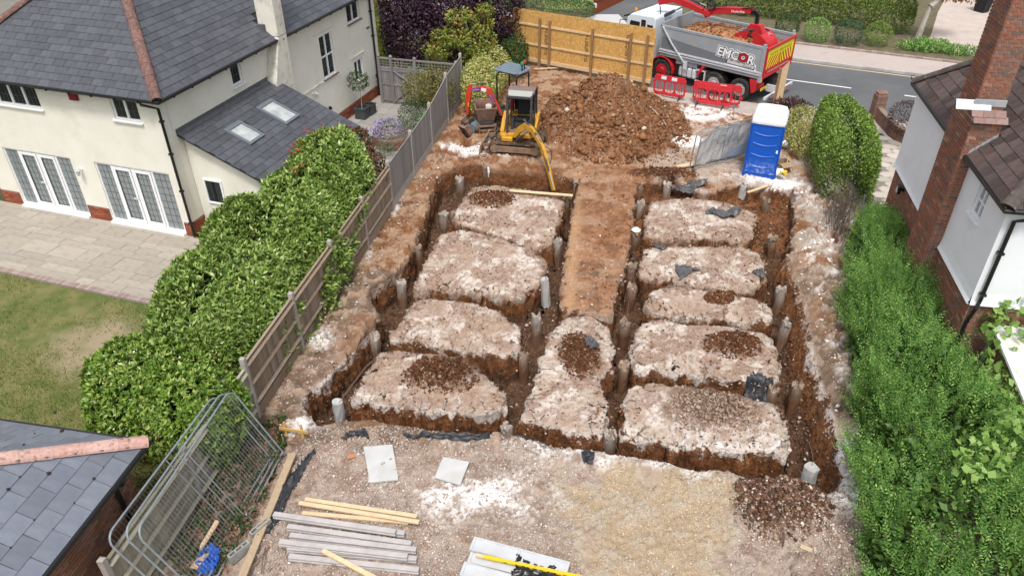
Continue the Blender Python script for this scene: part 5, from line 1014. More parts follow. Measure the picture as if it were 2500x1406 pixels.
def make_fence(name, label, k0, k1, y0, h, m, mg=None, split=99, gb=.28, hv=None, lean=0, zb=0.0):
    f = thing(name, label, 'fence', (fence_x(y0), y0, zb), -FENCE_YAW); S = 2.422
    post = MB().box(-.055, .055, -.05, .05, -.4, h + .14).add([(-.055, -.05, h + .14), (.055, -.05, h + .14), (.055, .05, h + .14), (-.055, .05, h + .14), (0, 0, h + .19)], [(0, 1, 4), (1, 2, 4), (2, 3, 4), (3, 0, 4)]).mesh('post', M_CPOST)
    bm_ = [MB().add([(0, -.062, 0), (.016, .062, 0), (.024, .062, 0), (.010, -.062, 0), (0, -.062, 1), (.016, .062, 1), (.024, .062, 1), (.010, -.062, 1)], BOXF).mesh('board', q) for q in (m, mg or m)]
    for k in range(k0, k1 + 1):
        o = bpy.data.objects.new('post', post); o.location = (0, k * S, (hv(k * S) if hv else 0)); link(o, f)
        if k == k1: break
        dz = (lambda y: hv(y)) if hv else (lambda y: 0)
        MB().box(-.03, .03, k * S + .055, (k + 1) * S - .055, -.15, gb - .02).build('gravel_board', M_CPOST if k >= split else M_OLDB if m is M_OLDB else M_BOARD, f)
        back = k >= split
        for z in (gb + .12, gb + (h - gb) * .52, h - .10):
            if back: continue
            MB().prism([(.022, k * S + .05, z - .045), (.085, k * S + .05, z), (.022, k * S + .05, z + .045)], (0, S - .1, 0)).build('rail', m, f)
        n = 23
        for i in range(n):
            y = k * S + .11 + (S - .22) * i / (n - 1); o = bpy.data.objects.new('board', bm_[1 if back else 0])
            o.matrix_basis = T(.03 if back else -.01, y, gb + random.uniform(-.01, .004), random.gauss(0, .006), 0, math.pi if back else 0, (1, 1, h - gb + dz(y) + random.uniform(-.012, .008))); link(o, f)
        if not back: MB().box(-.02, .04, k * S + .055, (k + 1) * S - .055, h + .002, h + .028).build('capping', m, f)
        elif k < k1: MB().tube([(.02, q, h + dz(q) + .012) for q in np.linspace(k * S + .055, (k + 1) * S - .055, 7)], .022, 4).build('capping', mg, f)
    return f
make_fence('timber_fence', 'weathered closeboard timber fence with concrete posts along the left of the site', -1, 7, 14.55, 1.56, M_BOARD, M_BOARDG, split=3, hv=lambda y: .35 * max(0, min(1, (y - 11.2) / 3.4)) ** 1.4)
make_fence('old_fence', 'mossy broken old timber fence behind the stacked mesh panels', -2, 0, 14.55 - 2.422 * .983, 1.42, M_OLDB, gb=.15)
b = MB()
for y, z0, z1, o in ((11.1, 1.15, 1.62, .3), (10.6, 1.2, 1.5, .2), (10.9, .9, 1.55, -.2)): b.beam((fence_x(y), y, z0), (fence_x(y) + .05, y + o, z1), .09, .02)
for k, (y, z0, z1, o) in enumerate(((11.1, .95, 1.66, .45), (10.5, 1.0, 1.6, .3))):
    tag(MB().beam((fence_x(y) - .06, y, z0), (fence_x(y) - .02, y + o, z1), .11, .02).build('loose_board', M_OLDB), ['split fence board sticking up behind the old fence by the garage', 'shorter loose board leaning on the old fence by the garage'][k], 'board', 'loose boards on the old fence')
# side gate with trellis
M_GATE = mat('grey_gate_wood', (.20, .185, .18), (.26, .245, .235), 3, .95, .4, 30, var=.18, stretch=(25, 25, 1.5))
GP, GQ = np.array([-5.55, 31.50]), np.array([-2.25, 30.55]); gv = GQ - GP; GL = np.hypot(*gv)
gt = thing('garden_gate', 'grey timber gate with a diagonal brace and trellis top beside the cream house', 'gate', (*GP, LZ), math.atan2(gv[1], gv[0]))
for x in (0, .55, 1.62, GL):
    b = MB().box(x - .06, x + .06, -.06, .06, 0, 2.0); b.lathe([(.05, 2.0), (.075, 2.04), (.05, 2.10), (.01, 2.11)], (x, 0, 0), 8); b.build('post', M_GATE, gt)
for a, c, nm in ((.06, .49, 'side_panel'), (.61, 1.56, 'gate_leaf'), (1.68, GL - .06, 'side_panel')):
    w = c - a; n = max(3, round(w / .11)); p_ = MB()
    for z in (.12, .82, 1.42): p_.box(a, c, -.035, -.013, z, z + .10)
    if nm == 'gate_leaf': p_.beam((a + .05, -.032, .2), (c - .05, -.032, .85), .03, .08, (0, -1, 0)); p_.beam((c - .05, -.034, .9), (a + .05, -.034, 1.45), .03, .08, (0, -1, 0))
    p_ = p_.build(nm, M_GATE, gt)
    for i in range(n): MB().box(a + w * i / n + .003, a + w * (i + 1) / n - .003, -.012, .012, .04, 1.5 + random.uniform(-.004, .004)).build('board', M_GATE, p_)
    tb = MB(); tb.box(a, c, -.02, .02, 1.54, 1.60).box(a, c, -.025, .025, 1.93, 1.99)
    for i in range(1, max(2, round(w / .14))): x = a + w * i / max(2, round(w / .14)); tb.box(x - .01, x + .01, -.012, -.001, 1.6, 1.93)
    for z in (1.70, 1.81): tb.box(a, c, .0, .012, z - .01, z + .01)
    tb.build('trellis', M_GATE, gt)
M_BLUE = mat('blue_lid', (.015, .05, .20), None, 4, .5)
c = LHW(.55, 13.7); rb_ = thing('recycling_bin', 'bin with a blue lid behind the side gate', 'bin', (-5.3, 32.35, LZ), -.3)
MB().add([(-.22, -.25, 0), (.22, -.25, 0), (.22, .25, 0), (-.22, .25, 0), (-.28, -.32, .95), (.28, -.32, .95), (.28, .32, .95), (-.28, .32, .95)], BOXF).build('body', M_BLUE, rb_)
MB().prism([(-.3, -.35, .96), (-.3, .36, 1.06), (-.3, .30, 1.10), (-.3, -.30, 1.02)], (.6, 0, 0)).build('lid', M_BLUE, rb_, bevel=.02)
# chipboard hoarding
t = NT('chipboard'); va = t.new('TexVoronoi'); va.feature = 'F1'; t.inp(va, 'Vector', t.mapped((9, 9, 26), (0, .5, 0))); va.inputs['Scale'].default_value = 1.1
vb = t.new('TexVoronoi'); t.inp(vb, 'Vector', t.mapped((30, 9, 8), (0, -.6, 0))); vb.inputs['Scale'].default_value = 1.0
ca_ = t.ramp(va.outputs['Color'], [(0, (.42, .21, .055)), (.5, (.60, .345, .105)), (1, (.74, .50, .20))]); cb_ = t.ramp(vb.outputs['Color'], [(0, (.36, .17, .045)), (.5, (.56, .31, .09)), (1, (.70, .46, .18))])
t.bump(va.outputs['Distance'], .3, .01); M_OSB = t.done(t.mix(.5, ca_, cb_), .75, 0, .2)
M_PINE = mat('pale_timber', (.66, .50, .325), (.58, .42, .25), 4, .8, .2, 30, var=.10, stretch=(3, 3, 3))
M_POSTW = mat('brown_post', (.25, .14, .065), (.33, .195, .095), 6, .85, .3, 30, stretch=(8, 8, 2))
M_INK = mat('black_print', (.045, .03, .018), None, 4, .9)
HA, HB = np.array([.13, 36.34]), np.array([6.24, 32.68]); hv_ = HB - HA; HL = float(np.hypot(*hv_)); hz = 2.58
ho = thing('hoarding', 'tall chipboard hoarding with timber posts and rails at the street end of the site', 'hoarding', (*HA, 0), math.atan2(hv_[1], hv_[0]))
xs = [0, .62, 1.84, 3.06, 4.28, 5.50, 6.72, HL]
for a, c in zip(xs[:-1], xs[1:]): MB().box(a + .004, c - .004, .0, .018, .28 + random.uniform(-.004, .004), hz + random.uniform(-.012, .012)).build('panel', M_OSB, ho)
for z in (1.02, 1.92): MB().box(.02, HL - .03, -.045, -.002, z - .04, z + .04).build('rail', M_PINE, ho)
MB().box(.02, HL - .03, -.047, -.002, .20, .36).build('kick_board', M_PINE, ho)
for x, z in ((-.18, 1.9), (1.5, 2.3), (2.02, 2.26), (4.2, 2.2), (6.05, 2.28), (6.82, 2.3)): MB().box(x - .05, x + .05, -.148, -.049, -.3, z).build('post', M_POSTW, ho, bevel=.006)
MB().box(-.7, -.02, .02, .038, .28, 2.1).build('panel', M_OSB, ho)
M_UP = Matrix(((0, 0, 1, 0), (0, 0, 0, 0), (0, 0, 0, 0), (0, 0, 0, 1)))
UPR = lambda x, z, s=1: T(x, -.003, z) @ Matrix(((0, -s, 0, 0), (0, 0, -1, 0), (s, 0, 0, 0), (0, 0, 0, 1)))
def osb_print(x, z, s=1):
    text('SterlingOSB Zero', .17, M_INK, ho, UPR(x, z, s), .001, 'printed_words', sx=1.15)
    glyphs(1.1, .05, 14, M_INK, ho, UPR(x - s * .11, z, s), 'printed_words', 3); glyphs(1.3, .04, 9, M_INK, ho, UPR(x + .16, z, s), 'printed_words', 4)
osb_print(1.86, .62); osb_print(3.95, .62); osb_print(5.78, 2.15, -1); osb_print(.52, .75)
# ---------------------------------------------------------------- machines
M_YEL = mat('yellow_paint', (.60, .315, .028), (.52, .265, .022), 3, .5, .05, 30, dirt=(.28, .18, .10), dscale=4.5, dlo=.52, dhi=.72)
M_RED = mat('red_orange_paint', (.56, .055, .024), (.48, .05, .024), 3, .45, dirt=(.28, .14, .09), dscale=6, dlo=.54, dhi=.76)
M_DGREY = mat('dark_grey_paint', (.045, .047, .05), (.06, .06, .062), 4, .55, dirt=(.18, .135, .10), dscale=5, dlo=.6, dhi=.85)
M_RUB = mat('track_rubber', (.035, .03, .027), (.07, .05, .037), 9, .9, .3, 40, dirt=(.24, .145, .085), dscale=6, dlo=.45, dhi=.65)
M_MUD = mat('muddy_steel', (.20, .125, .08), (.27, .18, .12), 6, .9, .4, 40, dirt=(.08, .07, .065), dscale=5)
M_STEEL = mat('bright_steel', (.55, .55, .56), None, 4, .25, metal=.9)
M_RUSTY = mat('rusty_steel', (.20, .115, .085), (.27, .165, .125), 5, .85, .3, 40, dirt=(.36, .26, .21), dscale=3)
M_BLUEG = mat('blue_grey_paint', (.13, .17, .21), (.17, .21, .25), 2, .5, dirt=(.30, .28, .25), dscale=4, dlo=.62, dhi=.85)
M_BEACG = mat('green_beacon', (.01, .22, .085), None, 4, .25); M_BEACR = mat('red_beacon', (.34, .035, .025), None, 4, .25)
M_LBL = mat('blue_sticker', (.035, .05, .30), None, 4, .5); M_WST = mat('white_sticker', (.75, .77, .8), None, 4, .5); M_YST = mat('yellow_sticker', (.70, .45, .02), None, 4, .5)
M_TRED = mat('faded_red_roof', (.22, .13, .115), (.17, .13, .12), 2.5, .6, .1, 30, dirt=(.20, .20, .20), dscale=3)
M_PERSPEX = mat('clear_panel', (.35, .36, .33), None, 4, .2)
def track(parent, y, x0, x1, h, w, m=None):
    """rubber crawler along x with its lugs and side frame"""
    r = h / 2; t_ = MB(); n = 10; prof = [(x1 - r + r * math.cos(a), r + r * math.sin(a)) for a in np.linspace(-math.pi / 2, math.pi / 2, n)] + [(x0 + r + r * math.cos(a), r + r * math.sin(a)) for a in np.linspace(math.pi / 2, 1.5 * math.pi, n)]
    inn = [(x1 - r + (r - .045) * math.cos(a), r + (r - .045) * math.sin(a)) for a in np.linspace(-math.pi / 2, math.pi / 2, n)] + [(x0 + r + (r - .045) * math.cos(a), r + (r - .045) * math.sin(a)) for a in np.linspace(math.pi / 2, 1.5 * math.pi, n)]
    m_ = len(prof); V = [(p[0], y - w / 2, p[1]) for p in prof] + [(p[0], y + w / 2, p[1]) for p in prof] + [(p[0], y - w / 2, p[1]) for p in inn] + [(p[0], y + w / 2, p[1]) for p in inn]; F = []
    for i in range(m_):
        j = (i + 1) % m_; F += [(i, j, m_ + j, m_ + i), (2 * m_ + j, 2 * m_ + i, 3 * m_ + i, 3 * m_ + j), (j, i, 2 * m_ + i, 2 * m_ + j), (m_ + i, m_ + j, 3 * m_ + j, 3 * m_ + i)]
    o = t_.add(V, F).build('track', M_RUB, parent); lug = MB().box(-.022, .022, -w / 2, w / 2, 0, .022).mesh('lug', M_RUB)
    per = [(x0 + r + q, -.0, 0) for q in np.arange(0, x1 - x0 - 2 * r, .095)] + [(x0 + r + q, h, math.pi) for q in np.arange(0, x1 - x0 - 2 * r, .095)] + [(x1 - r + r * math.sin(a), r - r * math.cos(a), -a) for a in np.arange(.15, math.pi, .4)] + [(x0 + r - r * math.sin(a), r - r * math.cos(a), a) for a in np.arange(.15, math.pi, .4)]
    for px, pz, a in per:
        q = bpy.data.objects.new('lug', lug); q.matrix_basis = T(px, y, pz) @ Euler((0, a, 0)).to_matrix().to_4x4() @ T(0, 0, -.021); link(q, o)
    MB().box(x0 + r * .7, x1 - r * .7, y - w / 2 - .012, y + w / 2 + .012, h * .24, h * .74).build('track_frame', M_MUD, parent, bevel=.02)
    for cx in (x0 + r, x1 - r): MB().cyl((cx, y - w / 2 - .018, r), (cx, y + w / 2 + .018, r), r * .68, n=16).build('sprocket', M_MUD, parent)
def arm(b, P, W, wy):
    """plate-sided arm through points P in a vertical plane, depth W at each point, width wy"""
    P = [Vector(p) for p in P]; h = Vector((P[-1].x - P[0].x, P[-1].y - P[0].y, 0)).normalized(); s = Vector((-h.y, h.x, 0)) * wy / 2; L, R = [], []
    for i, p in enumerate(P):
        d = (P[min(i + 1, len(P) - 1)] - P[max(i - 1, 0)]).normalized(); n = d.cross(Vector((-h.y, h.x, 0))).normalized(); L.append(p + n * W[i] / 2); R.append(p - n * W[i] / 2)
    k = len(P); V = [q + s for q in L] + [q + s for q in R] + [q - s for q in L] + [q - s for q in R]; F = []
    for i in range(k - 1): F += [(i, i + 1, k + i + 1, k + i), (2 * k + i + 1, 2 * k + i, 3 * k + i, 3 * k + i + 1), (i + 1, i, 2 * k + i, 2 * k + i + 1), (k + i, k + i + 1, 3 * k + i + 1, 3 * k + i)]
    F += [(0, k, 3 * k, 2 * k), (2 * k - 1, k - 1, 3 * k - 1, 4 * k - 1)]
    return b.add(V, F)
def ram(parent, p, q, r, f=.55):
    p, q = Vector(p), Vector(q); m_ = p.lerp(q, f); MB().cyl(p, m_, r, n=10).build('ram', M_DGREY, parent); MB().cyl(m_, q, r * .55, n=8).build('ram_rod', M_STEEL, parent)
def bucket(parent, c, w, r, M, m, teeth=True):
    b = MB(); A = np.linspace(-.6, 2.6, 9); P = [(r * math.cos(a), r * math.sin(a)) for a in A]; n = len(P)
    for s in (-1, 1): b.prism([(x, s * w / 2, z) for x, z in P], (0, .018 * -s, 0))
    V = [(x, -w / 2, z) for x, z in P] + [(x, w / 2, z) for x, z in P] + [(x * .93, -w / 2, z * .93) for x, z in P] + [(x * .93, w / 2, z * .93) for x, z in P]; F = []
    for i in range(n - 1): F += [(i, i + 1, n + i + 1, n + i), (2 * n + i + 1, 2 * n + i, 3 * n + i, 3 * n + i + 1)]
    b.add(V, F); o = b.build('bucket', m, parent); o.matrix_basis = T(*c) @ M; return o
# yellow digger in front of the spoil heap
EX = thing('yellow_excavator', 'yellow tracked mini excavator with dark cab reaching its arm into the far trench', 'excavator', (.27, 26.35, .0), math.radians(-12))
track(EX, -.55, -1.0, .98, .46, .30); track(EX, .62, -1.0, .98, .46, .30)
MB().box(-.45, .45, -.42, .5, .18, .45).box(-.25, .25, -.25, .25, .45, .58).build('undercarriage', M_MUD, EX, bevel=.02)
b = MB(); b.beam((-.95, -.45, .28), (-1.3, -.45, .2), .06, .12); b.beam((-.95, .5, .28), (-1.3, .5, .2), .06, .12); b.prism([(-1.36, -.72, -.02), (-1.28, -.72, .0), (-1.24, -.72, .32), (-1.30, -.72, .34)], (0, 1.5, 0)); b.build('dozer_blade', M_MUD, EX)
ram(EX, (-.85, .02, .42), (-1.27, .02, .22), .04)
b = MB(); P = [(-.62, -.42), (.50, -.42), (.62, -.2), (.66, .5), (.5, .98), (.1, 1.12), (-.35, 1.05), (-.6, .7)]; b.prism([(x, y, .58) for x, y in P], (0, 0, .16)); b.build('deck', M_YEL, EX, bevel=.03)
b = MB(); P = [(-.62, .35), (.66, .35), (.5, .98), (.1, 1.12), (-.35, 1.05), (-.6, .7)]; b.prism([(x, y, .745) for x, y in P], (0, 0, .42)).build('engine_cover', M_YEL, EX, bevel=.05)
b = MB(); b.prism([(-.62, -.40, .745), (-.60, .34, .745), (-.60, .34, 1.35), (-.61, .0, 1.2), (-.62, -.34, .86)], (.16, 0, 0)).build('side_cover', M_YEL, EX, bevel=.05)
b = MB(); b.prism([(.62, -.34, .745), (.62, .5, .745), (.62, .62, 1.25), (.62, .5, 1.22), (.62, -.3, .82)], (.09, 0, 0)).build('side_cover', M_YEL, EX, bevel=.02)
cx0, cx1, cy0, cy1 = -.34, .54, -.30, .78; b = MB()
for x in (cx0, cx1):
    b.beam((x, cy0 - .05, .74), (x, cy0 + .06, 2.08), .09, .10, (0, 1, 0)); b.beam((x, cy1, 1.1), (x, cy1, 2.05), .07, .08, (0, 1, 0)); b.beam((x, cy0 + .04, 2.11), (x, cy1 + .03, 2.13), .07, .08); b.beam((x, .36, .75), (x, .40, 2.1), .05, .06, (0, 1, 0)); b.beam((x, cy0, 1.25), (x, .36, 1.25), .03, .05)
b.beam((cx0 - .04, cy0 + .04, 2.08), (cx1 + .04, cy0 + .04, 2.08), .09, .09); b.beam((cx0, cy1, 2.05), (cx1, cy1, 2.05), .07, .07); b.build('cab_frame', M_DGREY, EX, bevel=.015)
b = MB(); n = 10; yy = np.linspace(0, 1, n); pr = [(cy0 + .30 + (cy1 - cy0 - .22) * q, 2.17 + .09 * math.sin(math.pi * min(1, q * 1.0) ** .8) - .10 * q ** 3) for q in yy]
V = [(cx0 - .05, y, z) for y, z in pr] + [(cx1 + .05, y, z) for y, z in pr] + [(cx0 - .05, y, z - .06) for y, z in pr] + [(cx1 + .05, y, z - .06) for y, z in pr]; F = []
for i in range(n - 1): F += [(i + 1, i, n + i, n + i + 1), (2 * n + i, 2 * n + i + 1, 3 * n + i + 1, 3 * n + i), (i, i + 1, 2 * n + i + 1, 2 * n + i), (n + i + 1, n + i, 3 * n + i, 3 * n + i + 1)]
F += [(0, 2 * n, 3 * n, n), (n - 1, 2 * n - 1, 4 * n - 1, 3 * n - 1)]; b.add(V, F).build('cab_roof', M_TRED, EX)
b = MB().prism([(cx0, cy0 + .05, 2.13), (cx0, cy0 + .32, 2.235), (cx0, cy0 + .32, 2.2), (cx0, cy0 + .05, 2.10)], (cx1 - cx0, 0, 0)).build('roof_window', M_PERSPEX, EX)
MB().box(cx0 + .05, cx1 - .05, cy1 - .005, cy1 + .005, 1.2, 2.03).build('rear_glass', M_GLASS, EX)
MB().box(cx0 - .004, cx0 + .004, .40, cy1 - .04, 1.2, 2.03).build('side_glass', M_GLASS, EX); MB().box(cx1 - .004, cx1 + .004, .42, cy1 - .04, 1.2, 2.03).build('side_glass', M_GLASS, EX)
M_SEAT = mat('black_seat', (.018, .018, .02), None, 4, .75, .3, 40)
st_ = MB().box(-.13, .35, .02, .45, 1.04, 1.16).build('seat', M_SEAT, EX, bevel=.04); MB().prism([(-.11, .42, 1.14), (-.11, .52, 1.78), (-.11, .60, 1.78), (-.11, .54, 1.14)], (.44, 0, 0)).build('backrest', M_SEAT, st_, bevel=.04)
MB().box(-.15, .37, .05, .5, .76, 1.03).build('seat_base', M_DGREY, EX)
for x in (-.22, .44): MB().box(x - .06, x + .06, -.05, .35, .76, 1.14).tube([(x, -.02, 1.14), (x, -.05, 1.30)], .014).lathe([(.02, 1.3), (.03, 1.34), (.025, 1.4)], (x, -.06, 0), 8).build('control_console', M_DGREY, EX, bevel=.01)
for x in (.02, .18): MB().tube([(x, -.18, .75), (x, -.20, 1.02), (x, -.16, 1.1)], .012).build('travel_lever', M_DGREY, EX)
MB().box(cx0 + .02, cx1 - .02, cy0, .3, .742, .756).build('cab_floor', M_MUD, EX)
MB().box(-.55, -.35, -.5, -.42, .48, .72).box(-.5, -.1, -.62, -.43, .5, .66).build('swing_post', M_YEL, EX, bevel=.03)
def exl(p):                                                           # world point to the digger's own space
    v = Vector(p) - Vector((.27, 26.35, 0)); a = math.radians(12); return (v.x * math.cos(a) - v.y * math.sin(a), v.x * math.sin(a) + v.y * math.cos(a), v.z)
bp_ = [exl(q) for q in ((.16, 25.80, .72), (.32, 25.62, 1.05), (.55, 25.38, 1.30), (.78, 25.1, 1.25), (1.12, 24.68, .78))]
arm(MB(), bp_, [.14, .22, .26, .20, .13], .14).build('boom', M_YEL, EX, bevel=.015)
sp_ = [exl(q) for q in ((1.06, 24.66, .98), (1.14, 24.54, .72), (1.33, 24.2, .1), (1.50, 23.9, -.52))]
arm(MB(), sp_, [.10, .20, .14, .10], .12).build('dipper', M_YEL, EX, bevel=.012)
ram(EX, exl((.46, 25.46, 1.50)), exl((1.08, 24.68, 1.02)), .045, .72); ram(EX, exl((.20, 25.72, .60)), exl((.62, 25.28, 1.12)), .05, .6); ram(EX, exl((1.16, 24.44, .66)), exl((1.50, 23.8, -.40)), .035, .5)
b = MB(); b.tube([exl(q) for q in ((.2, 25.75, .95), (.5, 25.4, 1.47), (.8, 25.1, 1.42), (1.1, 24.65, 1.1), (1.2, 24.5, .6))], .014); b.tube([exl(q) for q in ((1.14, 24.7, .85), (1.42, 24.75, .65), (1.45, 24.7, .3), (1.3, 24.6, .05))], .012); b.build('hydraulic_hose', M_BLK, EX)
bucket(EX, exl((1.53, 23.85, -.66)), .36, .22, Euler((0, 2.3, math.radians(12 - 70))).to_matrix().to_4x4(), M_MUD)
# red digger behind it
R2 = thing('red_excavator', 'red mini excavator with blue grey canopy parked by the fence', 'excavator', (.12, 28.55, 0), math.radians(-35))
track(R2, -.40, -.85, .75, .36, .24); track(R2, .40, -.85, .75, .36, .24)
MB().box(-.4, .4, -.3, .3, .15, .45).build('undercarriage', M_DGREY, R2, bevel=.02)
b = MB(); P = [(-.55, -.46), (.35, -.48), (.68, -.3), (.74, 0), (.68, .3), (.35, .48), (-.55, .46)]; b.prism([(x, y, .46) for x, y in P], (0, 0, .12)).build('deck', M_DGREY, R2, bevel=.02)
b = MB(); b.prism([(.12, -.46, .59), (.66, -.28, .59), (.72, 0, .59), (.66, .28, .59), (.12, .46, .59)], (0, 0, .44)).build('engine_cover', M_RED, R2, bevel=.06)
MB().box(-.55, .05, .22, .46, .59, .82).build('side_cover', M_RED, R2, bevel=.03)
s2 = MB().box(-.22, .18, -.22, .22, .78, .90).build('seat', M_SEAT, R2, bevel=.04); MB().box(.14, .24, -.21, .21, .9, 1.42).build('backrest', M_SEAT, s2, bevel=.04)
b = MB()
for y in (-.42, .42): b.tube([(-.5, y, .58), (-.5, y, 2.05), (-.42, y, 2.2), (-.2, y, 2.24)], .03, 6); b.tube([(.42, y, 1.0), (.42, y, 2.1), (.3, y, 2.24), (-.2, y, 2.24)], .03, 6)
b.tube([(.42, -.42, 2.12), (.46, 0, 2.16), (.42, .42, 2.12)], .03, 6); b.build('canopy_frame', M_BLK, R2)
b = MB(); P = [(-.62, -.52), (.35, -.52), (.56, -.38), (.6, 0), (.56, .38), (.35, .52), (-.62, .52)]; b.prism([(x, y, 2.27) for x, y in P], (0, 0, .05)); cn = b.build('canopy', M_BLUEG, R2, bevel=.015)
for y in (-.3, -.1, .1, .3): MB().box(-.55, .4, y - .03, y + .03, 2.321, 2.333).build('canopy_rib', M_BLUEG, cn)
for x, y, m_ in ((.42, .12, M_BEACR), (.46, -.10, M_BEACG)):
    MB().cyl((x, y, 2.32), (x, y, 2.50), .02).build('beacon_stalk', M_BLK, R2); MB().lathe([(.05, 2.50), (.075, 2.56), (.07, 2.63), (.03, 2.68)], (x, y, 0), 10).build('beacon', m_, R2, smooth=True)
def r2l(p): v = Vector(p) - Vector((.12, 28.55, 0)); a = math.radians(35); return (v.x * math.cos(a) - v.y * math.sin(a), v.x * math.sin(a) + v.y * math.cos(a), v.z)
MB().box(-.78, -.5, -.12, .12, .42, .72).build('swing_post', M_DGREY, R2, bevel=.02)
q_ = [(-.36, 28.05, .62), (-.62, 28.10, 1.15), (-.86, 28.15, 1.60), (-1.1, 28.2, 1.66), (-1.55, 28.3, 1.56)]
arm(MB(), [r2l(q) for q in q_], [.12, .16, .24, .22, .13], .13).build('boom', M_RED, R2, bevel=.012)
arm(MB(), [r2l(q) for q in ((-1.56, 28.3, 1.78), (-1.62, 28.32, 1.45), (-1.67, 28.34, 1.0), (-1.70, 28.35, .55))], [.12, .22, .16, .10], .12).build('dipper', M_RED, R2, bevel=.012)
ram(R2, r2l((-.95, 28.17, 1.85)), r2l((-1.56, 28.3, 1.80)), .04, .6); ram(R2, r2l((-.42, 28.0, .66)), r2l((-.76, 28.06, 1.38)), .04, .6)
bb = [r2l(q) for q in q_]
def sticker(parent, p, q, off, w, body, col, size):
    """label on the side of the arm that faces the site"""
    p, q = Vector(p), Vector(q); d = (q - p).normalized(); h = Vector((d.x, d.y, 0)).normalized(); n = Vector((h.y, -h.x, 0)) if True else None
    if (world_of(parent).to_3x3() @ n).y > 0: n = -n
    u = n.cross(d); M = Matrix(((d.x, u.x, n.x, 0), (d.y, u.y, n.y, 0), (d.z, u.z, n.z, 0), (0, 0, 0, 1))); c_ = p + n * off; L = (q - p).length
    MB().box(0, L, -w / 2, w / 2, 0, .003, Matrix.Translation(c_) @ M).build('sticker', col, parent)
    if body: glyphs(L * .8, size * .7, body, M_WST, parent, Matrix.Translation(c_ + n * .0045) @ M @ T(L * .1, -size * .36, 0))
sticker(R2, r2l((-1.50, 28.29, 1.58)), r2l((-1.16, 28.21, 1.65)), .069, .10, 9, M_LBL, .06); sticker(R2, r2l((-1.12, 28.2, 1.65)), r2l((-.93, 28.16, 1.61)), .069, .13, 0, M_WST, .05); sticker(R2, r2l((-.79, 28.13, 1.46)), r2l((-.62, 28.10, 1.16)), .069, .10, 8, M_LBL, .06)
MB().box(-.02, .02, -.01, .01, -.08, .08).build('sticker', M_YST, R2, loc=r2l((-1.66, 28.26, .98)))
bucket(R2, r2l((-1.75, 28.25, .42)), .34, .2, Euler((0, 2.0, 1.2)).to_matrix().to_4x4(), M_RUSTY)
# micro dumper under the red arm, spare buckets on the ground
DU = thing('skip_dumper', 'small tracked dumper with a rusty brown skip under the red arm', 'dumper', (-1.02, 28.35, 0), math.radians(8))
b = MB(); V = []
for z, s, e in ((.42, .62, .42), (.98, .82, .64)): V += [(-.42 * s / .82, -.9 * e, z), (.42 * s / .82, -.9 * e, z), (.42 * s / .82, .9 * e, z), (-.42 * s / .82, .9 * e, z)]
for z, s, e in ((.47, .56, .37), (.985, .74, .58)): V += [(-.42 * s / .82, -.9 * e, z), (.42 * s / .82, -.9 * e, z), (.42 * s / .82, .9 * e, z), (-.42 * s / .82, .9 * e, z)]
b.add(V, [(0, 3, 2, 1), (0, 1, 5, 4), (1, 2, 6, 5), (2, 3, 7, 6), (3, 0, 4, 7), (4, 5, 13, 12), (5, 6, 14, 13), (6, 7, 15, 14), (7, 4, 12, 15), (9, 8, 12, 13), (10, 9, 13, 14), (11, 10, 14, 15), (8, 11, 15, 12), (8, 9, 10, 11)]); b.build('skip', M_RUSTY, DU)
MB().box(-.3, .3, -.5, .6, .2, .4).build('chassis', M_DGREY, DU); MB().box(-.34, .34, -.68, -.62, .12, .19).box(-.34, .34, -.70, -.64, .30, .36).box(-.34, -.28, -.68, -.62, .05, .4).box(.28, .34, -.68, -.62, .05, .4).build('guard', M_MUD, DU)
for x in (-.34, .34):
    for y in (-.42, .1, .55): MB().cyl((x - .08, y, .16), (x + .08, y, .16), .16, n=14).build('wheel', M_RUB, DU)
MB().box(.05, .27, -.35, -.15, .52, .66).box(.1, .22, -.3, -.2, .66, .70).build('battery', mat('grey_white_plastic', (.55, .55, .52), None, 4, .6), None, bevel=.01)
o = SC.collection.objects['battery']; o.location = (-1.02, 28.2, .42); tag(o, 'small pale jerrycan lying in the rusty skip', 'jerrycan'); o.name = 'jerrycan'
for k, (px, py, rz, m_, lb) in enumerate(((1133, 332, .8, M_RUSTY, 'rusty digging bucket lying left of the dumper'), (1152, 322, -.5, M_BLUEG, 'blue grey digging bucket leaning between the rusty bucket and the dumper'))):
    c = at(px, py); t_ = thing('digger_bucket', lb, 'bucket', (c[0], c[1], .2), rz, 'spare digger buckets'); bucket(t_, (0, 0, 0), .42, .26, Euler((0, .4 + k, 0)).to_matrix().to_4x4(), m_).name = 'shell'
    MB().box(-.06, .06, -.09, -.06, .12, .34).box(-.06, .06, .06, .09, .12, .34).build('bracket', M_DGREY, t_)
# ---------------------------------------------------------------- the grab lorry
M_TGREY = mat('lorry_grey', (.31, .34, .37), (.27, .30, .325), 3, .45, dirt=(.36, .31, .26), dscale=2.6, dlo=.54, dhi=.82)
M_TDARK = mat('lorry_dark_grey', (.16, .175, .19), None, 3, .4)
M_SILV = mat('silver_rail', (.62, .65, .68), None, 3, .35, metal=.2)
M_CAB = mat('cab_white', (.66, .73, .78), None, 3, .3, spec=.5)
M_LRED = mat('lorry_red', (.52, .025, .03), (.45, .02, .028), 3, .4, dirt=(.36, .10, .08), dscale=4, dlo=.62, dhi=.85)
M_TYRE = mat('tyre', (.022, .022, .023), (.035, .034, .033), 6, .85, .2, 30, dirt=(.14, .10, .075), dscale=7, dlo=.52, dhi=.74)
M_CHYEL = mat('chevron_yellow', (.80, .72, .02), None, 4, .5); M_LOGOR = mat('logo_red', (.50, .01, .015), None, 4, .5); M_LOGOW = mat('logo_white', (.78, .79, .80), None, 4, .5); M_LOGOK = mat('logo_black', (.012, .012, .013), None, 4, .5)
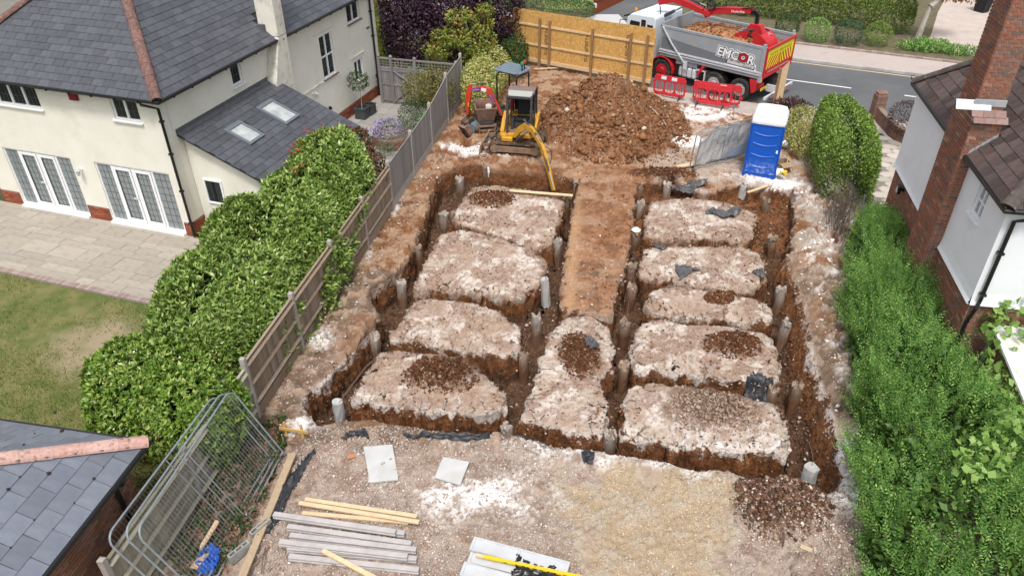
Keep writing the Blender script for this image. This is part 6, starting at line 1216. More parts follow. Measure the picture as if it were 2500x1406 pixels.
M_PLATE = mat('number_plate', (.75, .55, .03), None, 4, .5); M_AMB = mat('amber_lamp', (.75, .22, .01), None, 4, .3); M_LAMPR = mat('red_lamp', (.40, .01, .01), None, 4, .3)
TR = thing('grab_lorry', 'grey tipper lorry with a red loading crane and full load of brown earth', 'lorry', (11.2, 31.34, 0), math.radians(137.6))
yn, yf = 1.24, -1.38
def wheel(parent, x, y, r, w, m_hub, side=1):
    b = MB(); yo = y; yi = y - side * w
    b.cyl((x, yi, r), (x, yi + side * w * .12, r), r * .93, r, 24, True).cyl((x, yi + side * w * .12, r), (x, yo - side * w * .14, r), r, r, 24, False).cyl((x, yo - side * w * .14, r), (x, yo, r), r, r * .90, 24, False)
    V = []; n = 24
    for rr, yy in ((r * .90, yo), (r * .60, yo - side * .012)): V += [(x + rr * math.cos(6.2832 * i / n), yy, r + rr * math.sin(6.2832 * i / n)) for i in range(n)]
    b.add(V, [(i, (i + 1) % n, n + (i + 1) % n, n + i) for i in range(n)]); o = b.build('wheel', M_TYRE, parent)
    h = MB(); h.cyl((x, yo - side * .10, r), (x, yo - side * .012, r), r * .60, r * .56, 20, True).cyl((x, yo - side * .012, r), (x, yo + side * .03, r), r * .30, r * .22, 14)
    for i in range(10): a = 6.2832 * i / 10; h.cyl((x + r * .40 * math.cos(a), yo - side * .013, r + r * .40 * math.sin(a)), (x + r * .40 * math.cos(a), yo + side * .012, r + r * .40 * math.sin(a)), .022, n=6)
    h.build('rim', m_hub, o)
M_HUBS = mat('grey_hub', (.34, .34, .34), None, 4, .5)
for x, m_ in ((4.79, M_LRED), (2.13, M_HUBS), (.91, M_HUBS)):
    wheel(TR, x, yn, .48, .34 if x > 4 else .52, m_, 1); wheel(TR, x, yf, .48, .34 if x > 4 else .52, m_, -1)
MB().box(-.1, 6.6, -.45, .32, .62, .95).box(.6, 2.5, -1.0, .85, .4, .56).build('chassis', M_LOGOK, TR)
# tipping body
b = MB(); x0, x1 = .02, 4.98
def side(b, y, s):
    b.box(x0, x1, y - .03, y + .03, 1.42, 2.34); b.box(x0 - .02, x1, y - .045, y + .045, 2.34, 2.45)
side(b, yn - .03, 1); side(b, yf + .03, -1); b.box(x1 - .06, x1, yf + .06, yn - .06, 1.3, 2.55); b.box(x0, x1, yf + .06, yn - .06, 1.12, 1.2)
body = b.build('tipper_body', M_TGREY, TR, bevel=.01)
MB().prism([(4.9, yn + .004, 1.46), (x0 + .5, yn + .004, 1.46), (x0 + .5, yn + .004, 1.62), (4.9, yn + .004, 1.98)], (0, .004, 0)).build('side_stripe', M_TDARK, body)
for y, s in ((yn, 1), (yf, -1)):
    MB().box(x0, x1, y - .02, y + .05 * s if s > 0 else y + .02, 1.36, 1.42).box(x0, x1, min(y, y + s * .055), max(y, y + s * .055), 1.27, 1.31).build('side_rail', M_SILV, body)
    MB().prism([(x0, y - .02, 1.12), (x1, y - .02, 1.12), (x1 - .1, y - .02, 1.30), (x0, y - .02, 1.36)], (0, .03, 0)).box(x0 - .02, x0 + .14, y - .06, y + .035, .98, 2.46).build('body_pillar', M_TGREY, body, bevel=.01)
    MB().box(.03, .17, y - .05, y + .02, 2.46, 2.56).build('tailgate_hinge', M_TGREY, body, bevel=.02)
b = MB(); b.beam((4.9, yn + .05, 2.40), (4.35, yn + .06, 1.75), .05, .05); b.beam((4.35, yn + .06, 1.75), (3.62, yn + .06, 1.05), .05, .05); b.box(3.5, 3.66, yn - .02, yn + .08, .78, 1.12); b.build('sheet_arm', M_SILV, TR)
b = MB(); b.box(-.06, -.0, yf, yn, 1.16, 1.28).box(-.08, .0, yf, yn, 2.30, 2.42).box(-.07, 0, yf, yf + .09, 1.28, 2.30).box(-.07, 0, yn - .09, yn, 1.28, 2.30).box(-.055, 0, yf, yn, 1.42, 1.50); b.box(-.03, -.001, yf + .09, yn - .09, 1.28, 2.30)
tg = b.build('tailgate', M_LRED, TR, bevel=.008)
MB().box(-.036, -.031, yf + .10, yn - .10, 1.52, 2.27).build('hazard_panel', M_CHYEL, tg)
for s in (-1, 1):
    for i in range(6):
        A = -.07 + s * (.02 + .235 * i); d_ = .34; P = [(A, 1.521), (A + .115 * s, 1.521), (A + (.115 - d_) * s, 1.99), (A - d_ * s, 1.99)]
        lo, hi = (yf + .101, -.07) if s < 0 else (-.07, yn - .101); P = [(max(lo, min(hi, y)), z) for y, z in P]
        if abs(P[0][0] - P[1][0]) + abs(P[2][0] - P[3][0]) > .03: MB().prism([(-.040, y, z) for y, z in P], (.003, 0, 0)).build('chevron', M_LRED, tg)
MB().box(-.040, -.031, yf + .25, yn - .22, 2.0, 2.2).build('sign_board', M_CHYEL, tg)
REAR = Matrix(((0, 0, -1, -.042), (-1, 0, 0, 0), (0, 1, 0, 0), (0, 0, 0, 1)))
text('HIGHWAY MAINTENANCE', .155, M_LOGOK, tg, REAR @ T(.07, 2.035, 0), .001, align='CENTER', sx=1.05)
MB().box(-.05, -.005, yf + .3, yn - .35, 1.33, 1.40).build('tail_panel', mat('pale_red', (.55, .25, .22), None, 4, .6), tg)
# side lettering
SIDE = Matrix(((-1, 0, 0, 0), (0, 0, 1, yn + .012), (0, 1, 0, 0), (0, 0, 0, 1)))
lb = MB().prism([(1.75, yn + .001, 1.43), (.33, yn + .001, 1.40), (.33, yn + .001, 1.66), (1.70, yn + .001, 1.72)], (0, .004, 0)).build('logo_badge', M_LOGOW, body)
MB().prism([(1.71, yn + .006, 1.455), (.37, yn + .006, 1.43), (.37, yn + .006, 1.63), (1.67, yn + .006, 1.69)], (0, .003, 0)).build('badge_field', M_LOGOK, lb)
MB().prism([(1.66, yn + .010, 1.49), (.41, yn + .010, 1.47), (.41, yn + .010, 1.57), (1.62, yn + .010, 1.62)], (0, .003, 0)).build('badge_strip', M_SILV, lb); text('HAULAGE', .09, M_LOGOK, lb, SIDE @ T(-.92, 1.495, .003, 0, 0, -.03), .0005)
for q, (off, m_) in enumerate(((.070, M_LOGOW), (.042, M_LOGOK), (.014, M_LOGOW))):
    text('EMCOR', .50, m_, lb, SIDE @ T(-2.17, 1.735, .002 + .005 * q, 0, 0, -.05), .002, sx=1.0, shear=.12, offset=off, second=3 if q == 2 else None, m2=M_LOGOR)
# load of earth
LX, LY = np.meshgrid(np.linspace(.08, 4.88, 90), np.linspace(yf + .07, yn - .07, 48)); edge = np.minimum(np.minimum(LY - yf - .07, yn - .07 - LY), .6) / .6
LZ_ = 2.08 + .36 * edge * np.exp(-((LX - 2.7) / 2.0) ** 2) + .10 * (fbm(LX, LY, 3, 3, 60) - .5) + .10 * (fbm(LX, LY, 10, 3, 61) - .5) - .25 * sst(LX, 4.0, 4.9)
_i = np.arange(LX.size).reshape(LX.shape); LF = np.stack([_i[:-1, :-1], _i[:-1, 1:], _i[1:, 1:], _i[1:, :-1]], -1).reshape(-1, 4)
M_LOAD = mat('earth_load', (.27, .115, .045), (.40, .20, .09), 5, .95, .7, 40, dirt=(.14, .06, .03), dscale=7, dlo=.5, dhi=.7)
ld = np_obj('earth_load', np.stack([LX, LY, LZ_], -1).reshape(-1, 3), LF, M_LOAD, TR, label='heap of orange brown earth in the tipper body')
g_ = np.random.default_rng(77); n_ = 1100; V = ICO[None] * (1 + g_.uniform(-.3, .3, (n_, 12, 1))); V = np.einsum('nij,nvj->nvi', rand_rot(n_, g_), V); s_ = .03 * (5 ** (g_.random(n_) ** 2.5)); V *= s_[:, None, None] / 2; ix = g_.integers(0, LX.size, n_)
V += np.stack([LX.ravel()[ix], LY.ravel()[ix], LZ_.ravel()[ix] + s_ * .2], -1)[:, None]; np_obj('earth_clods', V.reshape(-1, 3), (ICOF[None] + 12 * np.arange(n_)[:, None, None]).reshape(-1, 3), M_CLOD, ld, kind='stuff')
# cab
b = MB(); P = [(5.40, .75), (7.05, .75), (7.08, 1.5), (6.90, 2.42), (6.70, 2.62), (5.45, 2.68), (5.40, 2.55)]
cab = b.prism([(x, -1.14, z) for x, z in P], (0, 2.28, 0)).build('cab', M_CAB, TR, bevel=.05)
MB().prism([(7.095, -.98, 1.56), (7.095, .98, 1.56), (6.925, .96, 2.38), (6.925, -.96, 2.38)], (.01, 0, .004)).build('windscreen', M_GLASS, cab)
MB().prism([(6.86, 1.143, 1.55), (6.2, 1.143, 1.55), (6.2, 1.143, 2.32), (6.70, 1.143, 2.32)], (0, .008, 0)).build('side_window', M_GLASS, cab)
MB().box(5.50, 5.80, 1.143, 1.15, 1.72, 2.28).build('side_window', M_GLASS, cab); MB().box(5.88, 6.12, 1.142, 1.165, .9, 2.45).build('air_intake', M_BLK, cab, bevel=.01)
for q in np.arange(1.0, 2.4, .1): MB().box(5.9, 6.1, 1.166, 1.175, q, q + .04).build('intake_slat', M_DGREY, cab)
b = MB(); b.prism([(6.76, -1.1, 2.50), (7.12, -1.1, 2.40), (7.12, -1.1, 2.46), (6.76, -1.1, 2.56)], (0, 2.2, 0)); b.build('sun_visor', M_BLK, cab)
MB().tube([(6.9, 1.15, 2.3), (7.12, 1.38, 2.32), (7.12, 1.4, 2.0)], .02).box(7.07, 7.17, 1.33, 1.47, 1.70, 2.1).build('mirror', M_BLK, cab)
MB().lathe([(.06, 2.64), (.07, 2.68), (.06, 2.76), (.02, 2.78)], (6.72, .75, 0), 10).build('beacon', M_AMB, cab)
MB().box(7.06, 7.16, -1.1, 1.1, .45, .85).build('bumper', M_CAB, cab, bevel=.03)
EMB = MB(); EMB.cyl((6.16, 1.152, 2.02), (6.16, 1.158, 2.02), .09, n=14); EMB.build('door_badge', M_LOGOW, cab)
# mudguards, tank, boxes, bars
b = MB(); A = np.linspace(-.35, math.pi + .15, 14); V = [(4.79 + .60 * math.cos(a), y, .50 + .60 * math.sin(a)) for y in (yn - .42, yn + .03) for a in A] + [(4.79 + .56 * math.cos(a), y, .50 + .56 * math.sin(a)) for y in (yn - .42, yn + .03) for a in A]; n = 14; F = []
for i in range(n - 1): F += [(i, i + 1, n + i + 1, n + i), (2 * n + i + 1, 2 * n + i, 3 * n + i, 3 * n + i + 1), (n + i, n + i + 1, 3 * n + i + 1, 3 * n + i), (i + 1, i, 2 * n + i, 2 * n + i + 1)]
b.add(V, F).build('mudguard', M_LRED, TR)
MB().prism([(2.62, yn - .5, 1.12), (2.78, yn - .5, 1.12), (2.98, yn - .5, .62), (2.90, yn - .5, .62)], (0, .52, 0)).build('mudguard', M_LRED, TR); MB().prism([(.50, yn - .5, 1.05), (.12, yn - .5, 1.08), (.20, yn - .5, .55), (.34, yn - .5, .48)], (0, .52, 0)).build('mudguard', M_LRED, TR)
MB().box(3.05, 4.12, yn - .5, yn - .06, .90, 1.22).build('tool_box', M_TGREY, TR, bevel=.015)
tk = MB().box(3.05, 3.95, yn - .55, yn - .05, .38, .86).build('fuel_tank', M_SILV, TR, bevel=.09)
for x in (3.25, 3.5, 3.75): MB().box(x - .02, x + .02, yn - .56, yn - .042, .372, .868).build('tank_strap', M_DGREY, tk, bevel=.09)
b = MB(); b.box(2.6, 3.05, yn - .06, yn - .02, .84, .90).box(2.6, 3.05, yn - .06, yn - .02, .36, .42).box(2.58, 2.64, yn - .06, yn - .02, .36, .90); b.build('side_guard', M_SILV, TR)
MB().box(3.98, 4.12, yn - .4, yn - .08, .4, .9).build('filler_tank', M_BLK, TR, bevel=.02)
b = MB(); b.box(-.35, -.25, yf + .1, yn + .05, .34, .46); b.box(-.3, .1, .3, .4, .4, .7).box(-.3, .1, -.5, -.4, .4, .7); b.build('under_run_bar', M_SILV, TR, bevel=.008)
MB().box(-.36, -.351, yf + .3, yn - .15, .385, .425).build('reflector', M_LAMPR, TR)
MB().box(-.02, .08, yn - .32, yn - .02, .80, .92).build('tail_lamp', M_LAMPR, TR); MB().box(-.02, .08, yf + .02, yf + .32, .80, .92).build('tail_lamp', M_LAMPR, TR)
pl_ = MB().box(-.03, -.01, yn - .55, yn - .06, .62, .74).build('number_plate', M_PLATE, TR); glyphs(.40, .065, 7, M_LOGOK, pl_, Matrix(((0, 0, -1, -.031), (-1, 0, 0, yn - .10), (0, 1, 0, .648), (0, 0, 0, 1))), seed=5)
MB().box(-.018, 0, yn - .06, yn + .02, 1.02, 1.22).build('side_reflector', M_PLATE, TR)
# crane
b = MB(); b.box(5.02, 5.34, -.5, .5, .9, 1.35).box(5.05, 5.35, -.18, .2, 1.35, 2.2); cr = b.build('crane_base', M_LOGOK, TR, bevel=.02)
arm(MB(), [(5.62, .42, 1.3), (5.60, .42, 2.4), (5.62, .42, 3.05)], [.30, .30, .24], .28).build('crane_column', M_LRED, TR, bevel=.02)
MB().box(5.46, 5.52, .26, .58, 2.2, 2.5).build('sticker', M_YST, TR)
arm(MB(), [(5.78, .36, 3.10), (5.1, .3, 3.36), (4.3, .2, 3.20), (3.35, .05, 2.92)], [.24, .30, .26, .20], .24).build('crane_boom', M_LRED, TR, bevel=.02)
jb = arm(MB(), [(3.6, .05, 2.86), (3.25, .02, 3.10), (2.4, 0, 3.26), (1.42, -.02, 3.40)], [.24, .30, .27, .22], .22).build('crane_jib', M_LRED, TR, bevel=.02)
glyphs(.62, .10, 8, M_WST, jb, T(2.35, .118, 3.20) @ Matrix(((-1, 0, 0, 0), (0, 0, 1, 0), (0, 1, 0, 0), (0, 0, 0, 1))) @ T(0, 0, 0, 0, 0, .12))
ram(TR, (4.6, .22, 3.52), (3.4, .06, 3.22), .06, .6); ram(TR, (5.55, .4, 2.5), (4.6, .24, 3.1), .07, .6)
b = MB(); b.tube([(3.9, .12, 3.3), (3.6, .1, 3.5), (3.3, .06, 3.42), (3.15, .06, 3.25)], .025); b.tube([(3.75, .2, 3.0), (3.5, .25, 3.3), (3.2, .2, 3.3), (2.6, .12, 3.42)], .02); b.tube([(1.9, .1, 3.45), (1.4, .12, 3.55), (1.15, .1, 3.35), (1.2, .05, 3.0)], .022); b.tube([(5.5, .6, 1.4), (5.4, .62, 2.2), (5.6, .55, 3.0)], .022); b.build('hydraulic_hose', M_BLK, TR)
b = MB(); A = np.linspace(0, 6.283, 17); b.tube([(3.30, .18, 3.34 + 0), *[(3.30 + .20 * math.cos(a), .18, 3.36 + .20 * math.sin(a)) for a in A]], .03, 6); b.build('hose_reel', M_BLK, TR)
MB().box(1.2, 1.5, -.12, .10, 3.26, 3.44).cyl((1.22, -.01, 3.32), (1.2, -.01, 2.92), .09).build('rotator', M_BLK, TR, bevel=.02)
ghead = MB().prism([(1.62, -.16, 2.55), (.74, -.16, 2.55), (.95, -.16, 2.92), (1.40, -.16, 2.92)], (0, .32, 0)).build('grab_head', M_LRED, TR, bevel=.02)
for s, cx in ((1, 1.30), (-1, 1.05)):
    A = np.linspace(math.radians(95), math.radians(-25), 9); R_ = .78; P = [(cx + s * (-.02 + R_ * math.cos(a)), 1.98 + R_ * .92 * math.sin(a)) for a in A]; n = len(P); yl, yr = -.48, .48; b = MB()
    V = [(x, yl, z) for x, z in P] + [(x, yr, z) for x, z in P] + [(cx + (x - cx) * .95, yl, 1.98 + (z - 1.98) * .95) for x, z in P] + [(cx + (x - cx) * .95, yr, 1.98 + (z - 1.98) * .95) for x, z in P]; F = []
    for i in range(2, n - 1): F += [(i, i + 1, n + i + 1, n + i), (2 * n + i + 1, 2 * n + i, 3 * n + i, 3 * n + i + 1)]
    b.add(V, F)
    for y in (yl, yr - .02): b.prism([(x, y, z) for x, z in P] + [(cx + s * .1, y, 1.85), (cx, y, 2.5)], (0, .02, 0))
    b.build('grab_shell', M_LRED, TR)
    ram(TR, (1.2, s * .2, 2.7), (cx + s * .55, s * .2, 2.55), .05, .6)
# ---------------------------------------------------------------- road barriers, site toilet, mesh panels
M_BARR = mat('barrier_red', (.60, .035, .045), (.54, .03, .04), 4, .45, dirt=(.42, .12, .10), dscale=6, dlo=.62, dhi=.85)
def barrier(p, q, label, patches, foot=(.25, 1.0)):
    p, q = np.array(p), np.array(q); L = float(np.hypot(*(q - p))); t_ = thing('road_barrier', label, 'barrier', (*p, gz(*p)), math.atan2(q[1] - p[1], q[0] - p[0]), 'red plastic barriers behind the lorry'); h = .98; b = MB()
    b.box(.05, L - .05, -.025, .025, .74, h); b.box(.05, L - .05, -.025, .025, .12, .24); b.box(0, .06, -.024, .024, .2, .9); b.box(L - .06, L, -.024, .024, .2, .9)
    for i in range(3):                                               # three rounded windows with bars
        c = L * (.5 + i) / 3; w = L / 3; n = 20; hw, hh = w / 2 - .03, .245; zc = .49
        pts = [(c + hw * np.sign(math.cos(a)) * abs(math.cos(a)) ** .55, zc + hh * np.sign(math.sin(a)) * abs(math.sin(a)) ** .7) for a in np.linspace(0, 2 * math.pi, n + 1)[:-1]]
        outp = [(c + (w / 2) * max(-1, min(1, 1.5 * math.cos(a))), zc + .255 * max(-1, min(1, 1.5 * math.sin(a)))) for a in np.linspace(0, 2 * math.pi, n + 1)[:-1]]
        V = [(x, y, z) for y in (-.022, .022) for x, z in pts] + [(x, y, z) for y in (-.022, .022) for x, z in outp]; F = []
        for k in range(n):
            j = (k + 1) % n; F += [(k, j, 2 * n + j, 2 * n + k), (n + j, n + k, 3 * n + k, 3 * n + j), (j, k, n + k, n + j)]
        b.add(V, F)
        for d in (-.34, 0, .34): b.box(c + d * hw - .014, c + d * hw + .014, -.015, .015, .27, .75)
    b.box(-.07, 0, -.02, .02, .62, .72).box(L, L + .07, -.02, .02, .40, .50)
    b.build('panel', M_BARR, t_, bevel=.008)
    for a, c in patches: MB().box(L * a, L * c, -.032, -.0255, .80, .94).build('reflective_patch', M_WST, t_)
    for f in foot: MB().prism([(L * f - .02, -.30, -.02), (L * f - .02, .30, -.02), (L * f - .02, .06, .22), (L * f - .02, -.06, .22)], (.04, 0, 0)).build('foot', M_BLK, t_)
barrier((6.2, 31.72), (7.42, 31.02), 'red plastic barrier with two white patches beside the hoarding end', ((.22, .38), (.55, .72)), (.1, .85))
barrier((7.72, 30.86), (9.55, 30.10), 'longer red plastic barrier with one white patch close to the lorry wheels', ((.55, .68),), (.12, .9))
barrier((7.78, 30.66), (9.12, 29.98), 'red plastic barrier standing in front of another by the lorry', (), (.08, .80))
pp = thing('plank_post', 'raw timber plank post standing upright behind the lorry tail', 'post', (10.95, 30.0, 0), -.6)
MB().prism([(-.06, -.05, -.2), (.06, -.05, -.2), (.06, -.05, 1.75), (-.06, -.05, 1.75)], (0, .1, 0)).build('post', M_POSTW, pp); MB().prism([(.061, -.09, -.2), (.30, -.09, -.2), (.30, -.09, 2.15), (.061, -.09, 1.80)], (0, .025, 0)).build('plank', M_PINE, pp)
# toilet
M_TBLUE = mat('toilet_blue', (.008, .085, .46), (.01, .075, .40), 2, .4, dirt=(.28, .34, .44), dscale=3, dlo=.66, dhi=.85)
t = NT('toilet_door_blue'); z_ = t.new('SeparateXYZ'); t.inp(z_, 0, t.coord()); sp_ = t.math('MULTIPLY', t.step(t.noise(7, 6, .7), .48, .62), t.step(z_.outputs[2], .75, .05)); M_TDOOR = t.done(t.mix(t.math('MULTIPLY', sp_, .8), (.008, .10, .52), (.45, .50, .58)), .4, 0, .4)
M_TWHITE = mat('toilet_white', (.86, .88, .90), None, 3, .4)
TO = thing('site_toilet', 'blue portable site toilet with a domed white roof', 'toilet', (8.13, 24.0, gz(8.6, 23.9)), math.atan2(-.40, 1.01)); w = 1.09
MB().box(0, w, .05, 1.12, 0, 1.92).box(-.02, w + .02, .02, 1.14, -.15, .08).build('cabin', M_TBLUE, TO, bevel=.03)
b = MB(); b.box(.05, w - .05, .015, .048, .12, 1.86); dr = b.build('door', M_TDOOR, TO, bevel=.012)
b = MB(); b.box(-.01, .05, 0, .05, .05, 1.9).box(w - .05, w + .01, 0, .05, .05, 1.9).box(.05, w - .05, 0, .049, 1.86, 1.92).build('door_frame', M_TBLUE, TO, bevel=.01)
for zc in (.42, .82, 1.22, 1.58):
    b = MB(); n = 12; xs_ = np.linspace(.16, w - .16, n); dz = [-.07 * math.sin(math.pi * (x - .16) / (w - .32)) for x in xs_]; V = []
    for off, yy in ((.035, .016), (.012, -.012), (-.05, .016)): V += [(x, yy, zc + d + off) for x, d in zip(xs_, dz)]
    F = [(i, i + 1, n + i + 1, n + i) for i in range(n - 1)] + [(n + i, n + i + 1, 2 * n + i + 1, 2 * n + i) for i in range(n - 1)]; b.add(V, F).build('door_rib', M_TDOOR, dr)
MB().box(w - .13, w - .07, -.012, .014, .95, 1.05).build('latch', M_TWHITE, dr)
b = MB(); V = []; n = 24
for s, z in ((1.03, 1.90), (1.05, 1.98), (1.03, 2.10), (.90, 2.24), (.6, 2.32), (.2, 2.34)):
    for i in range(n): a = 6.2832 * i / n; cx = w / 2 + s * (w / 2) * max(-1, min(1, 1.35 * math.cos(a))) * (1 if abs(math.sin(a) * math.cos(a)) < .45 else .985); cy = .57 + s * .56 * max(-1, min(1, 1.35 * math.sin(a))); V.append((cx, cy, z))
F = [(k * n + i, k * n + (i + 1) % n, (k + 1) * n + (i + 1) % n, (k + 1) * n + i) for k in range(5) for i in range(n)] + [tuple(range(5 * n, 6 * n)), tuple(range(n - 1, -1, -1))]; b.add(V, F).build('roof', M_TWHITE, TO, bevel=.02)
M_GALV = mat('galvanised_tube', (.25, .29, .31), (.33, .37, .39), 8, .5, metal=.5)
M_WIRE = mat('galvanised_wire', (.36, .37, .37), None, 4, .5, metal=.4)
def heras(name, label, M, L=3.45, h=1.95, group=None, stop=True, wire=.075, r=.02):
    t_ = thing(name, label, 'fence panel', (0, 0, 0), 0, group); t_.matrix_basis = M; q = .22; b = MB()
    A = np.linspace(0, math.pi / 2, 6); pts = [(0, 0, 0), *[(q - q * math.cos(a), 0, h - q + q * math.sin(a)) for a in A], *[(L - q + q * math.sin(a), 0, h - q + q * math.cos(a)) for a in A], (L, 0, 0)]
    b.tube(pts, r, 8); b.tube([(0, 0, .10), (L, 0, .10)], r * .95, 8); b.tube([(L * .5, 0, .10), (L * .5, 0, h)], r * .6, 6) if stop else None; b.build('frame', M_GALV, t_, smooth=False)
    wb = MB(); x = wire
    for x in np.arange(wire, L - .02, wire):
        z1 = h - .02 if q < x < L - q else h - q + math.sqrt(max(0, q * q - (q - min(x, L - x)) ** 2)) - .02
        wb.tube([(x, .006, .1), (x, .006, z1)], .0019, 3)
    for z in np.arange(.2, h - .03, .155):
        d = 0 if z < h - q else q - math.sqrt(max(0, q * q - (z - h + q) ** 2))
        wb.tube([(.02 + d, -.002, z), (L - .02 - d, -.002, z)], .0019, 3)
    wb.build('mesh', M_WIRE, t_); return t_
def frame_M(o, ux, uz):
    ux, uz = Vector(ux).normalized(), Vector(uz); n = uz.cross(ux).normalized(); uz = ux.cross(n).normalized(); return Matrix(((ux.x, n.x, uz.x, o[0]), (ux.y, n.y, uz.y, o[1]), (ux.z, n.z, uz.z, o[2]), (0, 0, 0, 1)))
P0, P1 = Vector(at(697, 1112)), Vector(at(532, 1430)); uh = (P1 - P0); uh.z = 0
for k, (o, lean, lb) in enumerate(((0, .46, 'nearest of the galvanised mesh panels leaning on the old fence'), (.09, .50, 'middle galvanised mesh panel in the leaning stack'), (.18, .53, 'rearmost galvanised mesh panel against the old fence, set lower'))):
    n = Vector((-fn_.x, -fn_.y, 0)); p = P0 + n * o + uh.normalized() * (.0, .05, .20)[k]; p.z = .02
    heras('mesh_panel', lb, frame_M(p, uh + n * (.0, .06, .16)[k], Vector((n.x * lean, n.y * lean, 1))), group='mesh panels leaning on the old fence')
p = Vector(at(1683, 413)); ux = Vector(at(1850, 372)) - p; p.z = gz(p.x, p.y) + .02
hp1 = heras('banner_panel', 'mesh panel with a faded banner leaning against the blue toilet', frame_M(p, ux, Vector((.32, .05, 1))), L=2.75, h=1.5, wire=.15)
t = NT('faded_banner'); c_ = t.mix(t.step(t.noise(1.6, 4), .42, .6), (.52, .53, .54), (.62, .62, .62)); c_ = t.mix(t.math('MULTIPLY', t.step(t.noise(2.3, 5, .6, vec=t.mapped((1, 1, 2))), .5, .7), .6), c_, (.50, .42, .35)); M_BAN = t.done(c_, .8)
b = MB(); n = 14; V = []
for i in range(n):
    x = .22 + 2.45 * i / (n - 1)
    for z, q in ((.12, 0), (.55, 1), (1.0, 2), (1.40 if x > .8 else .95 + .45 * (x - .22) / .58, 3)): V.append((x, .02 + .025 * math.sin(i * 1.9 + q * 2.1), z))
F = [(i * 4 + k, (i + 1) * 4 + k, (i + 1) * 4 + k + 1, i * 4 + k + 1) for i in range(n - 1) for k in range(3)]; bn = b.add(V, F).build('banner', M_BAN, hp1)
M_FADE = mat('faded_letter', (.49, .50, .515), None, 4, .9); text('OUU', .60, M_FADE, bn, T(.95, -.03, .82) @ Matrix(((1, 0, 0, 0), (0, 0, -1, 0), (0, 1, 0, 0), (0, 0, 0, 1))), .0005, 'faded_letters', sx=.95)
b = MB(); V = [(1.3, -.012, .14), (2.66, -.012, .14), (2.66, -.012, .72), (2.2, -.012, .5), (1.8, -.012, .42), (1.5, -.012, .25)]; b.add(V, [tuple(range(6))]).build('banner_wave', mat('faded_blue', (.34, .42, .55), None, 4, .9), bn)
p = Vector(at(1694, 415)); p.z = gz(p.x, p.y) + .02; heras('mesh_panel', 'bare mesh panel standing in front of the banner panel by the toilet', frame_M(p, Vector(at(1870, 376)) - Vector(at(1694, 415)), Vector((.34, .03, 1))), L=2.7, h=1.46, wire=.15)
# ---------------------------------------------------------------- concrete piles in the trenches
def pile_mat(name, c1, c2, mud, lo, hi):
    t = NT(name); z = t.new('SeparateXYZ'); t.inp(z, 0, t.coord()); n = t.noise(6, 6, .7, vec=t.mapped((1, 1, .45)))
    m = t.step(t.math('ADD', z.outputs[2], t.math('MULTIPLY', n, .9)), hi, lo); t.bump(t.noise(22, 5, .7), .7, .03)
    return t.done(t.mix(m, t.mix(t.step(n, .42, .58), c1, c2), mud), .95, 0, .1)
M_PILE = pile_mat('pile_concrete', (.55, .52, .48), (.32, .27, .22), (.18, .105, .065), .95, 1.75)
M_PILEB = pile_mat('muddy_pile', (.52, .44, .36), (.27, .185, .13), (.155, .08, .045), 1.05, 1.95)
M_PILEG = mat('clean_pile', (.46, .46, .45), (.40, .40, .39), 5, .9, .3, 30, dirt=(.30, .24, .19), dscale=2.5, dlo=.6, dhi=.8)
M_REBAR = mat('rusty_bar', (.16, .10, .075), None, 8, .85)
PILES = [((1124, 431), (1126, 480), 0, 'pile nearest the left end of the farthest trench, white topped'), ((1185, 401), (1187, 456), 1, 'brown pile with a white rag against the farthest trench wall'), ((1082, 516), (1082, 569), 0, 'pale pile in the left trench beside the farthest left block'), ((1024, 600), (1021, 650), 1, 'muddy pile in the left trench beside the second farthest left block'),
         ((977, 686), (978, 746), 0, 'split topped pile at the left corner of the third block from the digger'), ((906, 817), (909, 873), 0, 'leaning pile where the left trench steps inward'), ((818, 978), (820, 1038), 2, 'grey pile with long bent bars at the near left corner of the dig'), ((1405, 440), (1396, 470), 0, 'crumbling white topped pile right of the digger arm'),
         ((1355, 419), (1355, 468), 1, 'pile standing right behind the digger arm'), ((1384, 480), (1376, 520), 1, 'brown pile at the end of the loose plank'), ((1363, 586), (1362, 644), 0, 'pale pile between the second left block and the track strip'), ((1333, 682), (1334, 726), 2, 'white pile with two thin bars at the foot of the track strip'),
         ((1309, 771), (1307, 836), 0, 'grey pile left of the narrow middle block tip'), ((1282, 862), (1282, 933), 1, 'large muddy pile between the nearest left block and the middle block'), ((1242, 1032), (1240, 1066), 0, 'chalk caked pile stub at the front right of the nearest left block'), ((1566, 448), (1566, 482), 1, 'short brown pile at the top of the right centre trench'),
         ((1627, 448), (1626, 482), 0, 'pale pile behind the farthest right block'), ((1561, 493), (1556, 552), 0, 'slim pile left of the farthest right block'), ((1553, 562), (1549, 614), 1, 'pile capped with a pale flint by the second right block'), ((1544, 645), (1541, 692), 1, 'upper of two close piles beside the thin right block'),
         ((1542, 694), (1537, 766), 1, 'lower of two close piles beside the thin right block'), ((1528, 781), (1525, 852), 1, 'thick muddy pile at the left of the second nearest right block'), ((1520, 885), (1517, 963), 1, 'pile with flat wires between the two nearest right blocks'), ((1490, 1052), (1487, 1104), 0, 'broken headed pile with bent bars near the shingle patch'),
         ((1815, 451), (1808, 502), 2, 'smooth clean grey pile below the blue toilet'), ((1877, 487), (1866, 550), 1, 'tall brown pile with upright bars right of the farthest right block'), ((1892, 576), (1883, 635), 1, 'muddy pile beside the second right block on the hedge side'), ((1908, 705), (1903, 767), 0, 'pale pile beside the thin right block on the hedge side'),
         ((1921, 783), (1909, 845), 0, 'grey capped pile beside the second nearest right block on the hedge side'), ((1948, 937), (1944, 982), 1, 'muddy pile beside the nearest right block on the hedge side'), ((1984, 1143), (1972, 1192), 2, 'leaning grey pile at the near right corner of the dig'), ((1893, 945), (1891, 968), 1, 'small brown stub touching the plastic sheet on the right')]
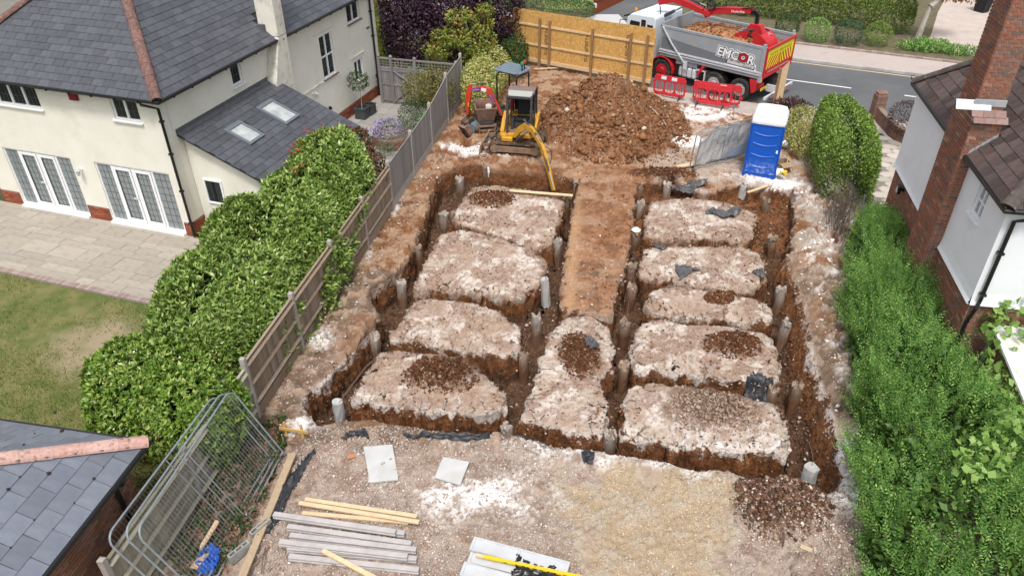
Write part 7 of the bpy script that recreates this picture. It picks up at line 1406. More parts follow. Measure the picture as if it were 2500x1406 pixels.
for k, (a, c, m_, lb) in enumerate(PILES):
    top = at(*a, -.06); d = ray(*c); best = None
    # foot: the point on the lower sight line at the pile's own distance
    t_ = np.hypot(top[0], top[1]) / np.hypot(d[0], d[1]); zf = CAM_H + d[2] * t_; base = np.array([d[0] * t_, d[1] * t_]); zf = max(-1.15, min(zf, -.45))
    P_ = thing('concrete_pile', 'concrete pile: ' + lb if False else lb, 'pile', (top[0], top[1], -1.2), 0, 'concrete piles standing in the trenches'); P_.rotation_euler = (random.Random(k).gauss(0, .035), random.Random(k + 50).gauss(0, .035), 0)
    g = random.Random(900 + k); r0 = g.uniform(.125, .15) * (.8 if k in (7, 15, 31) else 1.0); H0 = top[2] + 1.2; lx, ly = (base - top[:2]) / max(.4, -zf) * 0 + np.array([g.gauss(0, .02), g.gauss(0, .02)])
    b = MB(); n = 12; rings = []; lv = [0, .3, .5, .68, .86, 1.0]
    for j, q in enumerate(lv): rings.append([((lx * (1 - q) + r0 * (1 + g.uniform(-.12, .12) + (.10 if j == 0 else 0)) * math.cos(6.2832 * i / n)), (ly * (1 - q) + r0 * (1 + g.uniform(-.12, .12)) * math.sin(6.2832 * i / n)), H0 * q + (g.uniform(-.17, .07) if j == 5 and m_ != 2 else g.uniform(-.02, .02))) for i in range(n)])
    V = [p for r_ in rings for p in r_] + [(0, 0, H0 - .03)]; F = [(j * n + i, j * n + (i + 1) % n, (j + 1) * n + (i + 1) % n, (j + 1) * n + i) for j in range(5) for i in range(n)] + [(5 * n + i, 5 * n + (i + 1) % n, 6 * n) for i in range(n)]
    b.add(V, F)
    for q in range(0 if m_ == 2 else 5):
        e = g.uniform(0, 6.28); s_ = g.uniform(.03, .075); b.add([(Vector(v) * (s_ * g.uniform(.8, 1.2))) + Vector((r0 * .8 * math.cos(e), r0 * .8 * math.sin(e), H0 - g.uniform(-.02, .12))) for v in ICO], [tuple(f) for f in ICOF])
    b.build('shaft', (M_PILE, M_PILEB, M_PILEG)[m_], P_)
    nb = {6: 3, 11: 2, 23: 4, 25: 4, 22: 2, 29: 2, 28: 2}.get(k, g.choice((0, 1, 2)))
    for q in range(nb):
        a_ = g.uniform(0, 6.28); x, y = .06 * math.cos(a_), .06 * math.sin(a_)
        if k == 6: pts = [(x, y, H0 - .1), (x + .12, y + .10, H0 + .12), (x + .55, y + .75, H0 + .45), (x + .75 + q * .05, y + 1.05, H0 + .48)]
        elif k == 23: pts = [(x, y, H0 - .1), (x, y - .02, H0 + .12), (x + .05, y - .15, H0 + .02), (x + .12 + q * .03, y - .2, H0 - .35)]
        elif k == 25: pts = [(x, y, H0 - .1), (x + g.uniform(-.03, .03), y, H0 + .3), (x + g.uniform(-.06, .12), y + .05, H0 + g.uniform(.45, .7))]
        else: e = g.uniform(0, 6.28); pts = [(x, y, H0 - .1), (x, y, H0 + .08), (x + .12 * math.cos(e), y + .12 * math.sin(e), H0 + .22), (x + .4 * math.cos(e), y + .4 * math.sin(e), H0 + .3)]
        MB().tube(pts, .006, 4).build('bar', M_REBAR, P_)
    if k == 1: MB().tube([(.1, -.13, H0 - .02), (.13, -.15, H0 - .2), (.11, -.16, H0 - .42)], [.03, .055, .02], 7).build('rag', M_TWHITE, P_)
    if k == 18: MB().lathe([(.1, 0), (.16, .03), (.08, .09), (.02, .11)], (0, 0, H0), 6).build('flint', M_CHALK, P_)
# ---------------------------------------------------------------- loose things on the site
M_CBEAM = mat('grey_concrete', (.47, .44, .43), (.40, .375, .365), 5, .9, .25, 40, dirt=(.30, .25, .22), dscale=4, dlo=.62, dhi=.85)
M_ALU = mat('pale_concrete_board', (.52, .535, .55), (.46, .47, .485), 3, .85, .1, 40, dirt=(.40, .38, .35), dscale=3, dlo=.66, dhi=.9)
M_PLY = mat('old_timber', (.42, .32, .215), (.36, .27, .17), 5, .85, .3, 30, stretch=(4, 4, 4))
M_SHEET = mat('black_sheeting', (.02, .021, .024), (.05, .052, .058), 7, .42, .3, 30, dirt=(.20, .17, .14), dscale=5, dlo=.6, dhi=.8)
M_GSHEET = mat('dusty_sheeting', (.11, .112, .12), (.05, .05, .054), 6, .5, .3, 30, dirt=(.30, .26, .22), dscale=4, dlo=.55, dhi=.75)
def bar_between(name, a, c, w, h, m, label, cat, group=None, z=None, z2=None, bevel=.004):
    a, c = np.array(a, float), np.array(c, float); za = gz(*a[:2]) + h / 2 + .01 if z is None else z; zc = gz(*c[:2]) + h / 2 + .01 if z2 is None else z2
    L = math.hypot(*(c[:2] - a[:2])); o = MB().box(0, math.hypot(L, zc - za), -w / 2, w / 2, -h / 2, h / 2).build(name, m, None, bevel=bevel); o.location = (a[0], a[1], za); o.rotation_euler = (0, -math.atan2(zc - za, L), math.atan2(c[1] - a[1], c[0] - a[0])); return tag(o, label, cat, group)
A = lambda x, y, z=0.0: at(x, y, z)[:2]
# concrete fence posts in two layers
CP = MB(); CP.prism([(0, -.05, 0), (0, .05, 0), (0, .05, .03), (0, .03, .045), (0, .03, .055), (0, .05, .07), (0, .05, .10), (0, -.05, .10), (0, -.05, .07), (0, -.03, .055), (0, -.03, .045), (0, -.05, .03)], (2.42, 0, 0)); CPM = CP.mesh('concrete_post', M_CBEAM)
for k, (a, c, z, lb) in enumerate((((690, 1262), (985, 1302), 0, 'lower concrete post farthest back in the stack, mostly covered'), ((668, 1255), (958, 1297), .10, 'uppermost concrete post beside the pale battens'), ((702, 1285), (990, 1325), 0, 'second concrete post from the pale battens'),
        ((708, 1307), (998, 1340), 0, 'concrete post in the middle of the stack with gravel showing on both sides'), ((702, 1337), (995, 1362), 0, 'lower concrete post under the one with a protruding end'), ((682, 1322), (980, 1356), .10, 'concrete post whose left end sticks out, under the loose batten'), ((705, 1357), (1003, 1388), 0, 'concrete post nearest the bottom edge of the photo'))):
    a, c = A(*a, z + .1), A(*c, z + .1); o = bpy.data.objects.new('concrete_post', CPM); link(o); zz = max(gz(*a), gz(*c), gz(*(a + c) / 2)) * .5 + z + .015; o.location = (a[0], a[1], zz); o.rotation_euler = (0, 0, math.atan2(c[1] - a[1], c[0] - a[0])); tag(o, lb, 'concrete post', 'stacked concrete fence posts')
for a, c, z, lb in (((745, 1220), (1018, 1262), .05, 'pale batten lying farthest from the concrete posts'), ((730, 1229), (1023, 1276), .10, 'pale batten crossing over another beside the concrete posts'), ((738, 1254), (998, 1276), .04, 'pale batten mostly tucked against the concrete posts'), ((788, 1345), (940, 1425), .16, 'short pale batten lying across the concrete posts')):
    bar_between('batten', A(*a, z), A(*c, z), .085, .045, M_PINE, lb, 'timber batten', 'loose timber battens', z=z + .02, z2=z + .02)
bar_between('scaffold_board', A(716, 1110, .1), A(590, 1420, .1), .15, .05, M_PLY, 'long plank lying beside the leaning mesh panels', 'plank', z=.14, z2=.16)
# pale gravel boards with recessed faces
for k, (a, c, z, lb) in enumerate((((1152, 1330), (1392, 1395), .10, 'pale recessed concrete board lying on top of the others'), ((1146, 1362), (1388, 1425), .03, 'pale recessed concrete board under the yellow bar'), ((1128, 1392), (1380, 1455), .03, 'pale recessed concrete board at the bottom edge of the photo'))):
    a, c = A(*a, z), A(*c, z); L = 1.83; w = .29; b = MB(); b.box(0, L, -w / 2, w / 2, 0, .03).box(0, L, w / 2 - .03, w / 2, .03, .05).box(0, L, -w / 2, -w / 2 + .03, .03, .05).box(0, .05, -w / 2 + .03, w / 2 - .03, .03, .05).box(L - .05, L, -w / 2 + .03, w / 2 - .03, .03, .05).box(L * .48, L * .5, -w / 2 + .03, w / 2 - .03, .03, .048)
    o = b.build('gravel_board', M_ALU, None, bevel=.004); o.location = (a[0], a[1], z + .03); o.rotation_euler = (0, 0, math.atan2(c[1] - a[1], c[0] - a[0])); tag(o, lb, 'concrete board', 'pale recessed concrete boards')
M_LVL = mat('yellow_level', (.72, .48, .02), None, 4, .5)
a, c = A(1180, 1360, .16), A(1440, 1415, .16); lv = thing('spirit_level', 'long yellow levelling bar lying over the pale boards', 'level', (*a, .16), math.atan2(c[1] - a[1], c[0] - a[0]))
MB().box(0, 1.95, -.03, .03, 0, .05).build('body', M_LVL, lv, bevel=.004); MB().box(-.14, 0, -.028, .028, .002, .048).build('end_block', M_PINE, lv)
for x in (.42, .95, 1.5): MB().box(x - .035, x + .035, -.032, -.030, .015, .035).build('vial', M_GLASS, lv)
def rag(name, c, pts, h, m, label, cat, seed, n=26, group=None, z=None, wr=9):
    """a crumpled sheet over the outline pts (metres, about c)"""
    P = np.array(pts); lo, hi = P.min(0), P.max(0); X, Y = np.meshgrid(np.linspace(lo[0], hi[0], n), np.linspace(lo[1], hi[1], n)); ins = sdf(X, Y, P) < .02
    wv = fbm(X * 1.0 + seed, Y + seed, wr * .5, 3, seed % 9, .6); rid = 1 - np.abs(2 * fbm(X + seed * 3, Y, wr, 3, (seed + 3) % 9) - 1); Z = h * (.35 * wv + .75 * rid ** 3) + .02
    gxy = terrain(X + c[0], Y + c[1], False) if z is None else np.full(X.shape, z); gxy = np.where(gxy < -.3, -.12 + .5 * (gxy + .3), gxy); V = np.stack([X, Y, Z + gxy], -1).reshape(-1, 3); idx = np.arange(n * n).reshape(n, n); q = ins[:-1, :-1] & ins[1:, :-1] & ins[:-1, 1:] & ins[1:, 1:]
    F = np.stack([idx[:-1, :-1], idx[:-1, 1:], idx[1:, 1:], idx[1:, :-1]], -1)[q]; used, inv = np.unique(F, return_inverse=True); o = np_obj(name, V[used], inv.reshape(F.shape), m, smooth=True); o.location = (c[0], c[1], 0); s_ = o.modifiers.new('thick', 'SOLIDIFY'); s_.thickness = .006; return tag(o, label, cat, group)
def rel(px, c, z=0): return [tuple(at(x, y, z)[:2] - np.array(c)) for x, y in px]
def pxrag(name, px, h, m, label, cat, seed, **k): c = np.mean([A(*p) for p in px], 0); return rag(name, c, rel(px, c), h, m, label, cat, seed, **k)
G_ = 'scraps of plastic sheeting on the site'
pxrag('plastic_sheet', [(985, 1071), (1030, 1069), (1090, 1066), (1150, 1064), (1190, 1060), (1205, 1066), (1195, 1078), (1130, 1086), (1060, 1083), (1030, 1076)], .09, M_SHEET, 'long black plastic strip along the front edge of the trench', 'plastic sheet', 3, group=G_)
pxrag('plastic_sheet', [(832, 1075), (850, 1062), (875, 1058), (885, 1048), (895, 1058), (902, 1078), (890, 1074), (868, 1068), (845, 1078)], .12, M_SHEET, 'bunched black plastic scrap above the larger white slab', 'plastic sheet', 5, group=G_)
pxrag('plastic_sheet', [(768, 1098), (775, 1105), (745, 1150), (715, 1200), (690, 1260), (660, 1310), (635, 1320), (640, 1290), (690, 1205), (720, 1150)], .10, M_SHEET, 'twisted black plastic strip beside the long plank', 'plastic sheet', 7, group=G_)
pxrag('plastic_sheet', [(1255, 1072), (1300, 1074), (1345, 1088), (1330, 1094), (1285, 1084)], .07, M_SHEET, 'short black plastic strip in front of the middle block', 'plastic sheet', 8, group=G_)
pxrag('plastic_sheet', [(1418, 1118), (1435, 1110), (1450, 1120), (1445, 1140), (1425, 1136)], .12, M_SHEET, 'crumpled black plastic lump at the edge of the shingle', 'plastic sheet', 9, group=G_)
pxrag('plastic_sheet', [(1717, 524), (1735, 514), (1770, 518), (1800, 508), (1812, 515), (1795, 532), (1765, 535), (1740, 526)], .12, M_GSHEET, 'dark grey sheet lying on the farthest right block', 'plastic sheet', 10, group=G_)
pxrag('plastic_sheet', [(1648, 652), (1668, 654), (1700, 660), (1715, 664), (1690, 668), (1662, 685), (1650, 668)], .09, M_GSHEET, 'dark torn sheet on the second right block', 'plastic sheet', 11, group=G_)
pxrag('plastic_sheet', [(1835, 664), (1862, 655), (1868, 675), (1855, 678)], .08, M_GSHEET, 'dark scrap at the right corner of the second right block', 'plastic sheet', 12, group=G_)
pxrag('plastic_sheet', [(1425, 838), (1440, 834), (1462, 850), (1455, 862), (1432, 858)], .16, M_GSHEET, 'small dark scrap standing up on the middle block', 'plastic sheet', 13, group=G_)
pxrag('plastic_sheet', [(1822, 925), (1850, 918), (1890, 930), (1898, 945), (1885, 962), (1866, 970), (1845, 950), (1825, 940)], .16, M_SHEET, 'black sheet hanging over the near right corner of the second nearest right block', 'plastic sheet', 14, group=G_)
pxrag('plastic_sheet', [(1636, 440), (1668, 446), (1705, 448), (1728, 440), (1722, 456), (1690, 462), (1650, 452)], .14, M_GSHEET, 'grey sheet draped behind the farthest right block', 'plastic sheet', 15, group=G_)
pxrag('plastic_sheet', [(1596, 600), (1615, 600), (1628, 608), (1615, 614)], .08, M_GSHEET, 'small grey scrap in the gap between the two farthest right blocks', 'plastic sheet', 16, group=G_)
pxrag('jacket', [(1238, 1378), (1262, 1366), (1290, 1384), (1330, 1398), (1355, 1396), (1370, 1418), (1300, 1424), (1245, 1412), (1262, 1392)], .12, M_BLK, 'black cloth bundle under the yellow levelling bar', 'cloth', 17, z=.09)
M_SLABW = mat('white_slab', (.52, .52, .515), (.45, .445, .43), 2.5, .85, .15, 30, dirt=(.46, .44, .41), dscale=3, dlo=.55, dhi=.8)
for px, lb in ((((887, 1090), (958, 1084), (973, 1170), (903, 1177)), 'larger white slab lying on the gravel'), (((1082, 1117), (1146, 1129), (1124, 1185), (1061, 1167)), 'smaller white slab lying on the gravel')):
    P = [A(*p, .05) for p in px]; c = np.mean(P, 0); o = MB().prism([(*(p - c), .0) for p in P][::-1], (0, 0, .045)).build('paving_slab', M_SLABW, None, bevel=.006); o.location = (*c, max(gz(*p) for p in P) * .6 + .01); tag(o, lb, 'slab')
M_BLOCKC = mat('hollow_block', (.33, .33, .31), (.26, .26, .245), 8, .95, .4, 40)
for k, ((x, y), rz, lb) in enumerate((((640, 1300), .95, 'hollow concrete block by the plank, farther from the camera'), ((590, 1360), .9, 'hollow concrete block by the plank at the bottom edge'))):
    c = A(x, y); b = MB().box(-.22, .22, -.05, -.03, 0, .21).box(-.22, .22, .03, .05, 0, .21); 
    for q in (-.21, -.07, .07, .19): b.box(q - .012, q + .018, -.03, .03, .0, .205)
    b.box(-.2, .2, -.03, .03, .005, .03); o = b.build('concrete_block', M_BLOCKC, None, bevel=.003); o.location = (*c, gz(*c)); o.rotation_euler = (0, 0, rz); tag(o, lb, 'concrete block', 'hollow concrete blocks under the plank')
for k, (a, c) in enumerate((((660, 1340), (612, 1400)), ((650, 1342), (640, 1405)))):
    p, q = A(*a), A(*c); o = MB().tube([(0, 0, .03), (*(q - p) * .5, .07 + .03 * k), (*(q - p), .03)], .012, 5).build('rusty_bar', M_REBAR); o.location = (*p, gz(*p)); tag(o, ['upper rusty bar crossing another by the concrete posts', 'lower rusty bar running to the bottom edge'][k], 'steel bar', 'rusty bars')
M_STAKE = mat('yellow_pine', (.58, .36, .10), None, 4, .8)
pr = thing('profile_board', 'small pine profile of two pegs and a rail near the left trench', 'profile', (*A(700, 1060), gz(*A(700, 1060))))
c0 = A(700, 1060); e1, e2 = A(740, 1065) - c0, A(738, 1080) - c0
MB().box(-.02, .02, -.02, .02, -.2, .36).build('peg', M_STAKE, pr); o = MB().box(-.02, .02, -.02, .02, -.2, .34).build('peg', M_STAKE, pr); o.location = (*e1, 0); MB().beam((-.12, -.02, .20), (e1[0] + .14, e1[1] - .05, .16), .02, .07).build('rail', M_STAKE, pr)
c = A(512, 1372, .1); rag('blue_sack', c, [(-.16, -.22), (.12, -.24), (.2, -.05), (.14, .2), (-.05, .24), (-.2, .1)], .26, mat('sack_blue', (.015, .09, .42), None, 4, .5), 'crumpled blue sack behind the leaning mesh panels', 'sack', 21)
for k, (a, c, w) in enumerate((((535, 1280), (490, 1345), .09), ((470, 1380), (520, 1335), .14))): bar_between('offcut', A(*a, .3), A(*c, .1), w, .03, M_PINE, ['thin timber offcut leaning behind the mesh panels', 'wide timber offcut beside the blue sack'][k], 'timber offcut', z=.42 - .2 * k, z2=.15)
bar_between('plank', A(1245, 468, .06), A(1398, 480, .06), .13, .03, M_PINE, 'loose plank lying along the back of the farthest left block', 'plank', z=.10, z2=.10)
bar_between('plank', A(1545, 206, 1.0), A(1624, 247), .20, .03, M_PINE, 'timber board resting on the right flank of the spoil heap', 'plank', z=.95, z2=.12)
bar_between('plank', A(1303, 173), A(1362, 171), .10, .03, M_PINE, 'pale batten on the ground under the hoarding', 'plank', z=.08, z2=.10); bar_between('plank', A(1230, 215), A(1196, 245), .2, .03, mat('pinkish_timber', (.46, .33, .26), None, 4, .9), 'broken pinkish boards on the ground behind the red digger', 'plank', z=.15, z2=.08)
for k, (a, c, w) in enumerate((((1652, 411), (1700, 400), .14), ((1660, 414), (1720, 404), .10), ((1690, 408), (1790, 382), .12))): bar_between('timber_offcut', A(*a), A(*c), w, .04, M_PINE, ['short wide offcut at the foot of the banner panel', 'narrow offcut in front of the banner panel', 'long board under the banner panel'][k], 'timber offcut', 'offcuts under the banner panel', z=.06 + .04 * k, z2=.06 + .04 * k)
bar_between('plank', A(1825, 470), A(1880, 455), .1, .04, M_PINE, 'batten spanning the trench corner below the toilet', 'plank', z=.0, z2=.05)
o = MB().tube([(0, 0, .5), (.25, -.35, .42), (.5, -.8, .30), (.75, -1.2, .12), (.85, -1.5, .02)], .02, 5).build('root', mat('pale_root', (.5, .4, .3), None, 5, .9)); c = A(1560, 250, .9); o.location = (c[0], c[1], .55); tag(o, 'pale thin root trailing down the spoil heap', 'root')
o = MB().box(-.11, .11, -.05, .05, 0, .065).build('brick', mat('buff_brick', (.50, .40, .28), None, 8, .9, .3, 40), None, bevel=.006); c = A(1965, 1347); o.location = (*c, gz(*c)); o.rotation_euler = (0, .05, -.5); tag(o, 'buff brick lying among the clods near the hedge', 'brick')
o = MB().box(-.08, .08, -.05, .05, 0, .06).build('brick_bat', mat('orange_brick', (.45, .20, .10), None, 8, .9, .3, 40), None, bevel=.01); c = A(858, 1116); o.location = (*c, gz(*c)); o.rotation_euler = (0, .1, .4); tag(o, 'broken orange brick on the gravel left of the larger white slab', 'brick')
# litter by the toilet
M_CARD = mat('cardboard', (.36, .25, .155), None, 4, .9)
c = A(1905, 415); bx = thing('cardboard_box', 'open cardboard box of rubbish beside the blue toilet', 'box', (c[0], c[1], gz(*c)), .3)
MB().box(-.25, .25, -.2, .2, 0, .02).box(-.25, -.23, -.2, .2, .02, .35).box(.23, .25, -.2, .2, .02, .35).box(-.23, .23, -.2, -.18, .02, .35).box(-.23, .23, .18, .2, .02, .35).build('carton', M_CARD, bx); MB().prism([(-.24, -.2, .36), (.24, -.2, .36), (.22, -.42, .28), (-.22, -.42, .28)], (0, 0, .012)).build('flap', M_CARD, bx)
for k, (x, y, m_) in enumerate(((1903, 418, M_TWHITE), (1912, 421, M_LVL), (1917, 345, M_TWHITE))):
    c = A(x, y, .3); rag('rubbish_bag' if k == 2 else 'litter', c, [(-.12, -.1), (.1, -.12), (.14, .08), (-.08, .12)], .16 if k < 2 else .22, m_, ['white crumpled wrapper in the cardboard box', 'yellow wrapper in the cardboard box', 'white plastic bag hanging between the toilet and the hedge'][k], 'rubbish bag' if k == 2 else 'litter', 31 + k, n=12, z=.2 if k < 2 else .1)
bar_between('stick', A(1922, 400, .2), A(1912, 432), .03, .03, M_STAKE, 'thin yellow stick propped on the cardboard box', 'stick', z=.5, z2=.1)
# rough sticks and posts at the gap in the right hedges
for k, (a, c, r, m_) in enumerate((((2032, 600), (2068, 500), .02, M_BARK), ((2045, 590), (2075, 510), .018, M_BARK), ((2095, 555), (2078, 505), .03, M_GALV), ((2050, 640), (2028, 600), .022, M_GALV))):
    p = at(*a); q = at(*c, .0); d = q - p; L = (.9, .8, 1.0, .7)[k]; o = MB().tube([(0, 0, 0), (d[0] * .1, d[1] * .1, L * .5), (d[0] * .2, d[1] * .2, L)], r, 6).build('stake', m_); o.location = p; tag(o, ['tall dry stick in the gap of the right hedges', 'shorter dry stick in the gap of the right hedges', 'slanted metal stake behind the gap in the right hedges', 'low metal stake beside the bank below the hedge gap'][k], 'stake', 'stakes in the hedge gap')
g_ = np.random.default_rng(88); P = np.array([(10.0, 19.6), (10.1, 20.3), (10.3, 20.7)]); n_ = 130; q = P[g_.integers(0, 3, n_)] + g_.normal(size=(n_, 2)) * .22; b = MB()
for x, y in q: z0 = gz(x, y); b.tube([(x, y, z0), (x + g_.normal() * .12, y + g_.normal() * .12, z0 + .4), (x + g_.normal() * .25, y + g_.normal() * .25, z0 + g_.uniform(.6, 1.0))], .006, 3)
b.build('dry_twigs', M_BARK, None, kind='stuff', label='dry bare twigs in the gap between the right hedges')
# weeds and dead leaves behind the mesh panels
lp_ = np.array([A(*p) for p in ((560, 1110), (690, 1010), (700, 1090), (640, 1250), (560, 1406), (440, 1406), (400, 1340))])
xy = scatter(2600, lp_, 51); V, F = leaves(np.c_[xy, terrain(xy[:, 0], xy[:, 1], False) + g_.uniform(0, .12, len(xy))], np.tile([0, 0, 1.0], (len(xy), 1)), (.03, .08), .5, 52); np_obj('dead_leaves', V, F, leaf_mat('dead_leaf', [(0, (.12, .05, .035)), (.5, (.20, .085, .06)), (1, (.34, .20, .12))], .7, .2), label='dead reddish leaves under the mesh panels', kind='stuff')
xy = scatter(500, lp_, 53); V, F = rosettes(np.c_[xy, terrain(xy[:, 0], xy[:, 1], False) + .05], np.tile([0, 0, 1.0], (len(xy), 1)), 6, (.05, .16), .3, 54); np_obj('weeds', V, F, ML_DARK, label='green weeds growing behind the mesh panels', kind='stuff')
fp_ = np.array([(fence_x(y) + d, y) for y, d in ((10, .0), (26, .0), (26, .35), (10, .5))]); xy = scatter(1500, fp_, 55, lambda x, y, g: fbm(x, y, 1.1, 3, 4) > .58); blades('grass_tufts', xy, terrain(xy[:, 0], xy[:, 1], False), (.06, .2), M_GRASS, 'green grass tufts along the fence foot', 56, .9, .012)
P, N = on_blobs([(-6.9, 10.1, .7, .45, .6, .7), (-6.6, 9.6, .9, .35, .4, .5)], 900, 57, .3, (.5, 1.05), .1); plant('ivy_tangle', 'tangled climber between the garage corner and the old fence', 'climber', [(*leaves(P, N, (.05, .09), .5, 58, .7),)], ML_SHRUB, stem=[[(-6.8, 10.0, -.2), (-6.7, 9.9, .9)]], r=.02)
# potted bay tree, planters, aster bed on the side path
M_LEADP = mat('planter_lead', (.045, .05, .055), (.07, .075, .08), 4, .6, .2, 30)
for k, ((x, y), s, lb) in enumerate((((886, 288), .46, 'square dark planter holding the small round tree'), ((903, 278), .42, 'square dark planter behind the one with the tree'))):
    c = at(x, y, LZ); t_ = thing('planter', lb, 'planter', (c[0], c[1], LZ), math.radians(-18.4), 'square planters by the house wall'); b = MB(); h = s / 2
    b.box(-h, h, -h, -h + .03, 0, s).box(-h, h, h - .03, h, 0, s).box(-h, -h + .03, -h + .03, h - .03, 0, s).box(h - .03, h, -h + .03, h - .03, 0, s).box(-h + .03, h - .03, -h + .03, h - .03, 0, s * .82).build('tub', M_LEADP, t_)
    MB().box(-h - .02, h + .02, -h - .02, -h + .01, s - .05, s + .005).box(-h - .02, h + .02, h - .01, h + .02, s - .05, s + .005).box(-h - .02, -h + .01, -h + .01, h - .01, s - .05, s + .005).box(h - .01, h + .02, -h + .01, h - .01, s - .05, s + .005).build('rim', M_LEADP, t_)
c = at(886, 288, LZ); P, N = on_blobs([(c[0], c[1], 1.42, .42, .42, .36)], 520, 59, .15, (.6, 1.05)); plant('bay_tree', 'small round headed tree growing in a dark square planter', 'tree', [(*leaves(P, N, (.07, .12), .42, 60, .6),)], ML_DARK, stem=[[(c[0], c[1], .1), (c[0] + .03, c[1], .7), (c[0], c[1], 1.35)]], r=.025, part='crown', bark=M_GBARK, sname='trunk')
c = at(960, 350, LZ); ab = thing('aster_bed', 'round brick bed overflowing with lilac daisies', 'planter', (c[0], c[1], LZ)); R_ = .78
core = MB().cyl((0, 0, 0), (0, 0, .42), R_ - .02, n=32).build('wall', M_MORTD, ab); M_BB = mat('bed_brick', (.19, .095, .062), (.25, .14, .095), 12, .9, .3, 40, var=.25); bm2 = MB().box(-.10, .10, -.012, .014, -.032, .032).mesh('brick', M_BB)
pieces('brick', [bm2], [Euler((0, 0, 6.2832 * (i + .5 * (k % 2)) / 23)).to_matrix().to_4x4() @ T(0, -R_ + .005, .04 + .075 * k) for k in range(5) for i in range(23)], core, 300)
P, N = on_blobs([(0, 0, .5, .72, .72, .42)], 1700, 61, .15, (.7, 1), .38); V, F = leaves(P, N, (.05, .1), .3, 62); np_obj('foliage', V, F, ML_GREYG, ab); P, N = on_blobs([(-.15, -.1, .55, .62, .62, .45)], 420, 63, .1, (.98, 1.06), .5); V, F = rosettes(P, N, 6, (.03, .05), .5, 64, 1.3); np_obj('blossom', V, F, ML_LAV, ab)
c = at(943, 380, LZ); P, N = on_blobs([(c[0], c[1], .05, .38, .32, .3)], 420, 65, .1, (.3, 1), -.1); V, F = leaves(P, N, (.08, .2), .12, 66, .5, .8); t_ = thing('lavender', 'grey green lavender clump at the foot of the aster bed', 'plant', (c[0], c[1], 0)); np_obj('foliage', V - np.array([c[0], c[1], 0]), F, ML_GREYG, t_)
# low brick wall and pier by the flagged drive
bwl = thing('garden_wall', 'low curved brick wall with a taller pier beside the road', 'wall', (14.9, 26.9, 0)); b = MB(); A_ = np.linspace(2.9, 4.6, 9); pts = [(.9 + 1.1 * math.cos(a), .35 + 1.1 * math.sin(a)) for a in A_]
for p, q in zip(pts[:-1], pts[1:]): b.beam((*p, .27), (*q, .27), .2, .54)
b.beam((-.18, .7, .27), (-.1, 1.9, .27), .2, .54); b.build('wall', M_MORTD, bwl); M_WB = mat('wall_brick', (.19, .11, .085), (.26, .16, .12), 10, .9, .3, 40, var=.28); wbm = MB().box(-.1, .1, -.112, .112, -.03, .03).mesh('brick', M_WB); lst = []
for p, q in list(zip(pts[:-1], pts[1:])) + [((-.18, .7), (-.1, 1.9))]:
    L = math.hypot(q[0] - p[0], q[1] - p[1]); a = math.atan2(q[1] - p[1], q[0] - p[0])
    for k in range(7):
        for i in range(max(1, round(L / .22))): s_ = (i + .5) / max(1, round(L / .22)); lst.append(T(p[0] + (q[0] - p[0]) * s_, p[1] + (q[1] - p[1]) * s_, .04 + .077 * k, 0, 0, a, (L / max(1, round(L / .22)) / .22, 1, 1)))
pieces('brick', [wbm], lst, bwl, 300)
pr_ = MB().box(-.30, .08, 1.9, 2.28, 0, 1.02).build('pier', M_MORTD, bwl); pieces('brick', [MB().box(-.205, .205, -.205, .205, -.03, .03).mesh('brick', M_WB)], [T(-.11, 2.09, .04 + .077 * k) for k in range(13)], pr_, 300)
for i in range(4): MB().box(-.28 + .1 * i, -.20 + .1 * i, 1.92, 2.26, 1.045, 1.11).build('coping_brick', M_WB, pr_)
# canopy with vine behind the right house
M_POLY = mat('milky_sheet', (.62, .62, .57), (.56, .55, .50), 2, .5, dirt=(.40, .38, .30), dscale=2); o = RHW(.46, -.30); ca2 = thing('lean_to_canopy', 'white framed canopy with milky roof sheets against the brick house', 'canopy', (*o, 0), math.radians(-10.6)); b = MB()
for x in (.0, .85, 1.7, 2.55): MB().beam((x, 0, 2.28), (x, -2.6, 1.98), .05, .06).build('rafter', M_UPVC, ca2)
for y, z in ((0, 2.28), (-.75, 2.19), (-1.65, 2.09), (-2.6, 1.98)): MB().beam((-.03, y, z + .012), (2.6, y, z + .012), .05, .05).build('purlin', M_UPVC, ca2)
MB().add([(.03, -.02, 2.262), (2.55, -.02, 2.262), (2.55, -2.58, 1.967), (.03, -2.58, 1.967)], [(3, 2, 1, 0)]).build('roof_sheet', M_POLY, ca2)
for x, y in ((0, -.1), (0, -1.4), (0, -2.5)): MB().box(x - .03, x + .03, y - .03, y + .03, 0, 2.28 + y * .115 - .04).build('post', M_GALV, ca2)
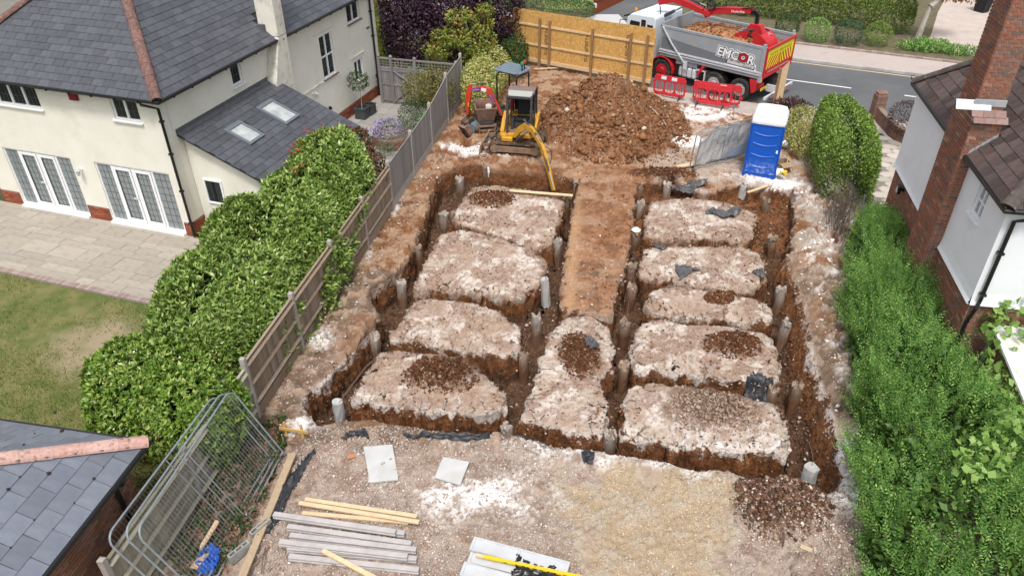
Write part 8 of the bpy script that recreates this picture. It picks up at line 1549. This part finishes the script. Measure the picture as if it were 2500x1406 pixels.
P, N = on_blobs([(*RHW(1.2, -.25), 2.5, 1.0, .35, .32), (*RHW(.55, -.5), 2.3, .3, .4, .3), (*RHW(2.0, -.2), 2.55, .8, .3, .35)], 330, 71, .3, (.6, 1.1)); plant('grape_vine', 'large leaved vine climbing over the canopy by the house corner', 'climber', [(*leaves(P, N, (.12, .20), .95, 72, .8, 0, .12),)], ML_VINE, stem=[[(*RHW(.4, -.3), 0), (*RHW(.45, -.35), 1.2), (*RHW(.8, -.3), 2.4)]], r=.025)
P = [at(x, y, z) for x, y, z in ((2465, 1000, 1.9), (2485, 1030, 1.9), (2450, 1040, 1.95), (2420, 1075, 1.95), (2440, 1095, 1.95), (2390, 1120, 1.95), (2370, 1150, 1.95), (2470, 1080, 1.95), (2500, 1060, 1.9), (2440, 920, 1.85), (2420, 890, 1.85), (2455, 950, 1.85), (2490, 970, 1.85))]
P, N = on_blobs([(*p, .30, .32, .14) for p in P], 420, 73, .3, (.6, 1.15)); N[:, 2] += 1.2; plant('trailing_vine', 'pale large leaved vine trailing over the lower right hedge', 'climber', [(*leaves(P, N, (.10, .19), .9, 74, .5, 0, .1),)], ML_VINE)
# across the road: wall with a sign, dark bin
c = at(1452, 33, .1); c2 = at(1560, -20, .1); bw2 = thing('street_wall', 'low brick wall with a small white sign across the road', 'wall', (c[0], c[1], 0), math.atan2(c2[1] - c[1], c2[0] - c[0])); MB().box(0, 5, -.12, .12, 0, .80).box(-.05, 5, -.16, .16, .80, .88).build('wall', M_RBRICK, bw2); MB().box(-.025, -.001, -.10, .10, .42, .66).build('sign', M_WST, bw2)
c = at(2395, 28, .1); wb = thing('wheelie_bin', 'dark wheeled bin standing across the road by the block drive', 'bin', (c[0], c[1], .1), .5); MB().add([(-.26, -.3, 0), (.26, -.3, 0), (.26, .3, 0), (-.26, .3, 0), (-.33, -.38, 1.1), (.33, -.38, 1.1), (.33, .38, 1.1), (-.33, .38, 1.1)], BOXF).build('body', M_SEAT, wb); MB().box(-.35, .35, -.41, .4, 1.101, 1.17).build('lid', M_SEAT, wb)
